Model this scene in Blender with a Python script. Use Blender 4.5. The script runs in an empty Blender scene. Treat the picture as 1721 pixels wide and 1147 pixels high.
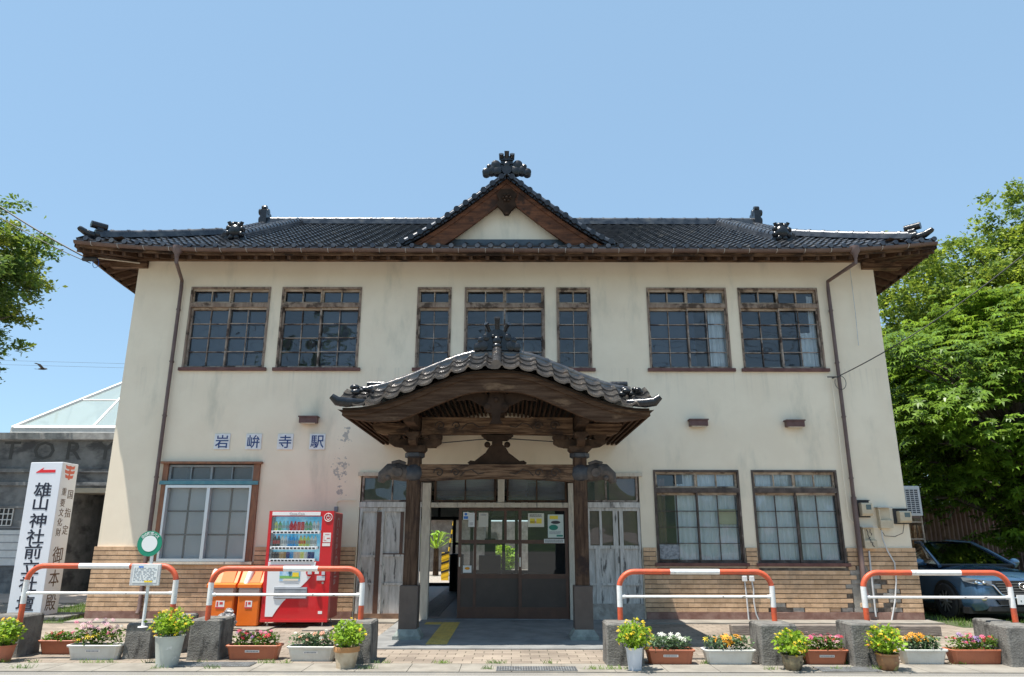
import bpy, math, random
import numpy as np
from mathutils import Vector, Matrix
random.seed(7); rng = np.random.default_rng(7)
R = math.radians
scn = bpy.context.scene
C = scn.collection
# ---------------------------------------------------------------- camera, sky, sun, exposure
CAM = (0.0, -14.1, 1.5); PITCH = R(15.32); FOC = 1200.0
cd = bpy.data.cameras.new("camera"); cam = bpy.data.objects.new("camera", cd); C.objects.link(cam)
cam.location = CAM
cam.rotation_euler = (Matrix.Rotation(R(90) + PITCH, 4, 'X') @ Matrix.Rotation(R(0.10), 4, 'Z')).to_euler()
cd.sensor_width = 36; cd.lens = FOC / 1721 * 36; cd.clip_end = 3000
scn.camera = cam
w = bpy.data.worlds.new("World"); scn.world = w; w.use_nodes = True
nt = w.node_tree
bg = nt.nodes['Background']; sky = nt.nodes.new('ShaderNodeTexSky'); sky.sky_type = 'NISHITA'
SUN = Vector((-0.27, -0.15, 1.0)).normalized()
sky.sun_disc = False; sky.sun_elevation = math.asin(SUN.z); sky.sun_rotation = math.atan2(SUN.x, SUN.y)
sky.altitude = 1400; sky.air_density = 1.0; sky.dust_density = 0.1; sky.ozone_density = 1.2
tint = nt.nodes.new('ShaderNodeMix'); tint.data_type = 'RGBA'; tint.blend_type = 'MULTIPLY'; tint.inputs[0].default_value = 1; tint.inputs[7].default_value = (.91, .975, .89, 1)
haze = nt.nodes.new('ShaderNodeMix'); haze.data_type = 'RGBA'; haze.inputs[0].default_value = .75; haze.inputs[7].default_value = (1.08, 1.70, 2.44, 1)   # even summer haze over the whole dome
nt.links.new(sky.outputs[0], tint.inputs[6]); nt.links.new(tint.outputs[2], haze.inputs[6]); nt.links.new(haze.outputs[2], bg.inputs[0]); bg.inputs[1].default_value = 0.15
sl = bpy.data.lights.new("sun", 'SUN'); sl.energy = 3.9; sl.angle = R(0.5); sl.color = (1.0, 0.955, 0.88)
so = bpy.data.objects.new("sun", sl); C.objects.link(so)
so.rotation_euler = SUN.to_track_quat('Z', 'Y').to_euler(); so.location = (-10, -5, 30)
vs = scn.view_settings; vs.view_transform = 'Standard'; vs.look = 'None'; vs.gamma = 1; vs.exposure = 1.12; vs.use_curve_mapping = False
try:
    scn.cycles.max_bounces = 8; scn.cycles.transparent_max_bounces = 12; scn.cycles.sample_clamp_indirect = 6
except Exception: pass

# ---------------------------------------------------------------- measuring helpers (photo pixel + real distance -> metres)
def _ray(px, py):
    a = math.atan2(573.5 - py, FOC) + PITCH
    return (px - 860.5), a
def W(px, py, y):               # point of the vertical plane Y=y
    dx, a = _ray(px, py); D = y - CAM[1]
    z = CAM[2] + D * math.tan(a)
    depth = D * math.cos(PITCH) + (z - CAM[2]) * math.sin(PITCH)
    return dx / FOC * depth, z
def Wx(px, py, y): return W(px, py, y)[0]
def Wz(py, y): return W(860, py, y)[1]
def G(px, py, z=0.0):           # point of the horizontal plane Z=z
    dx, a = _ray(px, py); D = (z - CAM[2]) / math.tan(a)
    depth = D * math.cos(PITCH) + (z - CAM[2]) * math.sin(PITCH)
    return dx / FOC * depth, CAM[1] + D

# ---------------------------------------------------------------- materials
MATS = {}
def mat(name, c1, c2=None, scale=4.0, rough=0.6, bump=0.0, bscale=None, stretch=(1, 1, 1), metal=0.0,
        spec=0.5, lo=0.35, hi=0.65, detail=8, c3=None, s3=1.0, lo3=.5, hi3=.6, island=0.0, r2=None, bdist=.02, coat=0, st3=(1,1,1)):
    if name in MATS: return MATS[name]
    m = bpy.data.materials.new(name); m.use_nodes = True; MATS[name] = m
    n = m.node_tree.nodes; l = m.node_tree.links; p = n['Principled BSDF']
    p.inputs['Roughness'].default_value = rough; p.inputs['Metallic'].default_value = metal
    p.inputs['Specular IOR Level'].default_value = spec
    if coat: p.inputs['Coat Weight'].default_value = coat; p.inputs['Coat Roughness'].default_value = .05
    p.inputs['Base Color'].default_value = (*c1, 1)
    tc = n.new('ShaderNodeTexCoord')
    def noise(sc, st, det=detail):
        mp = n.new('ShaderNodeMapping'); mp.inputs['Scale'].default_value = st; l.new(tc.outputs['Object'], mp.inputs[0])
        t = n.new('ShaderNodeTexNoise'); t.inputs['Scale'].default_value = sc; t.inputs['Detail'].default_value = det
        t.inputs['Roughness'].default_value = .62
        l.new(mp.outputs[0], t.inputs[0]); return t
    out = None
    def mix(f, a, b):
        x = n.new('ShaderNodeMix'); x.data_type = 'RGBA'; l.new(f, x.inputs[0])
        for s, v in ((x.inputs[6], a), (x.inputs[7], b)):
            if isinstance(v, tuple): s.default_value = (*v, 1)
            else: l.new(v, s)
        return x.outputs[2]
    def ramp(t, a, b):
        r = n.new('ShaderNodeMapRange'); r.inputs[1].default_value = a; r.inputs[2].default_value = b
        r.interpolation_type = 'SMOOTHSTEP'; l.new(t, r.inputs[0]); return r.outputs[0]
    if c2 is not None:
        t = noise(scale, stretch); f = ramp(t.outputs[0], lo, hi); out = mix(f, c1, c2)
        if r2 is not None:
            rr = n.new('ShaderNodeMapRange'); rr.inputs[3].default_value = rough; rr.inputs[4].default_value = r2
            l.new(f, rr.inputs[0]); l.new(rr.outputs[0], p.inputs['Roughness'])
    if c3 is not None:
        t = noise(s3, st3); f = ramp(t.outputs[0], lo3, hi3); out = mix(f, out if out is not None else c1, c3)
    if island:
        g = n.new('ShaderNodeNewGeometry'); h = n.new('ShaderNodeHueSaturation')
        mr = n.new('ShaderNodeMapRange'); mr.inputs[3].default_value = 1 - island; mr.inputs[4].default_value = 1 + island
        l.new(g.outputs['Random Per Island'], mr.inputs[0]); l.new(mr.outputs[0], h.inputs['Value'])
        if out is not None: l.new(out, h.inputs['Color'])
        else: h.inputs['Color'].default_value = (*c1, 1)
        out = h.outputs[0]
    if out is not None: l.new(out, p.inputs['Base Color'])
    if bump:
        t = noise(bscale or scale * 3, stretch); b = n.new('ShaderNodeBump')
        b.inputs['Strength'].default_value = bump; b.inputs['Distance'].default_value = bdist
        l.new(t.outputs[0], b.inputs['Height']); l.new(b.outputs[0], p.inputs['Normal'])
    return m
def nodes_of(m): return m.node_tree.nodes, m.node_tree.links, m.node_tree.nodes['Principled BSDF']

PLASTER = mat('plaster', (.87, .765, .60), (.82, .71, .55), 1.1, .9, .35, 60, c3=(.62, .56, .44), s3=.9, lo3=.52, hi3=.75, st3=(1.6, 1, .5), bdist=.006)
def plaster_wear(m):            # peeled patches left of the porch and streaks under the sills
    n, l, p = nodes_of(m)
    src = p.inputs['Base Color'].links[0].from_socket
    tc = n.new('ShaderNodeTexCoord'); sp = n.new('ShaderNodeSeparateXYZ'); l.new(tc.outputs['Object'], sp.inputs[0])
    def blob(cx, cz, rx, rz):
        a = n.new('ShaderNodeVectorMath'); a.operation = 'SUBTRACT'; a.inputs[1].default_value = (cx, 0, cz); l.new(tc.outputs['Object'], a.inputs[0])
        b = n.new('ShaderNodeVectorMath'); b.operation = 'MULTIPLY'; b.inputs[1].default_value = (1 / rx, 0, 1 / rz); l.new(a.outputs[0], b.inputs[0])
        c = n.new('ShaderNodeVectorMath'); c.operation = 'LENGTH'; l.new(b.outputs[0], c.inputs[0]); return c.outputs['Value']
    mn = None
    for args in ((-3.28, 3.38, .16, .30), (-3.35, 2.75, .22, .36), (-3.3, 2.3, .12, .22)):
        v = blob(*args)
        if mn is None: mn = v
        else:
            k = n.new('ShaderNodeMath'); k.operation = 'MINIMUM'; l.new(mn, k.inputs[0]); l.new(v, k.inputs[1]); mn = k.outputs[0]
    t = n.new('ShaderNodeTexNoise'); t.inputs['Scale'].default_value = 10; t.inputs['Detail'].default_value = 9; t.inputs['Roughness'].default_value = .65; l.new(tc.outputs['Object'], t.inputs[0])
    s = n.new('ShaderNodeMath'); s.operation = 'MULTIPLY_ADD'; s.inputs[1].default_value = .19; l.new(mn, s.inputs[0]); s.inputs[2].default_value = .44
    d = n.new('ShaderNodeMath'); d.operation = 'SUBTRACT'; l.new(t.outputs[0], d.inputs[0]); l.new(s.outputs[0], d.inputs[1])
    r = n.new('ShaderNodeMapRange'); r.inputs[1].default_value = .0; r.inputs[2].default_value = .015; l.new(d.outputs[0], r.inputs[0])
    x = n.new('ShaderNodeMix'); x.data_type = 'RGBA'; l.new(r.outputs[0], x.inputs[0]); l.new(src, x.inputs[6]); x.inputs[7].default_value = (.44, .41, .365, 1)
    # rain streaks below the sills
    t2 = n.new('ShaderNodeTexNoise'); mp = n.new('ShaderNodeMapping'); mp.inputs['Scale'].default_value = (16, 1, .55); l.new(tc.outputs['Object'], mp.inputs[0])
    l.new(mp.outputs[0], t2.inputs[0]); t2.inputs['Scale'].default_value = 1; t2.inputs['Detail'].default_value = 4
    r2 = n.new('ShaderNodeMapRange'); r2.inputs[1].default_value = .52; r2.inputs[2].default_value = .8; r2.inputs[4].default_value = .32; l.new(t2.outputs[0], r2.inputs[0])
    r3 = n.new('ShaderNodeMapRange'); r3.inputs[1].default_value = 4.05; r3.inputs[2].default_value = 4.8; l.new(sp.outputs['Z'], r3.inputs[0])
    lt = n.new('ShaderNodeMath'); lt.operation = 'LESS_THAN'; lt.inputs[1].default_value = 4.8; l.new(sp.outputs['Z'], lt.inputs[0])
    a1 = n.new('ShaderNodeMath'); a1.operation = 'MULTIPLY'; l.new(r2.outputs[0], a1.inputs[0]); l.new(r3.outputs[0], a1.inputs[1])
    a2 = n.new('ShaderNodeMath'); a2.operation = 'MULTIPLY'; l.new(a1.outputs[0], a2.inputs[0]); l.new(lt.outputs[0], a2.inputs[1])
    y = n.new('ShaderNodeMix'); y.data_type = 'RGBA'; l.new(a2.outputs[0], y.inputs[0]); l.new(x.outputs[2], y.inputs[6]); y.inputs[7].default_value = (.36, .33, .28, 1)
    l.new(y.outputs[2], p.inputs['Base Color'])
plaster_wear(PLASTER)
BRICK = mat('tan_wall_tile', (.64, .42, .255), (.52, .33, .19), 9, .75, .3, 60, island=.16, c3=(.30, .21, .14), s3=1.6, lo3=.55, hi3=.75)
MORTAR = mat('dark_mortar', (.085, .066, .05), (.20, .17, .14), 8, .9)
RUBBLE = mat('broken_mortar', (.46, .42, .37), (.30, .27, .23), 6, .95, .8, 14, bdist=.03)
PLINTH = mat('red_brown_plinth', (.20, .10, .075), (.30, .18, .14), 5, .85, .3)
WOOD = mat('dark_weathered_wood', (.045, .026, .017), (.10, .062, .040), 3, .75, .5, 9, stretch=(1, 1, 1), c3=(.035, .022, .016), s3=5, lo3=.5, hi3=.68, spec=.15)
WOODX = mat('dark_wood_grain_along', (.055, .029, .017), (.22, .135, .082), 2.2, .75, .6, 7, stretch=(1, 6, 12), c3=(.04, .026, .02), s3=1.6, lo3=.5, hi3=.62, st3=(1, 1, 2), spec=.15)
WOODZ = mat('dark_wood_grain_upright', (.045, .025, .016), (.115, .070, .045), 2.2, .7, .6, 7, stretch=(12, 12, 1), c3=(.035, .023, .02), s3=3, lo3=.5, hi3=.65, spec=.15)
REDWOOD = mat('red_brown_board', (.19, .078, .04), (.09, .04, .024), 2.5, .7, .5, 9, stretch=(1, 1, 6), c3=(.05, .028, .02), s3=3, lo3=.5, hi3=.66, spec=.15)
RAFTER = mat('rafter_wood', (.08, .042, .025), (.14, .085, .052), 4, .8, .4, 12, c3=(.06, .035, .025), s3=4, spec=.15)
PALEW = mat('weathered_pale_frame', (.50, .40, .30), (.32, .23, .16), 4, .8, .4, 14, stretch=(1, 4, 4), c3=(.10, .065, .045), s3=3.5, lo3=.53, hi3=.65)
SASH = mat('sash_bar', (.20, .145, .115), (.40, .33, .27), 6, .75, .3, 14, c3=(.07, .045, .035), s3=4)
SASHD = mat('sash_bar_dark', (.05, .036, .03), (.12, .09, .075), 6, .75, .3, 14, c3=(.25, .22, .19), s3=5, lo3=.6, hi3=.7)
SILL = mat('red_brown_sill', (.10, .035, .03), (.16, .07, .055), 6, .6)
GREYW = mat('peeling_white_door', (.68, .645, .60), (.48, .45, .41), 3, .85, .5, 10, stretch=(7, 7, 1), c3=(.13, .12, .11), s3=2.2, lo3=.56, hi3=.66, st3=(5, 5, .9))
CREAMP = mat('cream_painted_post', (.62, .55, .44), (.52, .45, .36), 4, .8, .3, 12, stretch=(5, 5, 1), c3=(.22, .2, .18), s3=2, lo3=.6, hi3=.7, st3=(6, 6, .8))
DOORB = mat('brown_door_frame', (.12, .055, .032), (.09, .042, .026), 5, .45, .1)
DOORP = mat('dark_door_panel', (.055, .038, .03), (.07, .05, .04), 3, .4, .05)
TILE = mat('black_glazed_tile', (.05, .055, .066), (.10, .105, .115), 5, .26, .15, 30, r2=.42, c3=(.16, .15, .14), s3=2.2, lo3=.55, hi3=.70, metal=.55)
TILEP = mat('silver_black_tile', (.10, .10, .105), (.17, .155, .145), 6, .16, .12, 25, r2=.28, c3=(.22, .17, .13), s3=3, lo3=.56, hi3=.7, metal=.7)
TILEO = mat('ornament_tile', (.007, .008, .011), (.016, .017, .02), 9, .25, .3, 18)
COPPER = mat('brown_gutter', (.10, .058, .045), (.14, .085, .065), 5, .45, .05, metal=.0)
PIPE = mat('brown_pipe', (.12, .075, .065), (.16, .105, .09), 5, .5, .05)
CONC = mat('weathered_concrete', (.21, .20, .18), (.13, .122, .11), 5, .95, 1.0, 45, c3=(.06, .057, .052), s3=4, lo3=.50, hi3=.68, bdist=.02, st3=(2.2, 2.2, .8))
CONCL = mat('light_concrete', (.28, .255, .215), (.20, .18, .15), 2.5, .9, .5, 50, bdist=.005)
STONE = mat('grey_museum_stone', (.26, .265, .265), (.15, .155, .16), 1.6, .9, .3, 20, c3=(.085, .088, .095), s3=1.1, lo3=.48, hi3=.65, st3=(1, 1, 2))
WHITE = mat('white_paint', (.78, .77, .75), (.70, .69, .67), 8, .4, .05)
WHITER = mat('chipped_white_pipe', (.80, .79, .77), (.72, .70, .68), 14, .4, .05, c3=(.10, .07, .05), s3=16, lo3=.66, hi3=.68)
ORANGE = mat('red_orange_pipe', (.62, .10, .035), (.48, .085, .04), 5, .5, .25, 20, c3=(.16, .06, .035), s3=16, lo3=.66, hi3=.70)
def glass(name, tint=(.75, .8, .85), refl=1.0, rough=0.02, haze=0.0, hc=(.6, .65, .7), wav=.0):
    m = bpy.data.materials.new(name); m.use_nodes = True; MATS[name] = m
    n = m.node_tree.nodes; l = m.node_tree.links; n.remove(n['Principled BSDF']); out = n['Material Output']
    tr = n.new('ShaderNodeBsdfTransparent'); tr.inputs[0].default_value = (*tint, 1)
    gl = n.new('ShaderNodeBsdfGlossy'); gl.inputs['Roughness'].default_value = rough
    fr = n.new('ShaderNodeFresnel'); fr.inputs[0].default_value = 1.5
    mu = n.new('ShaderNodeMath'); mu.operation = 'MULTIPLY'; mu.inputs[1].default_value = 1.9 * refl; mu.use_clamp = True
    l.new(fr.outputs[0], mu.inputs[0]); mx = n.new('ShaderNodeMixShader'); l.new(mu.outputs[0], mx.inputs[0])
    base = tr.outputs[0]
    if haze:
        df = n.new('ShaderNodeBsdfDiffuse'); df.inputs[0].default_value = (*hc, 1)
        m2 = n.new('ShaderNodeMixShader'); m2.inputs[0].default_value = haze; l.new(tr.outputs[0], m2.inputs[1]); l.new(df.outputs[0], m2.inputs[2]); base = m2.outputs[0]
    if wav:
        t = n.new('ShaderNodeTexNoise'); t.inputs['Scale'].default_value = 1.6; t.inputs['Detail'].default_value = 1
        tc = n.new('ShaderNodeTexCoord'); l.new(tc.outputs['Object'], t.inputs[0])
        b = n.new('ShaderNodeBump'); b.inputs['Strength'].default_value = wav; b.inputs['Distance'].default_value = .05; l.new(t.outputs[0], b.inputs['Height'])
        l.new(b.outputs[0], gl.inputs['Normal'])
    l.new(base, mx.inputs[1]); l.new(gl.outputs[0], mx.inputs[2]); l.new(mx.outputs[0], out.inputs[0])
    return m
GLASS = glass('window_glass', (.95, .97, .98), 1.2, .012, .05, (.35, .42, .52), wav=.5)
GLASSC = glass('clear_glass', (.82, .86, .86), .9, .01, .02)
FROST = glass('frosted_glass', (.8, .82, .84), .8, .10, .18, (.6, .63, .65))
GREENG = glass('pale_green_glass', (.6, .66, .66), .8, .05, .6, (.46, .56, .56))

# ---------------------------------------------------------------- mesh builder
class MB:
    def __init__(s): s.v = []; s.f = []; s.m = []
    def add(s, vs, fs, mi=0):
        o = len(s.v); s.v += [tuple(p) for p in vs]; s.f += [tuple(i + o for i in f) for f in fs]; s.m += [mi] * len(fs); return s
    def box(s, x0, x1, y0, y1, z0, z1, mi=0, M=None):
        vs = [Vector(p) for p in ((x0, y0, z0), (x1, y0, z0), (x1, y1, z0), (x0, y1, z0), (x0, y0, z1), (x1, y0, z1), (x1, y1, z1), (x0, y1, z1))]
        if M is not None: vs = [M @ p for p in vs]
        return s.add(vs, [(0, 3, 2, 1), (4, 5, 6, 7), (0, 1, 5, 4), (1, 2, 6, 5), (2, 3, 7, 6), (3, 0, 4, 7)], mi)
    def bbox(s, x0, x1, y0, y1, z0, z1, b=.01, mi=0):           # box with chamfered edges
        vs = []; 
        for (zz, i) in ((z0, b), (z0 + b, 0), (z1 - b, 0), (z1, b)):
            for (x, y) in ((x0, y0), (x1, y0), (x1, y1), (x0, y1)):
                sx = 1 if x == x0 else -1; sy = 1 if y == y0 else -1
                vs += [(x + sx * (i + b), y + sy * i, zz), (x + sx * i, y + sy * (i + b), zz)] if (x, y) in ((x1, y0), (x0, y1)) else [(x + sx * i, y + sy * (i + b), zz), (x + sx * (i + b), y + sy * i, zz)]
        fs = []
        for k in range(3):
            for i in range(8):
                fs.append((k * 8 + i, k * 8 + (i + 1) % 8, (k + 1) * 8 + (i + 1) % 8, (k + 1) * 8 + i))
        fs.append(tuple(range(7, -1, -1))); fs.append(tuple(range(24, 32)))
        return s.add(vs, fs, mi)
    def prism(s, poly, a, b, axis='y', mi=0, M=None):             # poly of (u,w); axis y: (u,*,w); x: (*,u,w); z: (u,w,*)
        n = len(poly)
        def P(u, w_, t): return {'y': (u, t, w_), 'x': (t, u, w_), 'z': (u, w_, t)}[axis]
        vs = [Vector(P(u, w_, a)) for u, w_ in poly] + [Vector(P(u, w_, b)) for u, w_ in poly]
        if M is not None: vs = [M @ p for p in vs]
        fs = [tuple(range(n - 1, -1, -1)), tuple(range(n, 2 * n))] + [(i, (i + 1) % n, n + (i + 1) % n, n + i) for i in range(n)]
        return s.add(vs, fs, mi)
    def tube(s, pts, r, seg=10, mi=0, caps=True, closed=False):
        pts = [Vector(p) for p in pts]; n = len(pts); rs = r if isinstance(r, (list, tuple)) else [r] * n
        vs = []; t0 = None; nrm = None
        for i, p in enumerate(pts):
            if closed: t = (pts[(i + 1) % n] - pts[i - 1]).normalized()
            else: t = (pts[min(i + 1, n - 1)] - pts[max(i - 1, 0)]).normalized()
            if nrm is None:
                nrm = t.orthogonal().normalized()
            else: nrm = (nrm - t * nrm.dot(t)).normalized()
            bn = t.cross(nrm)
            for k in range(seg):
                a = 2 * math.pi * k / seg; vs.append(p + (nrm * math.cos(a) + bn * math.sin(a)) * rs[i])
        fs = []
        for i in range(n - (0 if closed else 1)):
            j = (i + 1) % n
            for k in range(seg): fs.append((i * seg + k, i * seg + (k + 1) % seg, j * seg + (k + 1) % seg, j * seg + k))
        if caps and not closed: fs.append(tuple(range(seg - 1, -1, -1))); fs.append(tuple((n - 1) * seg + k for k in range(seg)))
        return s.add(vs, fs, mi)
    def lathe(s, prof, c=(0, 0, 0), seg=24, mi=0, axis='z', capb=True, capt=True):
        vs = []
        for r, z in prof:
            for k in range(seg):
                a = 2 * math.pi * k / seg; x, y = r * math.cos(a), r * math.sin(a)
                p = {'z': (x, y, z), 'y': (x, z, y), 'x': (z, x, y)}[axis]
                vs.append((p[0] + c[0], p[1] + c[1], p[2] + c[2]))
        n = len(prof); fs = []
        for i in range(n - 1):
            for k in range(seg): fs.append((i * seg + k, i * seg + (k + 1) % seg, (i + 1) * seg + (k + 1) % seg, (i + 1) * seg + k))
        if capb: fs.append(tuple(range(seg - 1, -1, -1)))
        if capt: fs.append(tuple((n - 1) * seg + k for k in range(seg)))
        return s.add(vs, fs, mi)
    def ball(s, c, r, sc=(1, 1, 1), seg=12, rings=8, mi=0, M=None, jit=0):
        vs = []
        for i in range(rings + 1):
            th = math.pi * i / rings
            for k in range(seg):
                a = 2 * math.pi * k / seg; q = 1 + (random.random() - .5) * jit
                p = Vector((r * q * sc[0] * math.sin(th) * math.cos(a), r * q * sc[1] * math.sin(th) * math.sin(a), r * q * sc[2] * math.cos(th)))
                if M is not None: p = M @ p
                vs.append(Vector(c) + p)
        fs = [(i * seg + k, (i + 1) * seg + k, (i + 1) * seg + (k + 1) % seg, i * seg + (k + 1) % seg) for i in range(rings) for k in range(seg)]
        return s.add(vs, fs, mi)
    def sweep(s, sec, path, mi=0, up=(0, 0, 1), caps=True):       # sec: (side, up) offsets
        pts = [Vector(p) for p in path]; n = len(pts); m = len(sec); up = Vector(up); vs = []
        for i, p in enumerate(pts):
            t = (pts[min(i + 1, n - 1)] - pts[max(i - 1, 0)]).normalized()
            sd = t.cross(up).normalized(); u2 = sd.cross(t).normalized()
            for a, b in sec: vs.append(p + sd * a + u2 * b)
        fs = [(i * m + k, i * m + (k + 1) % m, (i + 1) * m + (k + 1) % m, (i + 1) * m + k) for i in range(n - 1) for k in range(m)]
        if caps: fs.append(tuple(range(m - 1, -1, -1))); fs.append(tuple((n - 1) * m + k for k in range(m)))
        return s.add(vs, fs, mi)
    def build_each(s, name, mats, parent=None, smooth=False):
        par = list(range(len(s.v)))
        def fd(i):
            while par[i] != i: par[i] = par[par[i]]; i = par[i]
            return i
        for f in s.f:
            for k in f[1:]: par[fd(k)] = fd(f[0])
        groups = {}
        for f, mi in zip(s.f, s.m): groups.setdefault(fd(f[0]), []).append((f, mi))
        out = []
        for g in groups.values():
            q = MB(); ids = sorted({i for f, _ in g for i in f}); mp = {i: k for k, i in enumerate(ids)}
            q.v = [s.v[i] for i in ids]; q.f = [tuple(mp[i] for i in f) for f, _ in g]; q.m = [mi for _, mi in g]; out.append(q.build(name, mats, parent, smooth))
        return out
    def quad(s, a, b, c, d, mi=0): return s.add([a, b, c, d], [(0, 1, 2, 3)], mi)
    def build(s, name, mats, parent=None, smooth=False, loc=None):
        me = bpy.data.meshes.new(name); me.from_pydata(s.v, [], s.f); 
        if not isinstance(mats, (list, tuple)): mats = [mats]
        for m in mats: me.materials.append(m)
        if len(mats) > 1: me.polygons.foreach_set('material_index', s.m)
        if smooth: me.polygons.foreach_set('use_smooth', [True] * len(me.polygons))
        me.update()
        if smooth and smooth != 2:
            try: me.set_sharp_from_angle(angle=R(38))
            except Exception: pass
        o = bpy.data.objects.new(name, me); C.objects.link(o)
        if parent: o.parent = parent
        if loc: o.location = loc
        return o
def tag(o, label=None, cat=None, group=None, kind=None):
    if label: o['label'] = label
    if cat: o['category'] = cat
    if group: o['group'] = group
    if kind: o['kind'] = kind
    return o
def thing(name, label, cat, loc=(0, 0, 0), rz=0, group=None):
    o = bpy.data.objects.new(name, None); C.objects.link(o); o.location = loc; o.rotation_euler = (0, 0, rz); o.empty_display_size = .2
    return tag(o, label, cat, group)
def dup(root, loc=None, rz=None, label=None, scale=None):
    def cp(o, par):
        c = o.copy(); C.objects.link(c)
        if par: c.parent = par
        for ch in list(o.children): cp(ch, c)
        return c
    r = cp(root, None)
    if loc is not None: r.location = loc
    if rz is not None: r.rotation_euler = (0, 0, rz)
    if scale: r.scale = scale
    if label: r['label'] = label
    return r
def raw_mesh(name, V, F, m, parent=None, mats_idx=None):         # numpy quads
    me = bpy.data.meshes.new(name); nv, nf = len(V), len(F)
    me.vertices.add(nv); me.vertices.foreach_set('co', np.asarray(V, dtype=np.float32).ravel())
    me.loops.add(nf * 4); me.loops.foreach_set('vertex_index', np.asarray(F, dtype=np.int32).ravel())
    me.polygons.add(nf); me.polygons.foreach_set('loop_start', np.arange(nf, dtype=np.int32) * 4)
    for q in (m if isinstance(m, (list, tuple)) else [m]): me.materials.append(q)
    if mats_idx is not None: me.polygons.foreach_set('material_index', np.asarray(mats_idx, dtype=np.int32))
    me.update(calc_edges=True); o = bpy.data.objects.new(name, me); C.objects.link(o)
    if parent: o.parent = parent
    return o
def text_part(name, body, size, m, parent, loc, rot=(R(90), 0, 0), thick=.002, bold=0.0, sx=1.0, spacing=1.0):
    cu = bpy.data.curves.new(name, 'FONT'); cu.body = body; cu.size = size; cu.extrude = thick; cu.offset = bold
    cu.align_x = 'CENTER'; cu.align_y = 'CENTER'; cu.space_character = spacing; cu.resolution_u = 2
    t = bpy.data.objects.new(name, cu); C.objects.link(t); bpy.context.view_layer.update()
    me = bpy.data.meshes.new_from_object(t.evaluated_get(bpy.context.evaluated_depsgraph_get()))
    bpy.data.objects.remove(t); me.name = name; me.materials.clear(); me.materials.append(m)
    # centre the glyphs
    n = len(me.vertices); co = np.zeros(n * 3, dtype=np.float32); me.vertices.foreach_get('co', co); co = co.reshape(-1, 3)
    c = (co.min(0) + co.max(0)) / 2; co[:, 0] -= c[0]; co[:, 1] -= c[1]; me.vertices.foreach_set('co', co.ravel())
    o = bpy.data.objects.new(name, me); C.objects.link(o); o.parent = parent; o.location = loc; o.rotation_euler = rot; o.scale = (sx, 1, 1)
    return o

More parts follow.
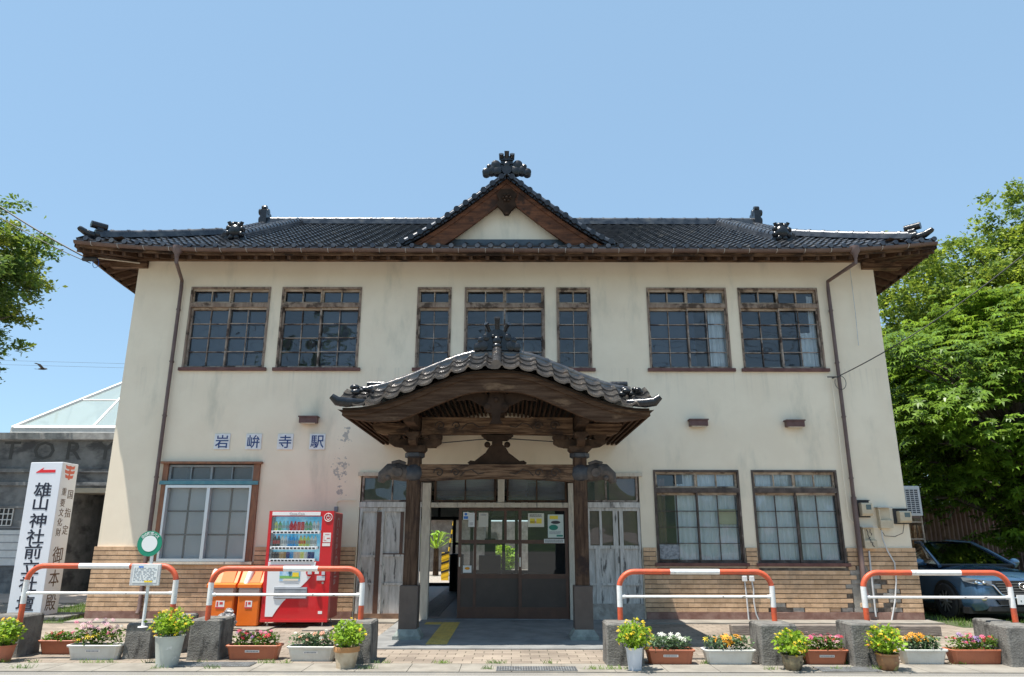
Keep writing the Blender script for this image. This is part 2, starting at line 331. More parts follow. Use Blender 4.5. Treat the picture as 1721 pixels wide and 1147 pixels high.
# ================================================================ GROUND
def ground():
    asp = mat('asphalt', (.25, .235, .21), (.16, .15, .135), 90, .95, .9, 160, c3=(.31, .28, .235), s3=.8, lo3=.5, hi3=.7, bdist=.006, lo=.4, hi=.6)
    m = MB(); m.quad((-600, -600, 0), (600, -600, 0), (600, 600, 0), (-600, 600, 0)); tag(m.build('ground', asp), kind='structure')
    # interlocking paving
    pv = mat('paving', (.46, .38, .30), (.38, .31, .24), 3, .9, .3, 60); n, l, p = nodes_of(pv)
    tc = n.new('ShaderNodeTexCoord'); br = n.new('ShaderNodeTexBrick'); l.new(tc.outputs['Object'], br.inputs[0])
    br.inputs['Scale'].default_value = 1; br.inputs['Brick Width'].default_value = .245; br.inputs['Row Height'].default_value = .16
    br.inputs['Mortar Size'].default_value = .006; br.inputs['Mortar Smooth'].default_value = .4; br.inputs['Bias'].default_value = 0
    br.inputs['Color1'].default_value = (.31, .255, .20, 1); br.inputs['Color2'].default_value = (.23, .185, .145, 1); br.inputs['Mortar'].default_value = (.10, .085, .055, 1)
    src = p.inputs['Base Color'].links[0].from_socket
    t = n.new('ShaderNodeTexNoise'); t.inputs['Scale'].default_value = 1.3; t.inputs['Detail'].default_value = 9; l.new(tc.outputs['Object'], t.inputs[0])
    mr = n.new('ShaderNodeMapRange'); mr.inputs[1].default_value = .3; mr.inputs[2].default_value = .7; mr.inputs[3].default_value = .72; mr.inputs[4].default_value = 1.18; l.new(t.outputs[0], mr.inputs[0])
    hs = n.new('ShaderNodeHueSaturation'); l.new(br.outputs['Color'], hs.inputs['Color']); l.new(mr.outputs[0], hs.inputs['Value']); l.new(hs.outputs[0], p.inputs['Base Color'])
    b = n.new('ShaderNodeBump'); b.inputs['Strength'].default_value = .6; b.inputs['Distance'].default_value = .006; b.invert = True; l.new(br.outputs['Fac'], b.inputs['Height']); l.new(b.outputs[0], p.inputs['Normal'])
    yk = G(860, 1117)[1]
    m = MB(); m.quad((-9.9, yk, .004), (10.5, yk, .004), (10.5, -.55, .004), (-9.9, -.55, .004))
    m.quad((-30, yk, .0045), (-9.9, yk, .0045), (-9.9, 1.3, .0045), (-30, 1.3, .0045)); m.quad((10.5, yk, .0045), (30, yk, .0045), (30, -1.0, .0045), (10.5, -1, .0045))
    tag(m.build('pavement', pv), kind='structure')
    # concrete gutter covers along the road, one slab after the other
    y1 = G(860, 1131)[1]; m = MB(); x = -30
    while x < 30:
        L = .6; m.box(x + .004, x + L - .004, y1, yk - .006, -.05, .010); x += L
    tag(m.build('gutter_cover_strip', CONCL), kind='structure')
    wl = mat('worn_white_line', (.52, .495, .43), (.42, .40, .35), 14, .8, .2, c3=(.34, .33, .3), s3=18, lo3=.64, hi3=.68)
    a, b_ = G(860, 1137.5)[1], G(860, 1149)[1]
    m = MB(); m.quad((-60, b_, .006), (60, b_, .006), (60, a, .006), (-60, a, .006)); tag(m.build('road_edge_line', wl), kind='structure')
    # porch slab, dark and smooth
    slab = mat('porch_slab', (.25, .25, .24), (.18, .18, .175), 2.5, .8, .2, 40, c3=(.15, .15, .15), s3=1.4, lo3=.55, hi3=.7)
    yp = G(860, 1093)[1]
    m = MB(); m.box(-2.05, 1.75, yp, 0.02, -.1, .02); tag(m.build('porch_floor', slab), kind='structure')
    yt = mat('yellow_tactile', (.62, .44, .10), (.50, .36, .10), 6, .8, .2)
    m = MB()
    for (x0, x1, y0, y1_) in [(-1.22, -.92, -3.18 + .3 * k, -3.18 + .3 * (k + 1) - .006) for k in range(9)] + [(-1.52, -1.23, -.78, -.486)]:
        m.box(x0, x1, y0, y1_, .01, .026)
        for j in range(4): m.box(x0 + .04 + j * .066, x0 + .062 + j * .066, y0 + .02, y1_ - .02, .026, .031)
    tag(m.build('tactile_paving', yt), kind='structure')
    # footing strip between paving and wall
    m = MB(); m.box(-7.95, -2.06, -.55, .02, -.1, .03); m.box(1.76, 7.7, -.55, .02, -.1, .03)
    tag(m.build('wall_footing_path', CONCL), kind='structure')
    gr = mat('lawn_soil', (.09, .10, .04), (.05, .075, .025), 3, .95, .8, 40)
    m = MB(); m.quad((7.75, -1.0, .008), (26, -1.0, .008), (26, 14, .008), (7.75, 14, .008)); m.quad((-9.7, -.6, .008), (-7.95, -.6, .008), (-7.95, 3.4, .008), (-9.7, 3.4, .008))
    tag(m.build('lawn_ground', gr), kind='structure')
    m = MB(); m.quad((-30, 3.4, .009), (-7.95, 3.4, .009), (-7.95, 6.1, .009), (-30, 6.1, .009)); tag(m.build('museum_forecourt', mat('forecourt', (.52, .44, .38), (.44, .37, .32), 2, .9)), kind='structure')
    m = MB(); m.quad((-12, 9.4, .008), (14, 9.4, .008), (14, 40, .008), (-12, 40, .008)); tag(m.build('trackbed', mat('ballast', (.42, .38, .33), (.24, .21, .18), 14, .95, .9, 14, bdist=.05)), kind='structure')
    # grass blades
    N = 9000; X = np.concatenate([rng.uniform(7.8, 14, N), rng.uniform(-9.6, -8, 2500)]); Y = np.concatenate([rng.uniform(-.95, 4.5, N), rng.uniform(-.5, 3.3, 2500)])
    N = len(X); keep = ~((X > 8.3) & (X < 9.9) & (Y > 0) & (Y < 3.4)); X, Y = X[keep], Y[keep]; N = len(X)
    H = rng.uniform(.03, .10, N) + .06 * (Y < -.75) * rng.random(N); a = rng.uniform(0, 6.28, N); wv = .006; lean = rng.normal(0, .03, (N, 2))
    V = np.zeros((N, 4, 3)); V[:, 0] = np.c_[X - wv * np.cos(a), Y - wv * np.sin(a), np.full(N, .005)]; V[:, 1] = np.c_[X + wv * np.cos(a), Y + wv * np.sin(a), np.full(N, .005)]
    V[:, 2] = np.c_[X + lean[:, 0] + .002, Y + lean[:, 1], H]; V[:, 3] = np.c_[X + lean[:, 0] - .002, Y + lean[:, 1], H]
    g = raw_mesh('lawn_grass', V.reshape(-1, 3), np.arange(N * 4).reshape(-1, 4), leafmat('grass_blade', (.16, .27, .04), (.08, .16, .03)))
    tag(g, 'short green grass around the parked car and beside the sign pillar', 'grass', kind='stuff')
def leafmat(name, c1, c2, trans=.35, rough=.5, c3=None):
    if name in MATS: return MATS[name]
    m = mat(name, c1, c2, 1.3, rough, spec=.35, island=.35, c3=c3, s3=.8, lo3=.5, hi3=.6, lo=.4, hi=.6)
    n, l, p = nodes_of(m); src = p.inputs['Base Color'].links[0].from_socket
    tr = n.new('ShaderNodeBsdfTranslucent'); h = n.new('ShaderNodeHueSaturation'); h.inputs['Value'].default_value = 1.5; h.inputs['Hue'].default_value = .485; l.new(src, h.inputs['Color']); l.new(h.outputs[0], tr.inputs[0])
    mx = n.new('ShaderNodeMixShader'); mx.inputs[0].default_value = trans; l.new(p.outputs[0], mx.inputs[1]); l.new(tr.outputs[0], mx.inputs[2])
    l.new(mx.outputs[0], n['Material Output'].inputs[0]); return m
ground()
def far_side():                 # unseen wooded rise added behind the viewer to darken what the windows mirror
    m = MB(); n = 80; hm = leafmat('wooded_hill', (.07, .11, .03), (.035, .06, .02), 0)
    g = [[(-260 + 520 * i / n, -62 - 14 * j, max(0, (0, 5, 8, 9.5)[j] + (2.0 * math.sin(i * .9 + j) + 1.5 * math.sin(i * .37 + 2 * j)) * (j > 0)) - .2 * (j == 0)) for i in range(n + 1)] for j in range(4)]
    for j in range(3):
        for i in range(n): m.quad(g[j][i + 1], g[j][i], g[j + 1][i], g[j + 1][i + 1])
    tag(m.build('unseen_hills', hm), kind='structure')
far_side()

# ================================================================ STATION BUILDING
BX0, BX1, BD = -7.86, 7.6, 9.2
BC = (BX0 + BX1) / 2; EO = .87; ZE = 7.0; RY = 4.6; SL = .545
B = thing('station_building', 'two storey cream plaster station building with black tiled roof and tan tile base', 'building')
def lift(x):                    # the eaves turn up at the corners
    t = max(0, (abs(x - BC) - 5.6) / 3.0); return .17 * t * t
BIG, SML = 1.66, .71
UZ0, UZ1 = 4.76, 6.52; LZ0, LZ1 = 1.0, 2.76
UP = [(-6.69, BIG), (-4.79, BIG), (-1.97, SML), (-.985, BIG), (.92, SML), (2.80, BIG), (4.70, BIG)]
LOW = [(2.755, BIG), (4.66, BIG)]
LWX0, LWX1, LWZ0, LWZ1 = -6.72, -5.0, 1.04, 2.84
OP0, OP1, OPZ = -2.93, 2.47, 2.68                                    # entrance front
def walls():
    # front wall as a grid of rectangles with the openings left out
    holes = [(x, x + w_, UZ0, UZ1) for x, w_ in UP] + [(x, x + w_, LZ0, LZ1) for x, w_ in LOW] + [(LWX0, LWX1, LWZ0, LWZ1), (OP0, OP1, 0, OPZ)]
    xs = sorted({BX0, BX1} | {h[0] for h in holes} | {h[1] for h in holes}); zs = sorted({0, 7.4} | {h[2] for h in holes} | {h[3] for h in holes})
    m = MB(); T = .16
    def inh(cx, cz): return any(h[0] < cx < h[1] and h[2] < cz < h[3] for h in holes)
    V = {}
    for j in range(len(zs) - 1):
        for i in range(len(xs) - 1):
            if inh((xs[i] + xs[i + 1]) / 2, (zs[j] + zs[j + 1]) / 2): continue
            m.quad((xs[i], 0, zs[j]), (xs[i + 1], 0, zs[j]), (xs[i + 1], 0, zs[j + 1]), (xs[i], 0, zs[j + 1]))
    for (a, b, c, d) in holes:
        m.quad((a, 0, c), (a, 0, d), (a, T, d), (a, T, c)); m.quad((b, 0, d), (b, 0, c), (b, T, c), (b, T, d))
        m.quad((a, 0, d), (b, 0, d), (b, T, d), (a, T, d)); 
        if c > 0: m.quad((b, 0, c), (a, 0, c), (a, T, c), (b, T, c))
    m.quad((BX0, BD, 0), (BX0, 0, 0), (BX0, 0, 7.4), (BX0, BD, 7.4)); m.quad((BX1, 0, 0), (BX1, BD, 0), (BX1, BD, 7.4), (BX1, 0, 7.4))
    # rear wall with the platform opening
    for (a, b, c, d) in ((BX0, -3.1, 0, 7.4), (1.9, BX1, 0, 7.4), (-3.1, 1.9, 2.75, 7.4)): m.quad((b, BD, c), (a, BD, c), (a, BD, d), (b, BD, d))
    m.build('wall', PLASTER, B)
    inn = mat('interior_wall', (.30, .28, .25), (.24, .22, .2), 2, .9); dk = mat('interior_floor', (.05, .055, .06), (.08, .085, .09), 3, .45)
    m = MB()
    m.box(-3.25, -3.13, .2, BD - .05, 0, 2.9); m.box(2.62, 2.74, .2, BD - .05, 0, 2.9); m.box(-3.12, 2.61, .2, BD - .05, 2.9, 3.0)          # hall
    m.box(BX0 + .02, BX1 - .02, 4.2, 4.3, 3.9, 7.3); m.box(BX0 + .02, BX1 - .02, .2, 4.19, 3.8, 3.9); m.box(BX0 + .02, BX1 - .02, .2, 4.19, 7.0, 7.1)   # upper rooms
    m.box(2.75, BX1 - .02, 3.4, 3.5, 0, 3.7); m.box(BX0 + .02, -3.26, 3.4, 3.5, 0, 3.7)
    for x in (-3.0, -.2, 2.3): m.box(x, x + .1, .2, 4.18, 3.91, 6.99)
    m.build('interior_wall', inn, B)
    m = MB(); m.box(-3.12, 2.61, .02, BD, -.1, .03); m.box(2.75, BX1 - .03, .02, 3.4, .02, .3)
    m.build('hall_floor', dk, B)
    m = MB()
    for k in range(9):
        m.box(-1.9 + k * .06, -1.87 + k * .06, .5, 8.8, .03, .034)
    m.build('guide_strip', mat('worn_strip', (.22, .23, .23), (.12, .12, .12), 9, .7), B)
    # tan tile base
    tz = 1.325; h = .0828; prs = .035
    rg = [(BX0 - prs, OP0 - .02), (OP1 + .02, BX1 + prs)]
    m = MB(); back = MB(); rub = MB()
    rnd = random.Random(3)
    def hole_at(x0, x1, z0, z1):
        for (a, b, c, d) in [(LOW[0][0] - .02, LOW[0][0] + BIG + .02, LZ0 - .03, 9), (LOW[1][0] - .02, LOW[1][0] + BIG + .02, LZ0 - .03, 9), (LWX0 - .03, LWX1 + .14, LWZ0 - .05, 9)]:
            if x1 > a and x0 < b and (z1 > c and z0 < d): return (a, b)
        return None
    def worn(xc, zc):
        if zc < .23 and (2.55 < xc < 3.45 and zc < .12): return True
        if 4.7 < xc < 7.1 and zc < .12 + .13 * math.sin(xc * 2.2) ** 2: return True
        if 6.35 < xc < 6.95 and zc < .95 - abs(xc - 6.6) * .9: return True
        if 6.95 <= xc < 7.2 and zc < .55: return True
        if 5.6 < xc < 6.1 and .85 < zc < .97: return True
        return False
    for (a, b) in rg:
        r = 0
        while .16 + r * h < tz - .02:
            z0 = .16 + r * h; z1 = z0 + h - .014; x = a - (.11 if r % 2 else 0)
            while x < b:
                L = .227; x0, x1 = max(a, x), min(b, x + L - .003); x += L
                if x1 - x0 < .02: continue
                hh = hole_at(x0, x1, z0, z1)
                if hh:
                    if x0 < hh[0] and x1 > hh[0]: x1 = hh[0]
                    elif x1 > hh[1] and x0 < hh[1]: x0 = hh[1]
                    else: continue
                    if x1 - x0 < .015: continue
                if worn((x0 + x1) / 2, z0):
                    if rnd.random() < .7: rub.bbox(x0 + .01, x1 - .01, -.012 - rnd.random() * .02, .0, z0, z1 + .012, .008, rnd.choice([0, 0, 0, 1]))
                    continue
                m.box(x0, x1, -prs - rnd.random() * .003, -.001, z0, z1)
            r += 1
        n = int(BD / .227)
    for sx, xx in ((-1, BX0), (1, BX1)):                                   # side walls: plain long courses
        r = 0
        while .16 + r * h < tz - .02:
            z0 = .16 + r * h; x0, x1 = (xx - prs, xx - .001) if sx < 0 else (xx + .001, xx + prs)
            y = 0.001
            while y < BD: m.box(x0, x1, y, min(BD, y + .224), z0, z0 + h - .014); y += .227
            r += 1
    m.build('tile_base', BRICK, B); rub.build('broken_tile_patch', [RUBBLE, BRICK], B)
    mm = MB(); cem = MB()
    for (a, b) in rg:
        mm.box(a + .006, b - .006, -prs + .014, -.0015, .15, LZ0 - .06) if a < 0 else None
        if a > 0: mm.box(a + .006, 6.3, -.012, -.0015, .15, LZ0 - .06); mm.box(6.3, b - .006, -.012, -.0015, .15, tz - .03) ; cem.box(6.37, 6.78, -.022, -.013, .16, .86); cem.box(6.5, 6.72, -.0215, -.013, .86, .98)
    for (a, b) in ((BX0 - .028, LWX0 - .04), (LWX1 + .14, OP0 - .03), (2.49, 2.73), (4.43, 4.64)): mm.box(a, b, -prs + .014, -.0018, LZ0 - .06, tz - .03)
    mm.build_each('mortar_bed', MORTAR, B)
    cem.build('cement_patch', mat('cement_patch', (.36, .33, .28), (.25, .23, .20), 5, .9, .6, 30), B)
    m = MB()
    for (a, b) in rg: m.box(a + .01, b - .01, -.05, -.0005, .03, .155)
    m.build_each('plinth', PLINTH, B)
walls()

def pane_grid(m, x0, x1, z0, z1, nc, nr, y, bw=.022, d=.03, mi=0):
    for i in range(1, nc): xx = x0 + (x1 - x0) * i / nc; m.box(xx - bw / 2, xx + bw / 2, y, y + d, z0, z1, mi)
    for j in range(1, nr): zz = z0 + (z1 - z0) * j / nr; m.box(x0, x1, y + .002, y + d + .002, zz - bw / 2, zz + bw / 2, mi)
def old_window(x0, wd, z0, z1, tr, nc, dark=False, curt=None):
    """transom row above, sliding sashes with four rows below"""
    x1 = x0 + wd; F = SASHD if dark else SASH; PF = SASHD if dark else PALEW
    fr = MB(); t = .034
    fr.box(x0, x0 + t, -.022, .12, z0, z1); fr.box(x1 - t, x1, -.022, .12, z0, z1); fr.box(x0 + t, x1 - t, -.02, .118, z1 - .04, z1)
    fr.box(x0 + t, x1 - t, -.019, .118, tr - .045, tr + .045)
    o = fr.build('window', SASHD if dark else mat('mid_window_frame', (.22, .155, .12), (.34, .26, .20), 4, .8, .4, 14, stretch=(4, 4, 1), c3=(.08, .055, .04), s3=3.5), B)
    # transom
    m = MB(); zt0, zt1 = tr + .045, z1 - .04
    ns = 2 if nc == 4 else 1; sw = (x1 - x0 - 2 * t) / ns
    for s in range(ns):
        a = x0 + t + s * sw; b = a + sw; yy = .02 + .03 * s
        m.box(a, b, yy, yy + .03, zt1 - .045, zt1); m.box(a, b, yy, yy + .03, zt0, zt0 + .035); m.box(a, a + .032, yy - .001, yy + .031, zt0, zt1); m.box(b - .032, b, yy - .001, yy + .031, zt0, zt1)
        pane_grid(m, a + .045, b - .045, zt0 + .035, zt1 - .045, 2, 1, yy, .022)
    m.build('transom_frame', PALEW, o)
    m = MB(); zs0, zs1 = z0 + .03, tr - .045
    for s in range(ns):
        a = x0 + t + s * sw - (.015 if s else 0); b = a + sw + (.015 if ns == 2 and not s else 0) + (.015 if s else 0); yy = .055 - .035 * s
        mi = 0
        m.box(a, b, yy, yy + .032, zs1 - .045, zs1, 1); m.box(a, b, yy, yy + .032, zs0, zs0 + .05); m.box(a, a + .03, yy - .001, yy + .033, zs0, zs1); m.box(b - .03, b, yy - .001, yy + .033, zs0, zs1)
        pane_grid(m, a + .03, b - .03, zs0 + .05, zs1 - .045, 2, 4, yy + .004, .015)
    m.build('sash', [F, PALEW], o)
    g = MB(); g.quad((x0 + t, .095, z0), (x1 - t, .095, z0), (x1 - t, .095, z1 - .04), (x0 + t, .095, z1 - .04)); g.build('pane', GLASS, o)
    s_ = MB(); s_.box(x0 - .05, x1 + .06, -.06, .02, z0 - .035, z0 + .028); s_.build('sill', SILL, o)
    if curt:
        cm = MB()
        for (a, b, zl, zh, dark_) in curt:
            n = int((b - a) / .012); ph = random.random() * 6
            for i in range(n):
                xa, xb = a + (b - a) * i / n, a + (b - a) * (i + 1) / n
                aa = 0 if dark_ == 2 else 1; yo = .15 if dark else .20; ya = yo + aa * (.018 * math.sin(xa * 62 + ph) + .008 * math.sin(xa * 23)); yb = yo + aa * (.018 * math.sin(xb * 62 + ph) + .008 * math.sin(xb * 23))
                cm.quad((xa, ya, zl), (xb, yb, zl), (xb, yb, zh), (xa, ya, zh), dark_)
        cm.build('curtain', [mat('pale_blue_curtain', (.84, .88, .89), (.76, .82, .84), 3, .9), mat('brown_curtain', (.22, .13, .09), (.16, .10, .07), 3, .9), mat('plain_blind', (.07, .08, .10), (.055, .068, .09), 3, .9)], o, smooth=2)
    return o
for i, (x, wd) in enumerate(UP):
    cur = {0: [(x, x + wd, 4.7, 6.6, 2)], 1: [(x + .85, x + wd, 4.7, 6.6, 2)], 5: [(x + 1.3, x + wd, 4.7, 6.5, 0), (x, x + 1.0, 4.7, 6.6, 2)], 6: [(x + 1.28, x + wd - .1, 4.7, 5.6, 0), (x + 1.5, x + wd, 4.7, 6.4, 0)]}.get(i)
    o = old_window(x, wd, UZ0, UZ1, 6.125, 4 if wd > 1 else 2, False, cur)
for i, (x, wd) in enumerate(LOW):
    cur = [[(x + .42, x + wd - .02, .95, 2.5, 0), (x + .02, x + .24, .95, 2.6, 1), (x + .6, x + wd, 2.3, 2.75, 0)], [(x + .1, x + .84, .95, 2.7, 0), (x + .92, x + wd - .02, .95, 2.7, 0), (x + .02, x + .1, .95, 2.7, 1)]][i]
    o = old_window(x, wd, LZ0, LZ1, 2.37, 4, True, cur)
    o['label'] = ['lower window with blackened sashes and a taped pane', 'lower window with blackened sashes near the corner'][i]
    if i == 0:
        s = MB(); s.box(x + 1.24, x + 1.6, .07, .09, 2.05, 2.12 - .36 + .28 - .27 + .0); 
        s = MB(); s.box(x + 1.225, x + 1.58, .086, .092, 1.735, 2.02); s.build('repair_pane', mat('olive_pane', (.30, .32, .20), (.27, .29, .18), 3, .3), o)
        s = MB(); s.box(x + .06, x + .43, .02, .03, 1.09, 1.36); s.build('silver_panel', mat('foil_panel', (.32, .34, .36), (.14, .15, .17), 16, .4, .8, 20), o)
def alu_window():
    x0, x1, z0, z1 = LWX0, LWX1, LWZ0, LWZ1
    f = MB(); brn = mat('orange_brown_wood', (.30, .13, .065), (.20, .09, .05), 3, .6, .3, 9, stretch=(6, 6, 1))
    f.box(x0 - .06, x0 + .04, -.05, .12, z0, z1 + .02); f.box(x1 - .02, x1 + .10, -.05, .12, z0 - .02, z1 + .02); f.box(x0 - .1, x1 + .14, -.10, .1, z1 + .02, z1 + .06)
    o = f.build('window', brn, B); o['label'] = 'frosted aluminium sliding window in an orange brown frame'
    t = MB(); t.box(x0 - .08, x1 + .1, -.085, -.051, 2.46, 2.53); t.build('blue_rail', mat('teal_paint', (.07, .22, .27), (.12, .28, .31), 9, .5), o)
    m = MB(); a, b = x0 + .04, x1 - .02
    m.box(a, b, .0, .04, 2.8, z1 + .019); m.box(a, b, .0, .04, 2.53, 2.57); 
    for xx in (a, (a + b) / 2 - .02, b - .04): m.box(xx, xx + .04, -.001, .041, 2.53, 2.84)
    for xx in (a + .42, b - .44): m.box(xx, xx + .02, .003, .033, 2.57, 2.8)
    m.build('transom_frame', mat('grey_blue_wood', (.22, .27, .29), (.30, .33, .34), 5, .7, .3), o)
    g = MB(); g.quad((a, .05, z0), (b, .05, z0), (b, .05, 2.83), (a, .05, 2.83)); g.build('pane', FROST, o)
    al = mat('aluminium', (.72, .73, .74), None, rough=.35, metal=.6); s = MB()
    mid = (a + b) / 2
    s.box(a, b, -.07, .045, z0, z0 + .05); s.box(a, b, -.07, .045, 2.40, 2.45); s.box(a, a + .04, -.068, .043, z0 + .05, 2.40); s.box(b - .04, b, -.068, .043, z0 + .05, 2.40); s.box(mid - .03, mid + .03, -.06, .04, z0 + .05, 2.40)
    s.build('sash', al, o)
    d = MB(); pane_grid(d, a + .04, mid - .03, z0 + .05, 2.40, 2, 3, .07, .03, .02); pane_grid(d, mid + .03, b - .04, z0 + .05, 2.40, 2, 3, .07, .03, .02)
    d.build('inner_lattice', SASHD, o)
    d = MB(); d.quad((a, .092, z0), (b, .092, z0), (b, .092, 2.42), (a, .092, 2.42)); d.build('inner_pane', mat('ground_glass', (.86, .88, .87), (.74, .77, .77), 1.5, .35, .8, 90, bdist=.01), o)
    s = MB(); s.box(x0 - .09, x1 + .13, -.12, .0, z0 - .05, z0 - .004); s.build('sill', CREAMP, o)
alu_window()

def entrance():
    y = .03
    # posts, lintel, transoms
    m = MB()
    m.box(-1.72, -1.56, -.04, .14, .02, 2.50); m.box(1.09, 1.20, -.04, .14, .02, 2.50); m.box(-1.555, 1.085, -.03, .14, 2.04, 2.13)
    m.box(-.27, -.14, -.035, .13, 2.14, 2.62); m.build_each('door_post', CREAMP, B)
    m = MB(); m.box(OP0 + .0, -1.73, -.03, .13, 2.04, 2.14); m.box(1.21, OP1, -.03, .13, 2.04, 2.14); m.build_each('lintel', GREYW, B)
    m = MB(); m.box(OP0 - .05, -2.0, -.06, .1, OPZ - .05, OPZ + .02); m.box(1.4, OP1 + .06, -.06, .1, OPZ - .05, OPZ + .02); m.build_each('lintel_board', CREAMP, B)
    for (a, b) in ((OP0 + .03, -1.73), (-1.5, -.3), (-.1, 1.07), (1.21, OP1 - .03)):
        f = MB(); z0, z1 = 2.145, 2.63
        f.box(a, b, .0, .05, z1 - .035, z1); f.box(a, b, .0, .05, z0, z0 + .035); f.box(a, a + .04, .001, .051, z0, z1); f.box(b - .04, b, .001, .051, z0, z1); f.box((a + b) / 2 - .012, (a + b) / 2 + .012, .003, .048, z0, z1)
        o = f.build('transom_window', SASH if a < -1.6 or a > 1 else WOODZ, B)
        g = MB(); g.quad((a, .04, z0), (b, .04, z0), (b, .04, z1), (a, .04, z1)); g.build('pane', GLASS if (a < -1.6 or a > 1) else FROST, o)
    bc = MB(); bc.box(1.62, 1.85, .12, .13, 2.15, 2.63); bc.box(1.9, 2.4, .12, .13, 2.15, 2.63); bc.build('brown_curtain', MATS['brown_curtain'], B)
    # peeling shed doors left
    m = MB(); a, b = OP0 + .02, -1.74
    m.box(a, b, .02, .05, .12, 2.035); m.box(a, a + .05, -.015, .02, .12, 2.035); m.box(a + .05, a + .33, -.013, .02, 1.96, 2.035); m.box(a + .42, b, -.013, .02, 1.96, 2.035)
    m.box(a + .05, a + .33, -.01, .02, 1.12, 1.16); m.box(a + .42, b, -.01, .02, 1.13, 1.17); m.box(a + .42, a + .47, -.012, .02, .12, 1.96); m.box(b - .05, b, -.012, .02, .12, 1.96)
    m.box(a + .05, b - .05, .0, .019, .62, .66); m.box(a + .86, a + .9, -.008, .02, .12, 1.12)
    o = m.build('store_door', GREYW, B); o['label'] = 'peeling pale double store door left of the porch'
    m = MB(); m.box(a + .33, a + .42, -.016, .02, .12, 1.955); m.box(a + .78, a + .84, -.0105, .02, 1.17, 1.955); m.box(a + .43, b - .02, -.009, .02, 1.165, 1.19); m.build('door_batten', DOORB, o)
    m = MB(); m.box(OP0 + .0, -1.73, -.02, .1, .02, .12); m.build('door_threshold', mat('worn_brown_step', (.26, .15, .09), (.15, .09, .06), 5, .8, .3), B)
    # right doors
    m = MB(); a, b = 1.22, OP1 - .01
    m.box(a, b, .03, .06, .3, 1.32); m.box(a, b, .0, .03, 1.98, 2.035); m.box(a, b, .0, .03, 1.28, 1.34); m.box(a, b, .0, .029, .62, .66)
    for xx, ww in ((a, .05), (a + .23, .045), (a + .46, .045), (a + .72, .09), (a + .84, .07), (b - .05, .05)): m.box(xx, xx + ww, -.004, .03, 1.3, 2.035)
    for xx, ww in ((a, .05), (a + .37, .09), (a + .74, .07), (a + .84, .07), (b - .05, .05)): m.box(xx, xx + ww, .001, .031, .25, 1.3)
    o = m.build('store_door', GREYW, B); o['label'] = 'pale panelled store door right of the porch'
    g = MB(); g.quad((a, .035, 1.33), (b, .035, 1.33), (b, .035, 2.0), (a, .035, 2.0)); g.build('pane', GLASS, o)
    g = MB(); g.box(a + .2, a + .5, .09, .1, 1.3, 2.0); g.box(a + .52, b, .09, .1, 1.3, 2.0); g.build('brown_curtain', MATS['brown_curtain'], o)
    g = MB(); g.box(a + .80, a + .815, -.02, -.004, 1.02, 1.14); g.build('handle', mat('dark_metal', (.05, .05, .05), None, rough=.4, metal=.8), o)
    m = MB(); m.box(1.21, OP1, -.01, .09, .02, .3); m.build('door_threshold', RUBBLE, B)
    # brown sliding doors
    def sdoor(x0, x1, yy, mull, label, lowrail=True):
        m = MB(); z0, z1 = .03, 2.03
        m.box(x0, x0 + .06, yy, yy + .035, z0, z1); m.box(x1 - .06, x1, yy, yy + .035, z0, z1); m.box(x0 + .06, x1 - .06, yy + .001, yy + .034, z1 - .05, z1); m.box(x0 + .06, x1 - .06, yy + .001, yy + .034, z0, z0 + .2)
        m.box(x0 + .06, x1 - .06, yy + .001, yy + .034, 1.37, 1.44); m.box(x0 + .06, x1 - .06, yy + .001, yy + .034, .74, .82)
        for xx, zlo in mull: m.box(xx - .025, xx + .025, yy + .002, yy + .033, zlo, z1 - .05)
        o = m.build('entrance_door', DOORB, B); o['label'] = label
        p = MB(); p.box(x0 + .06, x1 - .06, yy + .012, yy + .024, z0 + .2, .74); p.build('lower_panel', DOORP, o)
        g = MB(); g.quad((x0 + .06, yy + .018, .82), (x1 - .06, yy + .018, .82), (x1 - .06, yy + .018, z1 - .05), (x0 + .06, yy + .018, z1 - .05)); g.build('pane', GLASSC, o)
        h = MB(); h.box(x0 + .018, x0 + .042, yy - .006, yy, .95, 1.12); h.box(x0 + .024, x0 + .036, yy - .008, yy - .006, .98, 1.09); h.build('handle', mat('steel_plate', (.55, .54, .52), None, rough=.3, metal=.9), o)
        return o
    sdoor(-1.02, .19, .085, [(-.70, .23), (-.12, 1.44)], 'left brown sliding entrance door standing partly open')
    sdoor(.13, 1.08, .03, [], 'right brown sliding entrance door with posters')
    m = MB(); m.box(-1.55, 1.08, .0, .14, .0, .028); m.build('door_track', mat('grey_sill', (.2, .2, .21), (.3, .3, .3), 6, .6), B)
    # rear platform doors, plus near-black screens added to darken the hall view
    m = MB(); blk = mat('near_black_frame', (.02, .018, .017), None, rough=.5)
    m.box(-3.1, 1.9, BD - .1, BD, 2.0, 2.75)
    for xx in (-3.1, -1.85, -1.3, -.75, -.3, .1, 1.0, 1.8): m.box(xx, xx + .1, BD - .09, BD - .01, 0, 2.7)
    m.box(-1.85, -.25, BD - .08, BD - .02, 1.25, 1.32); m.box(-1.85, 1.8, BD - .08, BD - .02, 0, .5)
    m.box(1.0, 2.6, BD - .5, BD - .45, 0, 2.75); m.box(.42, 1.35, 5.0, 5.1, 0, 2.88); m.box(1.35, 2.6, 5.0, 5.1, 0, 1.0); m.box(1.35, 2.6, 5.0, 5.1, 1.6, 2.88); m.box(-.9, -.3, 6.4, 6.9, .04, 1.0); m.box(-.75, -.45, 6.5, 6.7, 1.0, 1.45); m.box(-3.1, -1.3, BD - .06, BD - .03, .0, .12)  # dark partitions and boxes added to keep the hall black behind the glass
    m.build_each('platform_door_and_dark_screen', blk, B)
    m = MB(); 
    for xx in (-3.0, -2.25): m.box(xx, xx + .68, BD - .115, BD - .104, 2.1, 2.62)
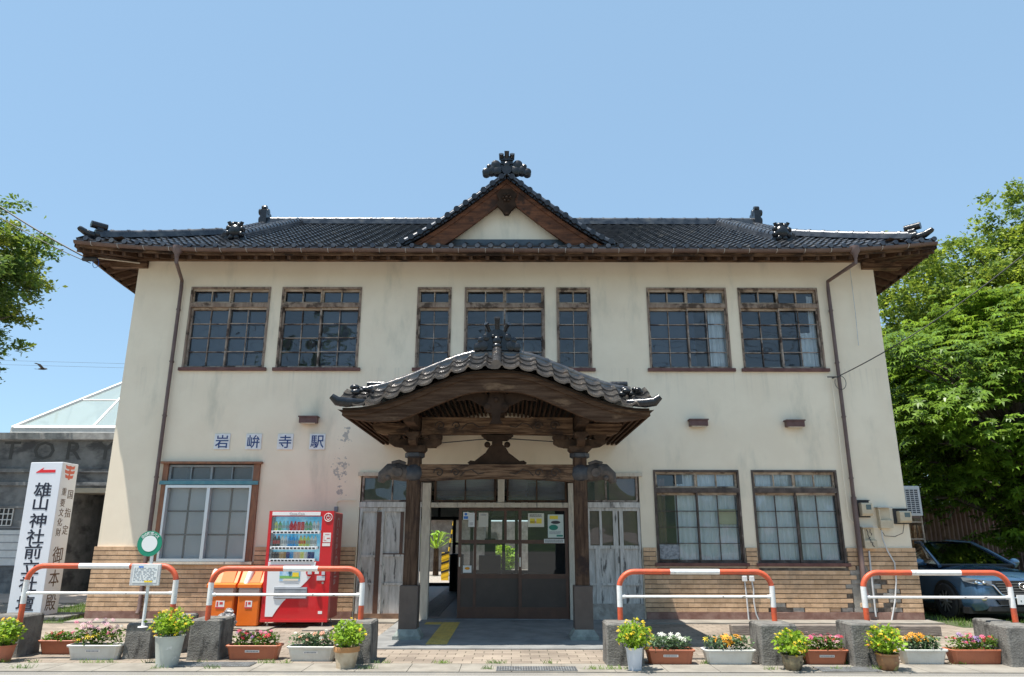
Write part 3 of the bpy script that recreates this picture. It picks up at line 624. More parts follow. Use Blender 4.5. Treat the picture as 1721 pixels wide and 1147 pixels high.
    for xx in (-1.4, -.6, .3): m.box(xx, xx + .7, BD - .115, BD - .104, 2.12, 2.6)
    m.build_each('rear_transom_pane', mat('paper_pane', (.75, .75, .72), None, rough=.8), B)
entrance()

# ---------------------------------------------------------------- roof
def tile_sheet(m, P, nu, nv, keep, K=7, amp=.034, step=.042, mi=0):
    """P(u,v) -> (point, normal); nu tile columns, nv courses from the eave up; each tile is a hollow with a roll at its side."""
    prof = []
    for k in range(K + 1):
        t = k / K; prof.append((t, (-.45 * math.sin(math.pi * min(t / .68, 1)) + (math.sin(math.pi * max(0, (t - .68) / .32)) * 1.0 if t > .68 else 0)) * amp))
    us = [(c + t, h) for c in range(nu) for t, h in prof[:-1]] + [(nu, prof[-1][1])]
    vs = []; fs = []; L = len(us)
    for j in range(nv):
        for (vv, off) in ((j, step + .012), (j, step), (j + 1.04, 0)):
            for (u, h) in us:
                p, n = P(u / nu, vv / nv); 
                if off > step: off2 = -.006
                else: off2 = off
                vs.append(p + n * (h + off2))
        b = j * 3 * L
        for i in range(L - 1):
            if not keep((us[i][0] + us[i + 1][0]) / 2 / nu, (j + .5) / nv): continue
            fs.append((b + i, b + i + 1, b + L + i + 1, b + L + i)); fs.append((b + L + i, b + L + i + 1, b + 2 * L + i + 1, b + 2 * L + i))
    m.add(vs, fs, mi)
GX0, GX1 = -7.05, 6.95             # main ridge ends (verges)
KX0, KX1 = -6.02, 5.86             # descending ridges
EX0, EX1 = BX0 - EO, BX1 + EO
def roof_z(y): return ZE + SL * (y + EO)
def build_roof():
    rf = MB()
    def PF(u, v):
        x = EX0 + (EX1 - EX0) * u; y = -EO + (RY + EO) * v
        return Vector((x, y, roof_z(y) + lift(x) * (1 - v) ** 2 + .05)), Vector((0, -.5, .86))
    def keepF(u, v):
        x = EX0 + (EX1 - EX0) * u; y = -EO + (RY + EO) * v
        d = min(x - EX0, EX1 - x)
        if y + EO > d + .02 and y + EO > 2.25: return GX0 - .05 < x < GX1 + .05
        return y + EO <= d + .05
    tile_sheet(rf, PF, 66, 26, keepF)
    # rear slope, plain
    for (a, b) in ((GX0, GX1),): rf.quad((b, RY, roof_z(RY)), (a, RY, roof_z(RY)), (EX0, BD + EO, ZE), (EX1, BD + EO, ZE))
    # side slopes
    for s, ex in ((-1, EX0), (1, EX1)):
        def PS(u, v, s=s, ex=ex):
            y = -EO + (BD + 2 * EO) * u; d = 2.3 * v
            if s < 0: y = BD + EO - (BD + 2 * EO) * u
            return Vector((ex - s * d, y, ZE + SL * d + lift(ex) * (1 - v) * max(0, 1 - (y + EO) / 3.0) ** 2 + .05)), Vector((s * .5, 0, .86))
        def keepS(u, v):
            y = (BD + 2 * EO) * u; d = 2.3 * v; return d <= min(y, BD + 2 * EO - y) + .05
        tile_sheet(rf, PS, 40, 10, keepS, K=5)
    o = rf.build('roof', TILE, B)
    # gable end walls of the upper roof
    g = MB()
    for s, gx in ((-1, GX0 + .35), (1, GX1 - .35)):
        g.add([(gx, EX0 * 0 + 1.2, roof_z(1.2) - .05), (gx, 2 * RY - 1.2, roof_z(1.2) - .05), (gx, RY, roof_z(RY) - .1)], [(0, 1, 2)])
    g.build('gable_wall', PLASTER, B)
    # eave-end round tiles
    e = MB(); n = 66; dx = (EX1 - EX0) / n
    for i in range(n):
        x = EX0 + dx * (i + .84); z = ZE + lift(x) + .085
        e.lathe([(.048, -.02), (.052, 0), (.052, .05)], (x, -EO - .02, z), 10, axis='y'); e.box(x - dx * .8, x - .04, -EO - .018, -EO, z - .075, z - .03)
    e.build('eave_tile', TILE, B, smooth=True)
    # ridges
    def ridge(name, path, w_, layers, cap, joint=.3, parent=B):
        m = MB(); sec = []; h = .038; z = 0; left = []
        for k in range(layers):
            ww = w_ / 2 - k * w_ * .06
            left += [(-ww, z), (-ww, z + h * .55), (-ww + .012, z + h * .6), (-ww + .012, z + h)]; z += h
        right = [(-a, b) for a, b in reversed(left)]
        m.sweep(left + right, path)
        capsec = [(cap * math.cos(a), z + cap * .9 * math.sin(a)) for a in [math.pi - math.pi * i / 8 for i in range(9)]]
        m.sweep(capsec, path)
        pts = [Vector(p) for p in path]; d = 0; nxt = .12
        for i in range(len(pts) - 1):
            L = (pts[i + 1] - pts[i]).length; t = (pts[i + 1] - pts[i]).normalized()
            while nxt < d + L:
                p = pts[i] + t * (nxt - d); big = [(a * 1.18, z + (b - z) * 1.18) for a, b in capsec]
                m.sweep(big, [p - t * .025, p + t * .025]); nxt += joint
            d += L
        return m.build(name, TILE, parent, smooth=True)
    zr = roof_z(RY)
    ridge('main_ridge', [(GX0 - .05 + (GX1 - GX0 + .1) * i / 8, RY, zr + .02) for i in range(9)], .34, 5, .075, .33)
    def oni(name, c, s, par, kind=0):
        m = MB(); cx, cy, cz = c
        if kind == 0:      # crested ogre tile with scrolls and prongs
            m.prism([(cx + a * s, cz + b * s) for a, b in ((-.32, 0), (.32, 0), (.36, .16), (.32, .36), (.2, .50), (0, .58), (-.2, .50), (-.32, .36), (-.36, .16))], cy, cy + .14 * s)
            for sx in (-1, 1):
                for k, (bx, bz, br) in enumerate(((.36, .12, .13), (.50, .08, .10), (.28, .34, .09), (.42, .26, .08))):
                    m.lathe([(br * s * .5, -.05 * s), (br * s, -.03 * s), (br * s, .1 * s), (br * s * .7, .12 * s)], (cx + sx * bx * s, cy, cz + bz * s), 12, axis='y')
                pr = [(cx + sx * .16 * s, cy + .05, cz + .42 * s), (cx + sx * .24 * s, cy - .02 * s, cz + .60 * s), (cx + sx * .29 * s, cy - .10 * s, cz + .68 * s)]
                m.tube(pr, [.045 * s, .05 * s, .062 * s], 10)
            m.tube([(cx, cy + .05, cz + .5 * s), (cx, cy - .02 * s, cz + .72 * s), (cx, cy - .1 * s, cz + .84 * s)], [.06 * s, .065 * s, .075 * s], 10)
            m.ball((cx, cy - .02 * s, cz + .25 * s), .12 * s, (1, .6, 1)); m.ball((cx, cy - .05 * s, cz + .1 * s), .1 * s, (1.2, .6, .8))
            for sx in (-1, 1): m.ball((cx + sx * .1 * s, cy - .03 * s, cz + .36 * s), .05 * s)
        elif kind == 2:    # stepped block with cloud lumps
            m.prism([(cx + a * s, cz + b * s) for a, b in ((-.22, 0), (.22, 0), (.20, .18), (.16, .30), (.19, .46), (.15, .50), (-.15, .50), (-.19, .46), (-.16, .30), (-.20, .18))], cy, cy + .2 * s)
            for sx in (-1, 0, 1): m.tube([(cx + sx * .15 * s, cy + .05, cz + .42 * s), (cx + sx * .15 * s, cy - .06 * s, cz + (.62 if sx == 0 else .53) * s)], [.06 * s, .07 * s], 10)
            for k, (bx, bz, br) in enumerate(((.30, .22, .13), (.26, .05, .13), (.42, .06, .13), (.56, .0, .11), (.48, .16, .07))):
                for sx in (-1, 1): m.lathe([(br * s * .4, -.07 * s), (br * s, -.04 * s), (br * s, .14 * s)], (cx + sx * bx * s, cy, cz + bz * s), 12, axis='y')
            for q in (.36, .24, .12): m.box(cx - .2 * s, cx + .2 * s, cy - .03 * s, cy - .001, cz + q * s, cz + (q + .035) * s)
            m.ball((cx, cy - .02 * s, cz + .22 * s), .10 * s, (1, .6, 1))
        elif kind == 1:    # rosette on a descending ridge
            for k in range(8):
                a = math.pi * 2 * k / 8 + .3; m.ball((cx + .15 * s * math.cos(a), cy - .01, cz + .17 * s + .15 * s * math.sin(a)), .065 * s, (1, 1.1, 1), 10, 6)
            m.ball((cx, cy, cz + .17 * s), .16 * s, (1, .7, 1)); m.prism([(cx - .26 * s, cz - .06 * s), (cx + .26 * s, cz - .06 * s), (cx + .17 * s, cz + .12 * s), (cx - .17 * s, cz + .12 * s)], cy, cy + .12)
            for sx in (-1, 0, 1): m.tube([(cx + sx * .1 * s, cy, cz + .28 * s), (cx + sx * .14 * s, cy - .04, cz + .37 * s)], [.03 * s, .04 * s], 8)
        return m.build(name, TILEO, par, smooth=True)
    # ridge end ornaments, seen edge on: stacked drums
    for s, gx in ((-1, GX0), (1, GX1)):
        m = MB(); x = gx - s * .02
        for k, (zz, r, ln) in enumerate(((.06, .12, .22), (.2, .09, .17), (.33, .09, .28), (.46, .07, .14))):
            m.lathe([(r, -ln / 2), (r * 1.1, -ln / 2 + .02), (r * 1.1, ln / 2 - .02), (r, ln / 2)], (x + s * .04, RY - .02, zr + .1 + zz), 12, axis='x')
        m.box(x - .09, x + .09, RY - .2, RY + .2, zr + .0, zr + .44); m.build('ridge_end_tile', TILEO, B, smooth=True)
    # descending ridges
    for s, kx in ((-1, KX0), (1, KX1)):
        y0 = .33
        p = [(kx, y, roof_z(y) + .07) for y in np.linspace(y0, RY - .1, 9)]
        ridge('descending_ridge', p, .30, 3, .08, .25)
        ridge('descending_ridge', [(kx + s * .36, y, roof_z(y) + .07) for y in np.linspace(y0 + .3, RY - .1, 8)], .26, 2, .075, .25)
        oni('ogre_tile', (kx, y0 - .08, roof_z(y0) + .06), 1.05, B, 1)
        # verge
        ridge('verge_ridge', [(kx + s * 1.0, y, roof_z(y) + .05) for y in np.linspace(1.3, RY - .05, 8)], .2, 1, .07, .25)
    # hip ridges to the corners
    for s, ex in ((-1, EX0), (1, EX1)):
        p = []
        for t in np.linspace(.14, 1.0, 9):
            d = 2.05 * t; x = ex - s * d; p.append((x, -EO + d, ZE + SL * d + lift(x) * (1 - d / 5.5) ** 2 + .075))
        p.reverse(); ridge('hip_ridge', p, .26, 3, .075, .32)
        q = p[-1]; m = MB()
        dv = Vector((s, -1, 0)).normalized(); c = Vector(q) + Vector((0, 0, .05))
        for k, (zz, r, ln) in enumerate(((.02, .1, .16), (.12, .08, .12), (.22, .075, .3))): m.tube([c + dv * (-ln * .4) + Vector((0, 0, zz)), c + dv * ln * .6 + Vector((0, 0, zz))], r, 12)
        m.build('hip_end_tile', TILEO, B, smooth=True)
        m = MB(); c = Vector((ex - s * .42, -EO + .42, ZE + lift(ex) + .13 + .14)); pts = [c, c + dv * .25 + Vector((0, 0, -.05)), c + dv * .42 + Vector((0, 0, -.03)), c + dv * .55 + Vector((0, 0, .03)), c + dv * .58 + Vector((0, 0, .05))]
        m.tube(pts, [.07, .08, .07, .055, .035], 10); m.build('corner_tip_tile', TILEO, B, smooth=True)
    return ridge, oni
ridge, oni = build_roof()

def eaves():
    # board soffit (slopes up to the wall), fascia, rafters, gutter
    n = 34
    m = MB()
    def ez(x): return ZE + lift(x) - .05
    xs = np.linspace(EX0 + .03, EX1 - .03, n + 1)
    for i in range(n):
        a, b = xs[i], xs[i + 1]
        m.quad((a, -EO + .04, ez(a)), (b, -EO + .04, ez(b)), (b, .05, ZE + .30), (a, .05, ZE + .30))
    for s, ex, wx in ((-1, EX0, BX0), (1, EX1, BX1)):
        ys = np.linspace(-EO + .03, BD + EO, 24)
        for i in range(23):
            c, d = ys[i], ys[i + 1]
            def sz(y): return ZE - .05 + lift(ex) * max(0, 1 - (y + EO) / 3.0) ** 2
            m.quad((ex - s * .04, c, sz(c)), (ex - s * .04, d, sz(d)), (wx + s * -.03, d, ZE + .30), (wx - s * .03, c, ZE + .30))
    m.build('soffit_board', RAFTER, B)
    m = MB()
    for i in range(n):
        a, b = xs[i], xs[i + 1]
        m.add([(a, -EO + .0, ez(a) - .06), (b, -EO, ez(b) - .06), (b, -EO, ez(b) + .07), (a, -EO, ez(a) + .07), (a, -EO + .04, ez(a) - .06), (b, -EO + .04, ez(b) - .06), (b, -EO + .04, ez(b) + .07), (a, -EO + .04, ez(a) + .07)], [(0, 1, 2, 3), (4, 7, 6, 5), (0, 4, 5, 1), (3, 2, 6, 7)])
    for s, ex in ((-1, EX0), (1, EX1)):
        ys = np.linspace(-EO, BD + EO, 24)
        for i in range(23):
            c, d = ys[i], ys[i + 1]
            def sz(y): return ZE - .05 + lift(ex) * max(0, 1 - (y + EO) / 3.0) ** 2
            m.quad((ex, c, sz(c) - .06), (ex, d, sz(d) - .06), (ex, d, sz(d) + .09), (ex, c, sz(c) + .09)); m.quad((ex, c, sz(c) - .06), (ex - s * .04, c, sz(c) - .06), (ex - s * .04, d, sz(d) - .06), (ex, d, sz(d) - .06))
    m.build('fascia', WOODX, B)
    # beam at the wall head
    m = MB(); m.box(BX0 - .06, BX1 + .06, -.10, -.001, 7.09, 7.22); m.box(BX0 - .55, BX0 + .2, -.1, .06, 6.93, 7.09); m.box(BX1 - .25, BX1 + .55, -.1, .06, 6.93, 7.09)
    m.box(BX0 - .06, BX0 - .001, .06, BD, 7.05, 7.2); m.box(BX1 + .001, BX1 + .06, .06, BD, 7.05, 7.2); m.build_each('wall_plate', WOODX, B)
    rm = MB(); L = math.hypot(EO - .08, .34); rm.box(-.035, .035, 0, .86, -.125, 0)
    proto = None; x = BX0 + .1; k = 0
    def rafter(p, q):
        nonlocal proto
        if proto is None: proto = rm.build('rafter', RAFTER, B); o = proto
        else: o = proto.copy(); C.objects.link(o); o.parent = B
        d = Vector(q) - Vector(p); yaw = math.atan2(-d.x, d.y); pit = math.atan2(d.z, math.hypot(d.x, d.y))
        o.location = p; o.rotation_euler = (Matrix.Rotation(yaw, 3, 'Z') @ Matrix.Rotation(pit, 3, 'X')).to_euler(); o.scale = (1, d.length / .86, 1)
    while x < BX1 - .05: rafter((x, -EO + .045, ez(x) - .003), (x, .0, ZE + .27)); x += .33
    for s, ex, wx in ((-1, EX0, BX0), (1, EX1, BX1)):          # fan at the corners, then along the side
        for t in (.18, .4, .62, .84): rafter((wx + s * EO * t, -EO + .045, ez(wx + s * EO * t)), (wx - s * .02, .0, ZE + .26))
        for t in (.25, .5, .75): rafter((ex - s * .05, -EO * t, ZE - .05 + lift(ex) * .7), (wx - s * .02, .02, ZE + .26))
        y = .25
        while y < 5: rafter((ex - s * .05, y, ZE - .05 + lift(ex) * max(0, 1 - (y + EO) / 3.0) ** 2), (wx, y, ZE + .26)); y += .33
        m = MB(); c0 = Vector((ex - s * .05, -EO + .05, ez(ex) - .06)); c1 = Vector((wx - s * .1, .1, ZE + .12)); m.sweep([(-.07, -.07), (.07, -.07), (.07, .07), (-.07, .07)], [c0, c1]); m.build('hip_rafter', WOOD, B)
    # gutter: half round
    gp = [(x, -EO - .075, ez(x) + .035) for x in np.linspace(EX0 + .05, EX1 - .05, 40)]
    sec = [(.062 * math.cos(a), .062 * math.sin(a)) for a in np.linspace(math.pi, 2 * math.pi, 9)]; sec += [(.056 * math.cos(a), .056 * math.sin(a)) for a in np.linspace(2 * math.pi, math.pi, 9)]
    m = MB(); m.sweep(sec, gp); g = m.build('gutter', COPPER, B, smooth=True)
    br = MB(); x = EX0 + .4
    while x < EX1 - .3:
        pts = [(x, -EO - .075 + .067 * math.cos(a), ez(x) + .037 + .067 * math.sin(a)) for a in np.linspace(math.pi, 1.95 * math.pi, 8)]; br.tube(pts, .006, 5); x += .48 + random.random() * .08
    br.build_each('gutter_bracket', mat('pale_bracket', (.5, .48, .45), None, rough=.4, metal=.5), g)
    for s, xh, xw, zb in ((-1, -6.62, -6.87, .12), (1, 6.78, 6.565, .42)):
        m = MB(); z0 = ez(xh) - .0
        m.lathe([(.04, -.16), (.05, -.1), (.095, -.04), (.095, .07)], (xh, -EO - .075, z0), 12); m.tube([(xh, -EO - .075, z0 - .12), (xh, -EO - .06, z0 - .26), (xw, -.1, 6.63), (xw, -.085, 6.45), (xw, -.085, 2.2)], .036, 10)
        m.tube([(xw, -.085, 2.25), (xw, -.085, zb + .1), (xw, -.14, zb)], .041 if s < 0 else .05, 10)
        for zz in (6.0, 4.9, 3.8, 2.6, 1.5): m.lathe([(.046, -.012), (.046, .012)], (xw, -.085, zz), 10); m.box(xw - .01, xw + .01, -.05, 0, zz - .01, zz + .01)
        o = m.build('downpipe', PIPE, B, smooth=True)
eaves()

def front_gable():
    cx = -.115; yf = -.62; hw = 2.18; zp, zb = 8.72, 7.16
    def zc(t): return zb + (zp - zb) * (1 - t) ** 1.2       # t 0 at the peak, 1 at the tip
    P = [(t, zc(t)) for t in np.linspace(0, 1, 13)]
    up = MB()
    for s in (-1, 1):                                          # tiled slopes
        def PS(u, v, s=s):
            vv = 1 - v; yy = yf - .08 + 3.0 * (u if s > 0 else 1 - u)
            return Vector((cx + s * hw * 1.02 * vv, yy, zc(vv) + .03)), Vector((s * .55, 0, .83))
        tile_sheet(up, PS, 11, 10, lambda u, v: True, K=5)
    o = up.build('front_gable_roof', TILE, B)
    for s in (-1, 1):
        m = MB(); m.sweep([(-.05, .0), (.05, .0), (.05, .03), (-.05, .03)], [(cx + s * hw * t, yf - .1, z + .02) for t, z in P])
        m.tube([(cx + s * hw * t, yf + .10, z + .12) for t, z in P], .085, 10); m.tube([(cx + s * hw * t, yf + .28, z + .08) for t, z in P], .06, 8)
        m.build('verge_ridge', TILE, o, smooth=True)
        e = MB(); k = 0
        L = 2.72; nn = 12
        for k in range(nn):
            t = (k + .6) / nn; z = zc(t); dz = (zc(min(1, t + .02)) - zc(t - .02)) / .04 / hw
            x = cx + s * hw * t
            e.lathe([(.062, -.04), (.072, .0), (.072, .2)], (x, yf - .12, z + .055), 10, axis='y')
            Mx = Matrix.Translation((x, 0, z)) @ Matrix.Rotation(-math.atan(dz) * s, 4, 'Y'); e.box(-.1, .1, yf - .105, yf - .06, -.035, .045, M=Mx)
        e.build('verge_tile', TILEO, o, smooth=True)
        b = MB(); q = []                                      # bargeboards
        top = [(cx + s * (hw - .05) * t, zc(t) - .03) for t in np.linspace(0, 1, 11)]
        bot = [(cx + s * (hw - .12) * t, zc(t) - .03 - (.37 + .05 * (1 - t)) - (.02 if t > 0 else .05)) for t in np.linspace(0, .97, 11)]
        for i in range(10):
            for (ya, yb) in ((yf, yf + .07),):
                a, b_, c, d = top[i], top[i + 1], bot[i + 1], bot[i]
                vs = [(p[0], yy, max(p[1], zb - .06)) for yy in (ya, yb) for p in (a, b_, c, d)]
                b.add(vs, [(0, 1, 2, 3), (7, 6, 5, 4), (0, 4, 5, 1), (3, 2, 6, 7)])
                mid = [(a[0], a[1] - .10), (b_[0], b_[1] - .10)]
                vs = [(p[0], yy, max(p[1], zb - .04)) for yy in (ya - .025, ya) for p in (a, b_, mid[1], mid[0])]
                b.add(vs, [(0, 1, 2, 3), (0, 4, 5, 1), (3, 2, 6, 7)])
        b.build('bargeboard', REDWOOD, o)
    m = MB(); yy = yf + .22; zt = zb + .25
    m.add([(cx - 1.75, yy, zt), (cx + 1.75, yy, zt), (cx, yy, zp - .2)], [(0, 1, 2)]); m.build('gable_panel', PLASTER, o)
    m = MB(); m.box(cx - 1.5, cx + 1.5, yy - .06, yy, zt - .16, zt - .002); m.build('gable_flashing', mat('slate_flashing', (.05, .07, .09), (.07, .09, .11), 5, .5), o)
    # pendant
    m = MB(); zc0 = zp - .42; yq = yf + .0
    m.prism([(cx + a, zc0 + b) for a, b in ((-.11, .14), (.11, .14), (.21, .02), (.16, -.10), (.20, -.22), (.10, -.32), (.04, -.42), (-.04, -.42), (-.10, -.32), (-.20, -.22), (-.16, -.10), (-.21, .02))], yq - .05, yq + .05)
    for k in range(6): a = k * math.pi / 3; m.ball((cx + .07 * math.cos(a), yq - .06, zc0 - .06 + .07 * math.sin(a)), .035)
    m.ball((cx, yq - .07, zc0 - .06), .04)
    m.build('gable_pendant', MATS.get('very_dark_wood') or mat('very_dark_wood', (.03, .018, .012), (.05, .03, .02), 5, .85, spec=.1), o, smooth=True)
    m = MB()
    for s in (-1, 1):
        pts = [(.15, .03), (.22, .07), (.34, -.06), (.46, -.12), (.60, -.22), (.55, -.13), (.45, -.05), (.40, .01), (.3, .10), (.2, .17), (.12, .16)]
        m.prism([(cx + s * a, zc0 + b) for a, b in (pts if s > 0 else pts[::-1])], yq + .02, yq + .05)
    m.build_each('pendant_scroll', mat('pale_carving', (.25, .17, .11), (.15, .1, .07), 9, .8), o)
    og = oni('ogre_tile', (cx, yf - .1, zp + .08), .76, B, 2)
    m = MB(); m.tube([(cx, yf - .16, zp + .11), (cx, yf + .4, zp + .13)], .10, 12); m.build('ridge_end_tile', TILEO, B, smooth=True)
    ridge('gable_ridge', [(cx, y, zp + .02) for y in np.linspace(yf - .05, 2.6, 6)], .3, 3, .08, .3)
front_gable()

# ---------------------------------------------------------------- porch with curved gable
PX = -.235; PY = -2.52; YF = -3.78
PB = [(0, 3.86), (.45, 3.83), (.9, 3.67), (1.38, 3.47), (1.82, 3.33), (2.2, 3.29), (2.5, 3.32)]
def interp(tab, x):
    x = abs(x)
    if x >= tab[-1][0]: return tab[-1][1] + (x - tab[-1][0]) * .1
    for i in range(len(tab) - 1):
        if x <= tab[i + 1][0]:
            p0 = tab[i - 1] if i else (-tab[1][0], tab[1][1]); p1, p2 = tab[i], tab[i + 1]; p3 = tab[i + 2] if i + 2 < len(tab) else (2 * p2[0] - p1[0], 2 * p2[1] - p1[1])
            t = (x - p1[0]) / (p2[0] - p1[0]); m1 = (p2[1] - p0[1]) / (p2[0] - p0[0]) * (p2[0] - p1[0]); m2 = (p3[1] - p1[1]) / (p3[0] - p1[0]) * (p2[0] - p1[0])
            return (2 * t ** 3 - 3 * t * t + 1) * p1[1] + (t ** 3 - 2 * t * t + t) * m1 + (-2 * t ** 3 + 3 * t * t) * p2[1] + (t ** 3 - t * t) * m2
def kz(x): return interp(PB, x)
def porch():
    rt = MB(); HW = 2.34
    def P1(u, v):
        x = (u * 2 - 1) * HW; y = YF + .62 * v; s = (kz(x + .02) - kz(x - .02)) / .04
        return Vector((PX + x, y, kz(x) + .06 + .36 * v)), Vector((-s, -.5, .86)).normalized()
    tile_sheet(rt, P1, 19, 3, lambda u, v: True, K=8, amp=.042, step=.024)
    # back slope to the wall
    xs = np.linspace(-HW, HW, 41)
    for i in range(40):
        a, b = xs[i], xs[i + 1]
        rt.quad((PX + a, YF + .6, kz(a) + .38), (PX + b, YF + .6, kz(b) + .38), (PX + b, -.01, kz(b) + .36), (PX + a, -.01, kz(a) + .36))
    o = rt.build('porch_roof', TILEP, B)
    m = MB(); pth = [(PX + x, YF + .66, kz(x) + .41 - .05 * abs(x / 2.5) ** 3) for x in np.linspace(-2.08, 2.08, 33)]
    m.sweep([(-.07, -.05), (.07, -.05), (.07, .02), (-.07, .02)], pth); m.tube([(p[0], p[1] - .02, p[2] + .04) for p in pth], .05, 10)
    for k in range(1, 32, 3):
        p = Vector(pth[k]) + Vector((0, -.02, .04)); t = (Vector(pth[k + 1]) - Vector(pth[k - 1])).normalized(); m.tube([p - t * .02, p + t * .02], .058, 10)
    m.build('verge_ridge', TILEP, o, smooth=True)
    m = MB()                                                   # crest tile at the middle and tips
    m.tube([(PX, YF - .03, kz(0) + .10), (PX, YF + .62, kz(0) + .50)], .075, 12); m.build('crest_tile', TILEP, o, smooth=True)
    for s in (-1, 1):
        m = MB(); x0 = PX + s * 2.19; z = kz(2.3) + .1
        m.tube([(x0 - s * .25, YF + .1, z + .02), (x0, YF + .02, z + .0), (x0 + s * .13, YF - .03, z + .01), (x0 + s * .21, YF - .05, z + .08)], [.05, .075, .07, .045], 10)
        rr = random.Random(5 + s)
        for k in range(9): m.ball((x0 - s * (.05 + rr.random() * .26), YF + .12 + rr.random() * .2, z + .15 + rr.random() * .12), .035 + rr.random() * .03, (1.3, 1, .8), 8, 6)
        m.build('corner_tip_tile', TILEO, o, smooth=True)
        m = MB(); m.lathe([(.05, -.14), (.055, -.1), (.055, .14)], (PX + s * 1.95, YF + .95, kz(1.95) + .55), 10, axis='x'); m.build('ridge_end_tile', TILEO, o, smooth=True)
    # fascia boards (curved bargeboard)
    brg = MB(); n = 40; xs = np.linspace(-2.26, 2.26, n + 1); yb = YF + .12
    def bz(x): ax = abs(x); return kz(x) - (.27 + .03 * min(1, ax)) if ax < 1.45 else kz(x) - .30 + (ax - 1.45) * .27
    for i in range(n):
        a, b = xs[i], xs[i + 1]
        vs = [(PX + x, y, z) for y in (yb, yb + .09) for (x, z) in ((a, kz(a) + .03), (b, kz(b) + .03), (b, bz(b)), (a, bz(a)))]
        brg.add(vs, [(3, 2, 1, 0), (4, 5, 6, 7), (0, 1, 5, 4), (7, 6, 2, 3)])
        vs = [(PX + x, y, z) for y in (yb - .035, yb) for (x, z) in ((a, kz(a) + .035), (b, kz(b) + .035), (b, kz(b) - .075), (a, kz(a) - .075))]
        brg.add(vs, [(3, 2, 1, 0), (0, 1, 5, 4), (7, 6, 2, 3)])
    brg.add([(PX + 2.26, y, z) for y in (yb, yb + .09) for z in (kz(2.26) + .03, bz(2.26))], [(0, 1, 3, 2)]); brg.add([(PX - 2.26, y, z) for y in (yb, yb + .09) for z in (kz(2.26) + .03, bz(2.26))], [(0, 2, 3, 1)])
    brg.build('bargeboard', mat('dark_curved_board', (.055, .030, .018), (.11, .066, .042), 2.2, .8, .6, 7, spec=.12, stretch=(1, 6, 12), c3=(.20, .125, .075), s3=1.6, lo3=.58, hi3=.7, st3=(1, 1, 3)), o)
    # underside boards and ribs running back to the wall
    m = MB()
    xs = np.linspace(-2.32, 2.32, 50)
    for i in range(49):
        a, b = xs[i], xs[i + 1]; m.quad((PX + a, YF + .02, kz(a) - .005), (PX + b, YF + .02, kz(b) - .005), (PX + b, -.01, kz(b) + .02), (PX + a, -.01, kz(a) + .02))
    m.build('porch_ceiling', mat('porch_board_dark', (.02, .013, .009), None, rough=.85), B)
    rb = MB(); rb.box(-.017, .017, YF + .24, -.01, -.055, -.006); pr = None
    for x in list(np.arange(-2.28, 2.29, .08)):
        if pr is None: pr = rb.build('porch_rafter', mat('porch_rib_wood', (.045, .024, .015), (.08, .046, .028), 4, .85, spec=.1), B); q = pr
        else: q = pr.copy(); C.objects.link(q); q.parent = B
        s = (kz(x + .02) - kz(x - .02)) / .04; q.location = (PX + x, 0, kz(x)); q.rotation_euler = (0, -math.atan(s), 0)
    m = MB()                                                   # second eave board under the ribs
    for s in (-1, 1): m.box(PX + s * 1.32 - .08, PX + s * 1.32 + .08, YF + .35, -.02, 3.17, 3.34)
    m.build_each('side_beam', WOOD, B)
    # pillars
    for s in (-1, 1):
        x = PX + s * 1.325
        m = MB(); c = .105; b_ = .02
        m.prism([(x - c + b_, PY - c), (x + c - b_, PY - c), (x + c, PY - c + b_), (x + c, PY + c - b_), (x + c - b_, PY + c), (x - c + b_, PY + c), (x - c, PY + c - b_), (x - c, PY - c + b_)], .1, 2.72, 'z')
        p = m.build('porch_pillar', WOODZ, B)
        m = MB(); m.bbox(x - .14, x + .14, PY - .14, PY + .14, .13, .78, .008); m.build('copper_sleeve', mat('brown_metal_sleeve', (.085, .065, .055), (.11, .085, .07), 4, .45, .05), p)
        m = MB(); 
        for (h0, h1, r0, r1) in ((.0, .05, .21, .21), (.05, .14, .20, .145)): m.add([(x + i * r0, PY + j * r0, h0 + .02) for i, j in ((-1, -1), (1, -1), (1, 1), (-1, 1))] + [(x + i * r1, PY + j * r1, h1 + .02) for i, j in ((-1, -1), (1, -1), (1, 1), (-1, 1))], [(0, 1, 5, 4), (1, 2, 6, 5), (2, 3, 7, 6), (3, 0, 4, 7), (4, 5, 6, 7)])
        m.build('base_stone', mat('green_grey_stone', (.30, .33, .29), (.2, .22, .2), 8, .9, .5), p)
        # capital: moulding, then bracket arms with bearing blocks
        m = MB(); m.lathe([(.11, 0), (.15, .03), (.17, .1), (.16, .2), (.12, .25)], (x, PY, 2.35), 16)
        m.lathe([(.10, .0), (.16, .03), (.16, .09), (.11, .12)], (x, PY, 2.70), 6)
        m.build('pillar_capital', mat('black_copper', (.03, .032, .04), (.06, .06, .065), 9, .45, .3), p, smooth=True)
        m = MB(); z = 2.80
        m.prism([(x - .13, z), (x + .13, z), (x + .18, z + .05), (x + .18, z + .10), (x - .18, z + .10), (x - .18, z + .05)], PY - .17, PY + .17)
        arm = [(-.42, .21), (.42, .21), (.42, .15), (.34, .10), (.2, .08), (-.2, .08), (-.34, .10), (-.42, .15)]
        m.prism([(x + a, z + b) for a, b in arm], PY - .06, PY + .06)
        m.prism([(PY + a, z + b) for a, b in arm], x - .06, x + .06, 'x')
        for dx_ in (-.33, 0, .33):
            for dy in ((0,) if dx_ else (-.33, 0, .33)): m.prism([(x + dx_ - .07, z + .205), (x + dx_ + .07, z + .205), (x + dx_ + .1, z + .235), (x + dx_ + .1, z + .28), (x + dx_ - .1, z + .28), (x + dx_ - .1, z + .235)], PY + dy - .1, PY + dy + .1)
        m.build('bracket', WOOD, p)
        m = MB(); xo = x + s * .10
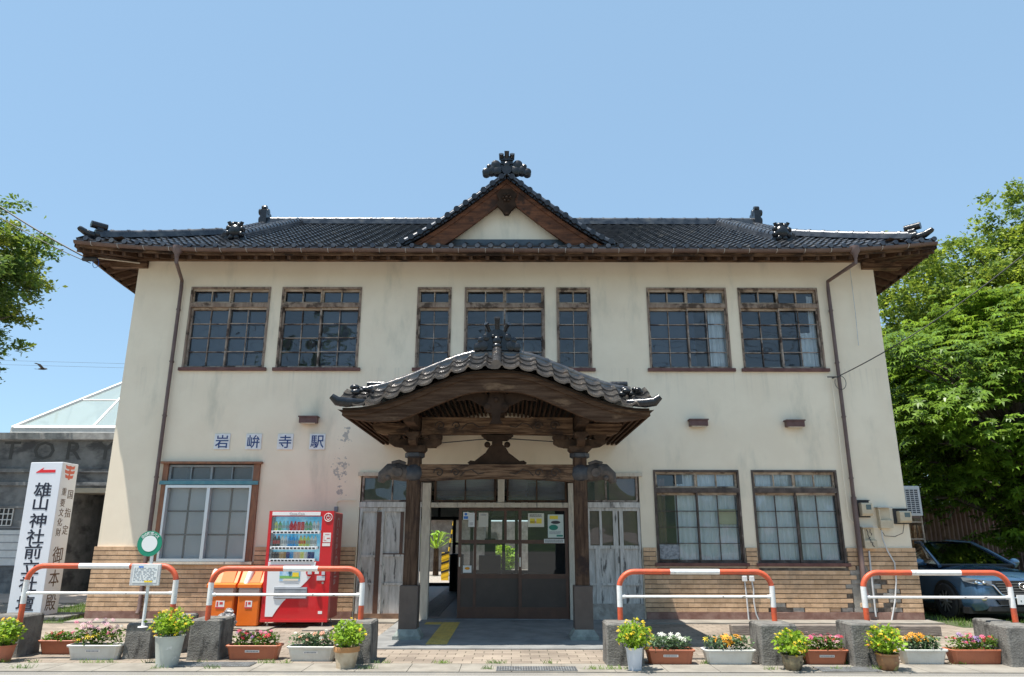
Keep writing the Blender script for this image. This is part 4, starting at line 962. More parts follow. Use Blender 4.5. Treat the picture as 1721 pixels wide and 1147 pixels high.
        arm = [(0, 3.085), (.42, 3.085), (.53, 3.13), (.60, 3.22), (.58, 3.26), (0, 3.26)] ; arm = [(xo + s * a, b) for a, b in arm]
        if s < 0: arm = arm[::-1]
        m.prism(arm, PY - .11, PY + .11); m.build('bracket_wing', WOODX, p)
        # elephant-like beam nose
        m = MB(); pts = [(x + s * .08, PY, 2.47), (x + s * .26, PY, 2.50), (x + s * .40, PY, 2.50), (x + s * .50, PY, 2.43), (x + s * .53, PY, 2.33)]
        m.tube(pts, [.13, .14, .13, .095, .055], 14); m.ball((x + s * .3, PY - .1, 2.55), .05); m.ball((x + s * .40, PY - .09, 2.40), .045)
        m.lathe([(.07, -.03), (.085, .0), (.085, .05)], (x + s * .24, PY - .12, 2.48), 12, axis='y')
        m.tube([(x + s * .14, PY - .03, 2.62), (x + s * .25, PY - .04, 2.66), (x + s * .36, PY - .03, 2.63)], .03, 8)
        m.build('beam_nose', mat('grey_brown_carving', (.12, .095, .08), (.055, .045, .04), 9, .7, .6, 16), p, smooth=True)
    xl, xr = PX - 1.22, PX + 1.22
    # lower and upper tie beams, slightly arched below, with carved scrolls
    def beam(z0, z1, name, arch):
        n = 24; m = MB(); xs = np.linspace(xl, xr, n + 1)
        def lo(x): t = (x - PX) / 1.22; return z0 + arch * (1 - t * t)
        for i in range(n):
            a, b = xs[i], xs[i + 1]
            m.add([(a, PY - .1, lo(a)), (b, PY - .1, lo(b)), (b, PY - .1, z1), (a, PY - .1, z1), (a, PY + .1, lo(a)), (b, PY + .1, lo(b)), (b, PY + .1, z1), (a, PY + .1, z1)], [(0, 1, 2, 3), (0, 4, 5, 1), (7, 6, 5, 4), (3, 2, 6, 7)])
        o = m.build(name, WOODX, B); m = MB()
        for s in (-1, 1):
            for (cx_, r) in ((.92, .085), (.66, .07)):
                zc = (z0 + z1) / 2; pts = [(PX + s * (cx_ + r * (1 - t / 9) * math.cos(t) * 1.0), PY - .104, zc + r * (1 - t / 9) * math.sin(t)) for t in np.linspace(0, 7.5, 26)]
                m.tube(pts, .009, 6)
            m.tube([(PX + s * a, PY - .104, (z0 + z1) / 2 + b) for a, b in ((.58, -.05), (.5, .03), (.4, .05), (.3, -.02), (.2, .0))], .008, 6)
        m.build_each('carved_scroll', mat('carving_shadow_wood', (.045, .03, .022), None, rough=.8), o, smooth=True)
        return o
    beam(2.34, 2.61, 'lower_tie_beam', .05); beam(3.08, 3.36, 'upper_tie_beam', .02)
    m = MB(); m.box(PX - 1.2, PX + 1.2, PY + .02, PY + .06, 2.22, 2.34) if False else None
    # frog-leg strut between the beams
    h = [(-.46, 0), (-.50, .03), (-.45, .07), (-.38, .06), (-.28, .14), (-.2, .2), (-.14, .30), (-.10, .34), (.10, .34), (.14, .30), (.2, .2), (.28, .14), (.38, .06), (.45, .07), (.50, .03), (.46, 0)]
    m = MB(); m.prism([(PX + a * .95, 2.612 + b * .92) for a, b in h], PY - .05, PY + .05)
    m.box(PX - .085, PX + .085, PY - .08, PY + .08, 2.92, 3.0)
    m.prism([(PX - .26, 3.078), (PX - .16, 3.0), (PX + .16, 3.0), (PX + .26, 3.078)][::-1], PY - .09, PY + .09)
    for s in (-1, 1): m.ball((PX + s * .16, PY - .03, 2.93), .05)
    m.build('frog_leg_strut', MATS['very_dark_wood'] if 'very_dark_wood' in MATS else mat('very_dark_wood', (.03, .018, .012), (.05, .03, .02), 5, .85, spec=.1), B)
    # king strut and pendant in the arch
    m = MB(); yb2 = YF + .30
    m.prism([(PX + a, 3.20 + b) for a, b in ((-.10, .36), (.10, .36), (.13, .24), (.2, .2), (.15, .10), (.07, .08), (.06, -.02), (.10, -.08), (-.10, -.08), (-.06, -.02), (-.07, .08), (-.15, .10), (-.2, .2), (-.13, .24))], yb2 - .06, yb2 + .02)
    for s in (-1, 1):
        m.lathe([(.03, -.03), (.055, -.01), (.055, .02)], (PX + s * .13, yb2 - .06, 3.37), 12, axis='y')
        m.prism([(PX + s * a, 3.37 + b) for a, b in ((.1, .0), (.25, .04), (.4, .12), (.62, .1), (.5, .17), (.35, .23), (.12, .2))][::s], yb2 - .02, yb2 + .02)
    m.lathe([(.02, -.03), (.04, -.01), (.04, .02)], (PX, yb2 - .06, 3.48), 12, axis='y')
    m.build('arch_pendant', mat('very_dark_wood', (.03, .018, .012), (.05, .03, .02), 5, .85, spec=.1), B, smooth=True)
    m = MB(); m.box(PX - .12, PX + .12, PY - .05, PY + .05, 3.36, 3.85); m.build('king_post', WOOD, B)
    og = oni('ogre_tile', (PX, YF + .56, kz(0) + .47), .62, B, 0)
    m = MB(); m.tube([(PX - 1.0, PY + .06, 2.96), (PX, PY + .06, 3.05), (PX + 1.1, PY + .06, 2.98)], .008, 6); m.build('tie_rod', MATS['dark_metal'], B)
porch()

# ================================================================ THINGS ON AND BY THE WALL
def name_plates():
    navy = mat('navy_enamel', (.02, .05, .18), None, rough=.4); we = mat('white_enamel', (.78, .78, .78), (.68, .68, .67), 9, .35)
    for ch, px, pos in (('岩', 374, 'first of the four plates from the left'), ('峅', 427, 'second of the four plates'), ('寺', 480, 'third of the four plates'), ('駅', 534, 'last of the four plates, nearest the porch')):
        x, z = W(px, 743.5, 0); t = thing('name_plate', 'white plate with blue character %s, %s' % (ch, pos), 'name plate', (x, 0, z), 0, 'lettered plates above the vending machine')
        m = MB(); m.bbox(-.155, .155, -.022, 0, -.155, .155, .006); m.build('plate', we, t)
        m = MB(); r = .135
        text_part('character', ch, .27, navy, t, (0, -.0235, 0), thick=.002, bold=.0025)
    lm = mat('brown_lamp_box', (.10, .045, .04), (.14, .07, .06), 6, .5)
    for px, py, lb in ((521, 708, 'small brown wall lamp above the last lettered plate'), (1172, 712, 'small brown wall lamp right of the porch, nearer to it'), (1333, 713, 'small brown wall lamp right of the porch, nearer the corner')):
        x, z = W(px, py, 0); t = thing('wall_lamp', lb, 'wall lamp', (x, 0, z), 0, 'brown wall lamps')
        m = MB(); m.prism([(-.175, -.06), (.175, -.06), (.175, .05), (-.175, .05)], -.15, -.02); m.box(-.19, .19, -.17, 0, .05, .075); m.box(-.12, .12, -.02, 0, -.05, .05); m.build('lamp_housing', lm, t)
        m = MB(); m.box(-.14, .14, -.14, -.04, -.075, -.0605); m.build('lamp_shade', CREAMP, t)
name_plates()
def meters():
    cream = mat('cream_plastic', (.62, .53, .38), (.52, .43, .30), 6, .5); blk = mat('black_board', (.035, .035, .04), None, rough=.6); gg = mat('meter_window', (.12, .16, .17), None, rough=.1)
    def meter(px0, py0, px1, py1, lb):
        x0, z1 = W(px0, py0, 0); x1, _ = W(px1, py0, 0); _, z0 = W(px0, py1, 0); w_, h = x1 - x0, z1 - z0
        t = thing('electric_meter', lb, 'electric meter', (x0, 0, z0), 0, 'electric meters on the right corner')
        m = MB(); m.box(0, w_, -.03, 0, 0, h); m.box(-.0, w_ + .01, -.06, 0, h + .001, h + .012); m.build('backboard', blk, t)
        m = MB(); m.prism([(-.16, .22 * h), (-.13, .08 * h), (-.031, .08 * h), (-.031, .86 * h), (-.14, .86 * h), (-.16, .8 * h)], .18 * w_, w_ * .98, 'x'); m.build('meter_case', cream, t)
        m = MB(); m.box(.5 * w_, .88 * w_, -.164, -.158, .45 * h, .75 * h); m.build('meter_window', gg, t)
        m = MB(); [m.lathe([(.012, 0), (.012, .03)], (w_ * k, -.08, .05 * h), 8) for k in (.3, .5, .7)]; m.build('terminal_screw', blk, t)
    meter(1437, 841, 1459, 869, 'small cream electric meter on a black board, beside the brown downpipe')
    meter(1500, 855, 1524, 880, 'small cream electric meter on a black board, nearest the wall corner')
    def cab(px0, py0, px1, py1, lb, marks):
        x0, z1 = W(px0, py0, 0); x1, _ = W(px1, py0, 0); _, z0 = W(px0, py1, 0); w_, h = x1 - x0, z1 - z0
        t = thing('cable_box', lb, 'cable box', (x0, 0, z0), 0, 'cream cable boxes on the right corner')
        m = MB(); m.prism([(-.13, 0), (-.001, 0), (-.001, h), (-.05, h), (-.05, h * .45), (-.13, h * .38)][::-1], .03, w_ - .02, 'x'); m.box(.03, .05, -.12, -.05, h * .4, h * .95); m.build('box_body', cream, t)
        m = MB(); m.box(0, w_, -.15, 0, h + .001, h + .015); m.build('box_hood', mat('galvanised', (.5, .5, .5), (.4, .4, .4), 5, .4, metal=.5), t)
        if marks:
            m = MB()
            for seg in ([(.3, .9), (.38, .78), (.36, .65), (.44, .5), (.5, .52)], [(.55, .92), (.52, .75), (.62, .72), (.6, .62)], [(.38, .5), (.5, .4), (.52, .26)], [(.62, .3), (.6, .16), (.7, .08)]):
                m.tube([(w_ * a, -.135, h * b) for a, b in seg], .008, 5)
            m.build('black_scrawl', blk, t)
    cab(1469, 853, 1494, 887, 'cream cable box with a metal hood between the two meters', False)
    cab(1443, 886, 1468, 921, 'cream cable box with black scrawl below the left meter', True)
    gw = mat('grey_white_conduit', (.62, .62, .62), (.5, .5, .5), 9, .5)
    def pipe(name, lb, pts, r, m_=gw, y=-.06, cat='conduit', smooth=True):
        P = [(*W(px, py, y),) for px, py in pts]; m = MB(); m.tube([(x, y, z) for x, z in P], r, 8); return tag(m.build(name, m_, smooth=True), lb, cat)
    pipe('conduit', 'straight grey conduit below the scrawled cable box', [(1461, 925), (1464, 955), (1473, 1036)], .017)
    pipe('conduit', 'bent white conduit sweeping down the tan tiles near the corner', [(1482, 890), (1484, 905), (1492, 925), (1504, 945), (1507, 975), (1505, 1010), (1499, 1045)], .014)
    pipe('conduit', 'thin pale conduit high on the wall by the right corner', [(1428, 450), (1437, 520), (1443, 580)], .007)
    pipe('conduit', 'pale conduit running along the right downpipe to the meters', [(1398, 640), (1409, 720), (1420, 820), (1427, 868), (1434, 878), (1446, 873)], .010, PLASTER)
    pipe('cable', 'thin black cable between the cable box and the corner meter', [(1480, 888), (1488, 900), (1505, 901), (1518, 895), (1520, 880)], .006, blk)
    for px, lb in ((1251, 'small white conduit box on the tiles, left one of the pair'), (1263, 'small white conduit box on the tiles, right one of the pair')):
        x, z = W(px, 972, -.04); t = thing('conduit_box', lb, 'conduit box', (x, -.04, z), 0, 'conduit boxes on the tiles')
        m = MB(); m.bbox(-.045, .045, -.06, 0, -.05, .05, .008); m.build('box_body', WHITE, t)
        m = MB()
        if px == 1251: pp = [(0, -.03, -.05), (.012, -.03, -.3), (.02, -.03, -.78)]
        else: pp = [(.0, -.03, -.05), (.02, -.03, -.2), (.005, -.03, -.4), (.03, -.03, -.62), (.09, -.03, -.78), (.11, -.03, -.82)]
        m.tube(pp, .014, 8); m.build('conduit', gw, t, smooth=True)
    x, z = W(566, 857, 0); t = thing('junction_box', 'small grey power box with thin conduit above the vending machine side', 'junction box', (x, 0, z))
    m = MB(); m.bbox(-.035, .035, -.06, 0, -.05, .05, .008); m.build('box_body', mat('grey_box', (.22, .23, .26), None, rough=.5), t)
    m = MB(); m.tube([(0, -.02, .05), (0, -.02, .14), (.06, -.02, .17), (.36, -.02, .17)], .009, 6); m.build('conduit', PLASTER, t, smooth=True)
    # air conditioner
    t = thing('air_conditioner', 'grey outdoor air conditioner unit hung on the right side wall', 'air conditioner', (8.02, .85, 1.92))
    m = MB(); m.bbox(0, .36, 0, .8, 0, .6, .012); m.build('casing', mat('pale_grey_casing', (.55, .56, .57), (.48, .49, .5), 4, .5), t)
    m = MB(); m.box(.05, .31, -.004, -.001, .05, .53); m.build('intake', mat('dark_recess', (.03, .035, .05), None, rough=.7), t)
    m = MB(); 
    for k in range(13): m.box(.045, .315, -.012, -.004, .045 + k * .04, .057 + k * .04)
    for k in range(4): m.box(.045 + k * .086, .058 + k * .086, -.0125, -.0042, .045, .537)
    m.build('grille', MATS['pale_grey_casing'], t)
    m = MB(); m.box(-.4, .34, .1, .14, -.04, -.001); m.box(-.4, .34, .65, .69, -.04, -.001); m.build_each('bracket', PIPE, t)
    t = thing('shelf_rack', 'wooden rack filled with upright brown reeds below the air conditioner', 'rack', (8.12, 1.6, 0))
    m = MB()
    for zz in (.05, .6, 1.15, 1.45, 1.80): m.box(0, .62, 0, .3, zz, zz + .03)
    m.box(-.03, -.001, 0, .3, 0, 1.95); m.box(.621, .65, 0, .3, 0, 1.95); m.build('rack_frame', PALEW, t)
    m = MB()
    for zz in (.64, 1.19, 1.485):
        for k in range(46): x = .02 + random.random() * .58; l_ = random.uniform(-.02, .03); m.add([(x, .02 + random.random() * .1, zz - .008), (x + .008, .03, zz - .008), (x + l_ + .008, .04, zz + .26), (x + l_, .04, zz + .26)], [(0, 1, 2, 3)])
    m.build('reed', mat('brown_reed', (.34, .15, .07), (.5, .36, .2), 20, .8, island=.4), t)
meters()

def vending():
    W_, H, D = 1.135, 1.83, .74
    red = mat('red_paint', (.62, .012, .02), (.56, .012, .018), 3, .28, .02, coat=.4); wh = mat('machine_white', (.80, .80, .80), None, rough=.3)
    t = thing('vending_machine', 'red and white drinks vending machine standing against the station wall', 'vending machine', (-4.255, -1.2, .10))
    m = MB(); m.bbox(.012, W_ - .012, .13, D, .03, H - .02, .01); o = m.build('cabinet', mat('red_brown_cabinet', (.42, .04, .035), (.36, .04, .035), 3, .45), t)
    text_part('side_lettering', 'Coca-Cola', .27, mat('faded_silver', (.5, .36, .34), None, rough=.5), o, (W_ - .0105, .42, 1.15), rot=(R(90), R(90), R(90)), thick=.001, sx=1)
    m = MB()                                                    # door: frame around the display, panel below
    dz0, dz1 = .985, 1.735; dx0, dx1 = .05, .93
    m.box(0, dx0, 0, .128, 0.04, H); m.box(dx0, W_, 0, .128, dz1, H); m.box(dx1, W_, 0, .128, .04, dz1); m.box(dx0, dx1, 0, .128, .04, dz0)
    m.box(0, W_, -.012, .13, -.0, .04); m.build('door_panel', red, t)
    m = MB(); m.box(.055, .90, -.006, -.001, 1.752, 1.815); h = m.build('header_strip', mat('lit_white_header', (.82, .81, .79), None, rough=.3), t)
    text_part('header_lettering', 'Coca-Cola', .062, mat('silver_grey_letter', (.40, .38, .38), None, rough=.4), h, (.49, -.0075, 1.783), thick=.001)
    m = MB(); m.box(dx0, dx1, .122, .127, dz0, dz1); dbm = mat('display_blue', (.05, .30, .50), (.30, .55, .66), 2.2, .5); nn_, ll_, pp_ = nodes_of(dbm); ll_.new(pp_.inputs['Base Color'].links[0].from_socket, pp_.inputs['Emission Color']); pp_.inputs['Emission Strength'].default_value = .35; b = m.build('display_back', dbm, t)
    m = MB(); m.box(dx0 + .001, .07 + .02, .02, .12, dz0, dz1); m.build('display_side', mat('silver_trim', (.55, .57, .6), None, rough=.35), t)
    g = MB(); g.quad((dx0, .012, dz0), (dx1, .012, dz0), (dx1, .012, dz1), (dx0, .012, dz1)); g.build('display_glass', GLASSC, t)
    # shelves, drinks, buttons
    cols = {'y': (.70, .72, .18), 'g': (.15, .42, .16), 'c': (.25, .65, .72), 'r': (.62, .02, .03), 'k': (.03, .025, .025), 'w': (.75, .76, .74), 'b': (.04, .35, .72), 'l': (.50, .68, .16), 'n': (.02, .06, .22), 'o': (.45, .30, .12), 'p': (.68, .55, .45)}
    rows = [('ygccrrRRggww', 1.50, .17), ('kkwwbbbyylww', 1.235, .19), ('kkoonbppywnn', 1.03, .13)]
    for rr, (s, z, hh) in enumerate(rows):
        m = MB(); m.box(dx0 + .01, dx1 - .015 - (.03 * rr), .005, .12, z - .045, z - .005); m.build('shelf', wh, t)
        n = len(s)
        for i, c in enumerate(s):
            x = .115 + i * (.80 - .03 * rr) / n; can = c.isupper() or rr == 2; c = c.lower()
            cm = mat('drink_' + {'y': 'yellow', 'g': 'green', 'c': 'pale_blue', 'r': 'red', 'k': 'black', 'w': 'white', 'b': 'blue', 'l': 'lime', 'n': 'navy', 'o': 'gold', 'p': 'beige'}[c], cols[c], tuple(min(1, v * .6 + .25) for v in cols[c]), 40, .3); nq, lq, pq = nodes_of(cm); pq.inputs['Emission Strength'].default_value = .12; pq.inputs['Emission Color'].default_value = (*cols[c], 1)  # faint glow in the drink colours stands in for the display lighting
            if can:
                m = MB(); m.lathe([(.026, 0), (.030, .006), (.030, hh * .82), (.025, hh * .87)], (x, .07, z - .004), 12); m.build('display_can', cm, t, smooth=True)
            else:
                m = MB(); m.lathe([(.026, 0), (.030, .006), (.030, hh * .62), (.012, hh * .86)], (x, .07, z - .004), 12); bo = m.build('display_bottle', cm, t, smooth=True)
                m = MB(); m.lathe([(.012, hh * .86), (.012, hh * .95)], (x, .07, z - .004), 10); m.box(x - .0275, x + .0275, .041, .0425, z + hh * .2, z + hh * .5); m.build('cap', MATS['drink_red'] if c in 'rky' and 'drink_red' in MATS else wh, bo)
        m = MB(); m.box(dx0 + .045, dx1 - .03 - .03 * rr, -.012, .004, z - .058, z - .012); bs = m.build('button_strip', wh, t)
        for i in range(n):
            x = .115 + i * (.80 - .03 * rr) / n
            if i == 0 and rr == 0:
                m = MB(); m.box(-.021, .021, -.006, 0, -.012, .012); q0 = m.build('button', mat('black_button', (.02, .02, .025), None, rough=.3), bs); q = q0
            else: q = q0.copy(); C.objects.link(q); q.parent = bs
            q.location = (x, -.0125, z - .034)
    # white lower area with the curved red sweep
    m = MB(); poly = [(.075, .085), (.20, .085), (.27, .20), (.36, .32), (.46, .42), (.57, .50), (.66, .575), (.74, .655), (.82, .75), (.86, .85), (.88, .975), (.055, .975)]
    m.prism(poly, -.0055, -.001); m.build('white_panel', wh, t)
    m = MB(); m.box(.08, .80, -.009, -.006, .915, .925); m.build('thin_red_line', red, t)
    pic = mat('picture_panel', (.18, .45, .72), (.75, .82, .85), 6, .4)
    m = MB(); m.box(.27, .62, -.010, -.006, .66, .86); o = m.build('advert_picture', pic, t)
    m = MB(); m.box(.275, .615, -.0125, -.0102, .70, .745); m.build('green_field', mat('field_green', (.2, .45, .12), None, rough=.5), o)
    m = MB(); m.box(.49, .60, -.0135, -.0126, .73, .80); m.build('yellow_panel', mat('advert_yellow', (.85, .62, .04), None, rough=.5), o)
    m = MB(); m.lathe([(.03, 0), (.03, .004)], (.45, -.0165, .80), 12, axis='y'); m.box(.443, .457, -.0145, -.0128, .735, .80); m.build('tree_silhouette', mat('dark_teal', (.03, .13, .2), None, rough=.5), o)
    m = MB(); m.box(.34, .6, -.0145, -.0136, .665, .695); m.build('caption_strip', mat('cream_strip', (.8, .7, .55), None, rough=.5), o)
    m = MB(); m.box(.20, .76, -.02, -.0008, .375, .56); o = m.build('retrieval_flap', mat('grey_flap', (.17, .18, .2), (.35, .37, .4), 5, .25), t)
    m = MB(); m.box(.215, .745, -.024, -.0202, .39, .40); m.box(.215, .745, -.024, -.0202, .535, .545); m.build('flap_rim', MATS['silver_trim'], o)
    ws = mat('sticker_white', (.8, .77, .74), None, rough=.5)
    rg = MB(); rg.tube([(1.04 + .068 * math.cos(a), -.004, 1.72 + .068 * math.sin(a)) for a in np.linspace(0, 2 * math.pi, 33)[:-1]], .006, 6, closed=True)
    rg.tube([(1.04 + .033 * math.sin(a), -.004, 1.717 + .033 * math.cos(a)) for a in np.linspace(.5, 2 * math.pi - .5, 22)], .005, 6); rg.box(1.035, 1.045, -.009, 0, 1.725, 1.77); rg.box(1.02, 1.06, -.006, 0, 1.667, 1.672); rg.build('power_emblem', ws, t, smooth=True)
    m = MB(); m.box(.97, 1.105, -.003, 0, 1.30, 1.46); o = m.build('sticker', ws, t)
    m = MB(); m.box(.985, .99, -.005, -.003, 1.33, 1.41); m.box(.99, 1.03, -.005, -.003, 1.33, 1.337); m.box(1.035, 1.09, -.005, -.003, 1.36, 1.375); m.box(1.0, 1.08, -.005, -.003, 1.43, 1.436); m.build('sticker_print', mat('print_red', (.6, .05, .05), None, rough=.5), o)
    m = MB(); m.box(.965, 1.10, -.003, 0, 1.235, 1.285); m.build('sticker', ws, t)
    m = MB(); m.lathe([(.065, -.03), (.065, 0)], (.79, 0, .80), 20, axis='y'); o = m.build('bill_inlet', red, t, smooth=True)
    m = MB(); m.box(.755, .825, -.036, -.0301, .77, .83); m.build('inlet_plate', MATS['silver_trim'], o)
    m = MB(); m.box(.87, .94, -.004, 0, .775, .82); m.build('sticker', ws, t)
    m = MB(); m.box(.99, 1.045, -.015, 0, .76, .86); m.build('coin_inlet', MATS['silver_trim'], t)
    m = MB(); m.box(.91, 1.05, -.008, 0, .67, .745); m.build('coin_return_plate', MATS['silver_trim'], t)
    m = MB(); m.lathe([(.018, -.02), (.02, 0)], (1.02, 0, .63), 12, axis='y'); m.build('key_lock', MATS['steel_plate'], t)
    m = MB(); m.ball((.96, -.01, .44), .045, (1, .6, .5)); m.build('coin_cup', MATS['dark_metal'], t, smooth=True)
    m = MB(); m.box(.97, 1.04, -.003, 0, .13, .175); m.build('sticker', ws, t)
    for x, y in ((.1, .08), (W_ - .1, .08), (.1, D - .08), (W_ - .1, D - .08)):
        m = MB(); m.lathe([(.03, -.07), (.03, -.06), (.012, -.055), (.012, 0)], (x, y, 0.0), 10); m.build('foot', MATS['steel_plate'], t)
    for x, lb in ((-4.46, 'white concrete slab under the left feet of the vending machine'), (-3.42, 'white concrete slab under the right feet of the vending machine')):
        s = thing('concrete_slab', lb, 'concrete slab', (x, -1.62, .004), 0, 'slabs under the vending machine')
        m = MB(); m.bbox(0, .46, .0, 1.3, .0, .0255, .004)
        m.build('slab_body', CONCL, s)
vending()

def bins():
    org = mat('orange_plastic', (.82, .17, .01), (.76, .15, .01), 3, .45, .05); bag = glass('bin_liner', (.8, .8, .8), 1.2, .25, .35, (.7, .68, .66))
    lab = MATS['sticker_white']
    for (x, w_, lb, cup) in ((-5.19, .46, 'orange recycling bin with a sloping lid, farther from the vending machine', False), (-4.66, .37, 'orange recycling bin right beside the vending machine, with a can chute', True)):
        t = thing('recycling_bin', lb, 'recycling bin', (x, -1.22, .03), 0, 'orange recycling bins')
        m = MB(); m.bbox(0, w_, 0, .42, .0, .62, .02); m.build('bin_body', org, t)
        m = MB(); m.prism([(-.02, .62), (-.02, .67), (.05, .70), (.2, .90), (.34, .90), (.44, .72), (.44, .62)][::-1], -.015, w_ + .015, 'x'); m.prism([(.04, .70), (.17, .915), (.19, .93), (.30, .93), (.30, .7)][::-1], w_ * .42, w_ * .9, 'x'); lid = m.build('lid', org, t)
        m = MB(); n = 22
        pts = []
        for k in range(n):
            a = 2 * math.pi * k / n; pts.append((w_ / 2 + (w_ / 2 + .012) * max(-1, min(1, 1.35 * math.cos(a))), .21 + .225 * max(-1, min(1, 1.35 * math.sin(a)))))
        for k in range(n):
            p, q = pts[k], pts[(k + 1) % n]; z0 = .50 + .02 * math.sin(k * 2.1); z1 = .50 + .02 * math.sin((k + 1) * 2.1); m.quad((p[0], p[1], z0), (q[0], q[1], z1), (q[0], q[1], .618), (p[0], p[1], .618))
        m.build('bin_liner', bag, t)
        m = MB(); m.box(w_ * .36, w_ * .68, -.004, -.0005, .30, .41); l_ = m.build('bin_label', lab, t)
        m = MB(); m.box(w_ * .39, w_ * .45, -.006, -.0045, .32, .395); m.box(w_ * .5, w_ * .62, -.006, -.0045, .35, .39); m.box(w_ * .36, w_ * .68, -.006, -.0045, .285, .31); m.build('label_print', MATS['print_red'], l_)
        if cup:
            m = MB(); m.tube([(.10, .06, .66), (.13, .10, .78), (.15, .15, .90)], [.05, .055, .055], 14); m.build('can_chute', MATS['sticker_white'], t, smooth=True)
        else:
            m = MB(); m.tube([(.05, .05, .68), (.05, .10, .80), (.06, .16, .9)], [.035, .04, .045], 12); m.build('can_chute', MATS['sticker_white'], t, smooth=True)
    m = MB(); gb = mat('grey_bin_bag', (.10, .10, .10), (.45, .43, .42), 9, .25, .9, 12, c3=(.35, .12, .08), s3=14, lo3=.62, hi3=.66, bdist=.05)
    rr = random.Random(2); random.seed(11); m.ball((0, 0, .14), .17, (1.0, .8, .85), 18, 12, jit=.28); random.seed(5); m.ball((.02, .02, .30), .06, (1.2, 1, .8), 10, 6, jit=.5)
    o = m.build('rubbish_bag', gb, loc=(-4.70, -1.55, .0)); tag(o, 'crumpled grey rubbish bag leaning on the orange bins', 'rubbish bag')
    tag(MB().bbox(-5.25, -4.2, -1.35, -.72, .005, .028, .004).build('bin_board', CONCL), 'flat pale board under the two orange bins', 'board')
bins()

# ================================================================ CONCRETE BLOCKS AND PIPE BARRIERS
def blocks():
    lst = [(-30, 34, 1108, .50, 'leftmost concrete block, at the foot of the sign pillar barrier'), (208, 254, 1110, .42, 'low concrete block carrying the bus stop pole'), (258, 309, 1100, .46, 'concrete block behind the pale green pot'), (316, 370, 1112, .48, 'dark concrete block between the pale green pot and a terracotta planter'),
           (572, 625, 1118, .48, 'concrete block behind the beige pot, left of the porch'), (1021, 1084, 1121, .48, 'concrete block behind the white bucket, right of the porch'), (1281, 1345, 1120, .47, 'concrete block under the facing ends of the two right barriers, nearer the porch'),
           (1435, 1492, 1122, .49, 'tall concrete block behind the brown glazed pot'), (1676, 1712, 1112, .47, 'concrete block half hidden behind the rightmost one'), (1698, 1765, 1122, .46, 'rightmost concrete block, cut by the picture edge')]
    objs = []
    for i, (a, b, py, h, lb) in enumerate(lst):
        x0, y = G(a, py); x1, _ = G(b, py); x0 *= 1.006; x1 *= 1.006; w_ = x1 - x0; t = .012; dp = .46
        m = MB(); random.seed(i + 40)
        vs = []
        for (z, k, ins) in ((0, 0, 0), (.03, 0, .002), (h * .5, t * .5, .0), (h - .02, t - .004, 0), (h, t, .012)):
            for (xx, yy) in ((0, 0), (w_, 0), (w_, dp), (0, dp)):
                sx = 1 if xx == 0 else -1; sy = 1 if yy == 0 else -1; j = random.uniform(-.004, .004); ii = k + ins
                vs += [(xx + sx * (ii + (.012 if xx != yy and (xx, yy) in ((w_, 0), (0, dp)) else 0)) + j, yy + sy * (ii + (0 if (xx, yy) in ((w_, 0), (0, dp)) else .012)), z), (xx + sx * (ii + (0 if (xx, yy) in ((w_, 0), (0, dp)) else .012)) + j, yy + sy * (ii + (.012 if (xx, yy) in ((w_, 0), (0, dp)) else 0)), z)]
        fs = [(r_ * 8 + k, r_ * 8 + (k + 1) % 8, (r_ + 1) * 8 + (k + 1) % 8, (r_ + 1) * 8 + k) for r_ in range(4) for k in range(8)] + [tuple(range(32, 40))]
        m.add(vs, fs); o = m.build('concrete_block', CONC, loc=(x0, y, .003)); tag(o, lb, 'concrete block', 'concrete blocks along the kerb'); objs.append((x0, y, w_, h, dp))
    return objs
BL = blocks()
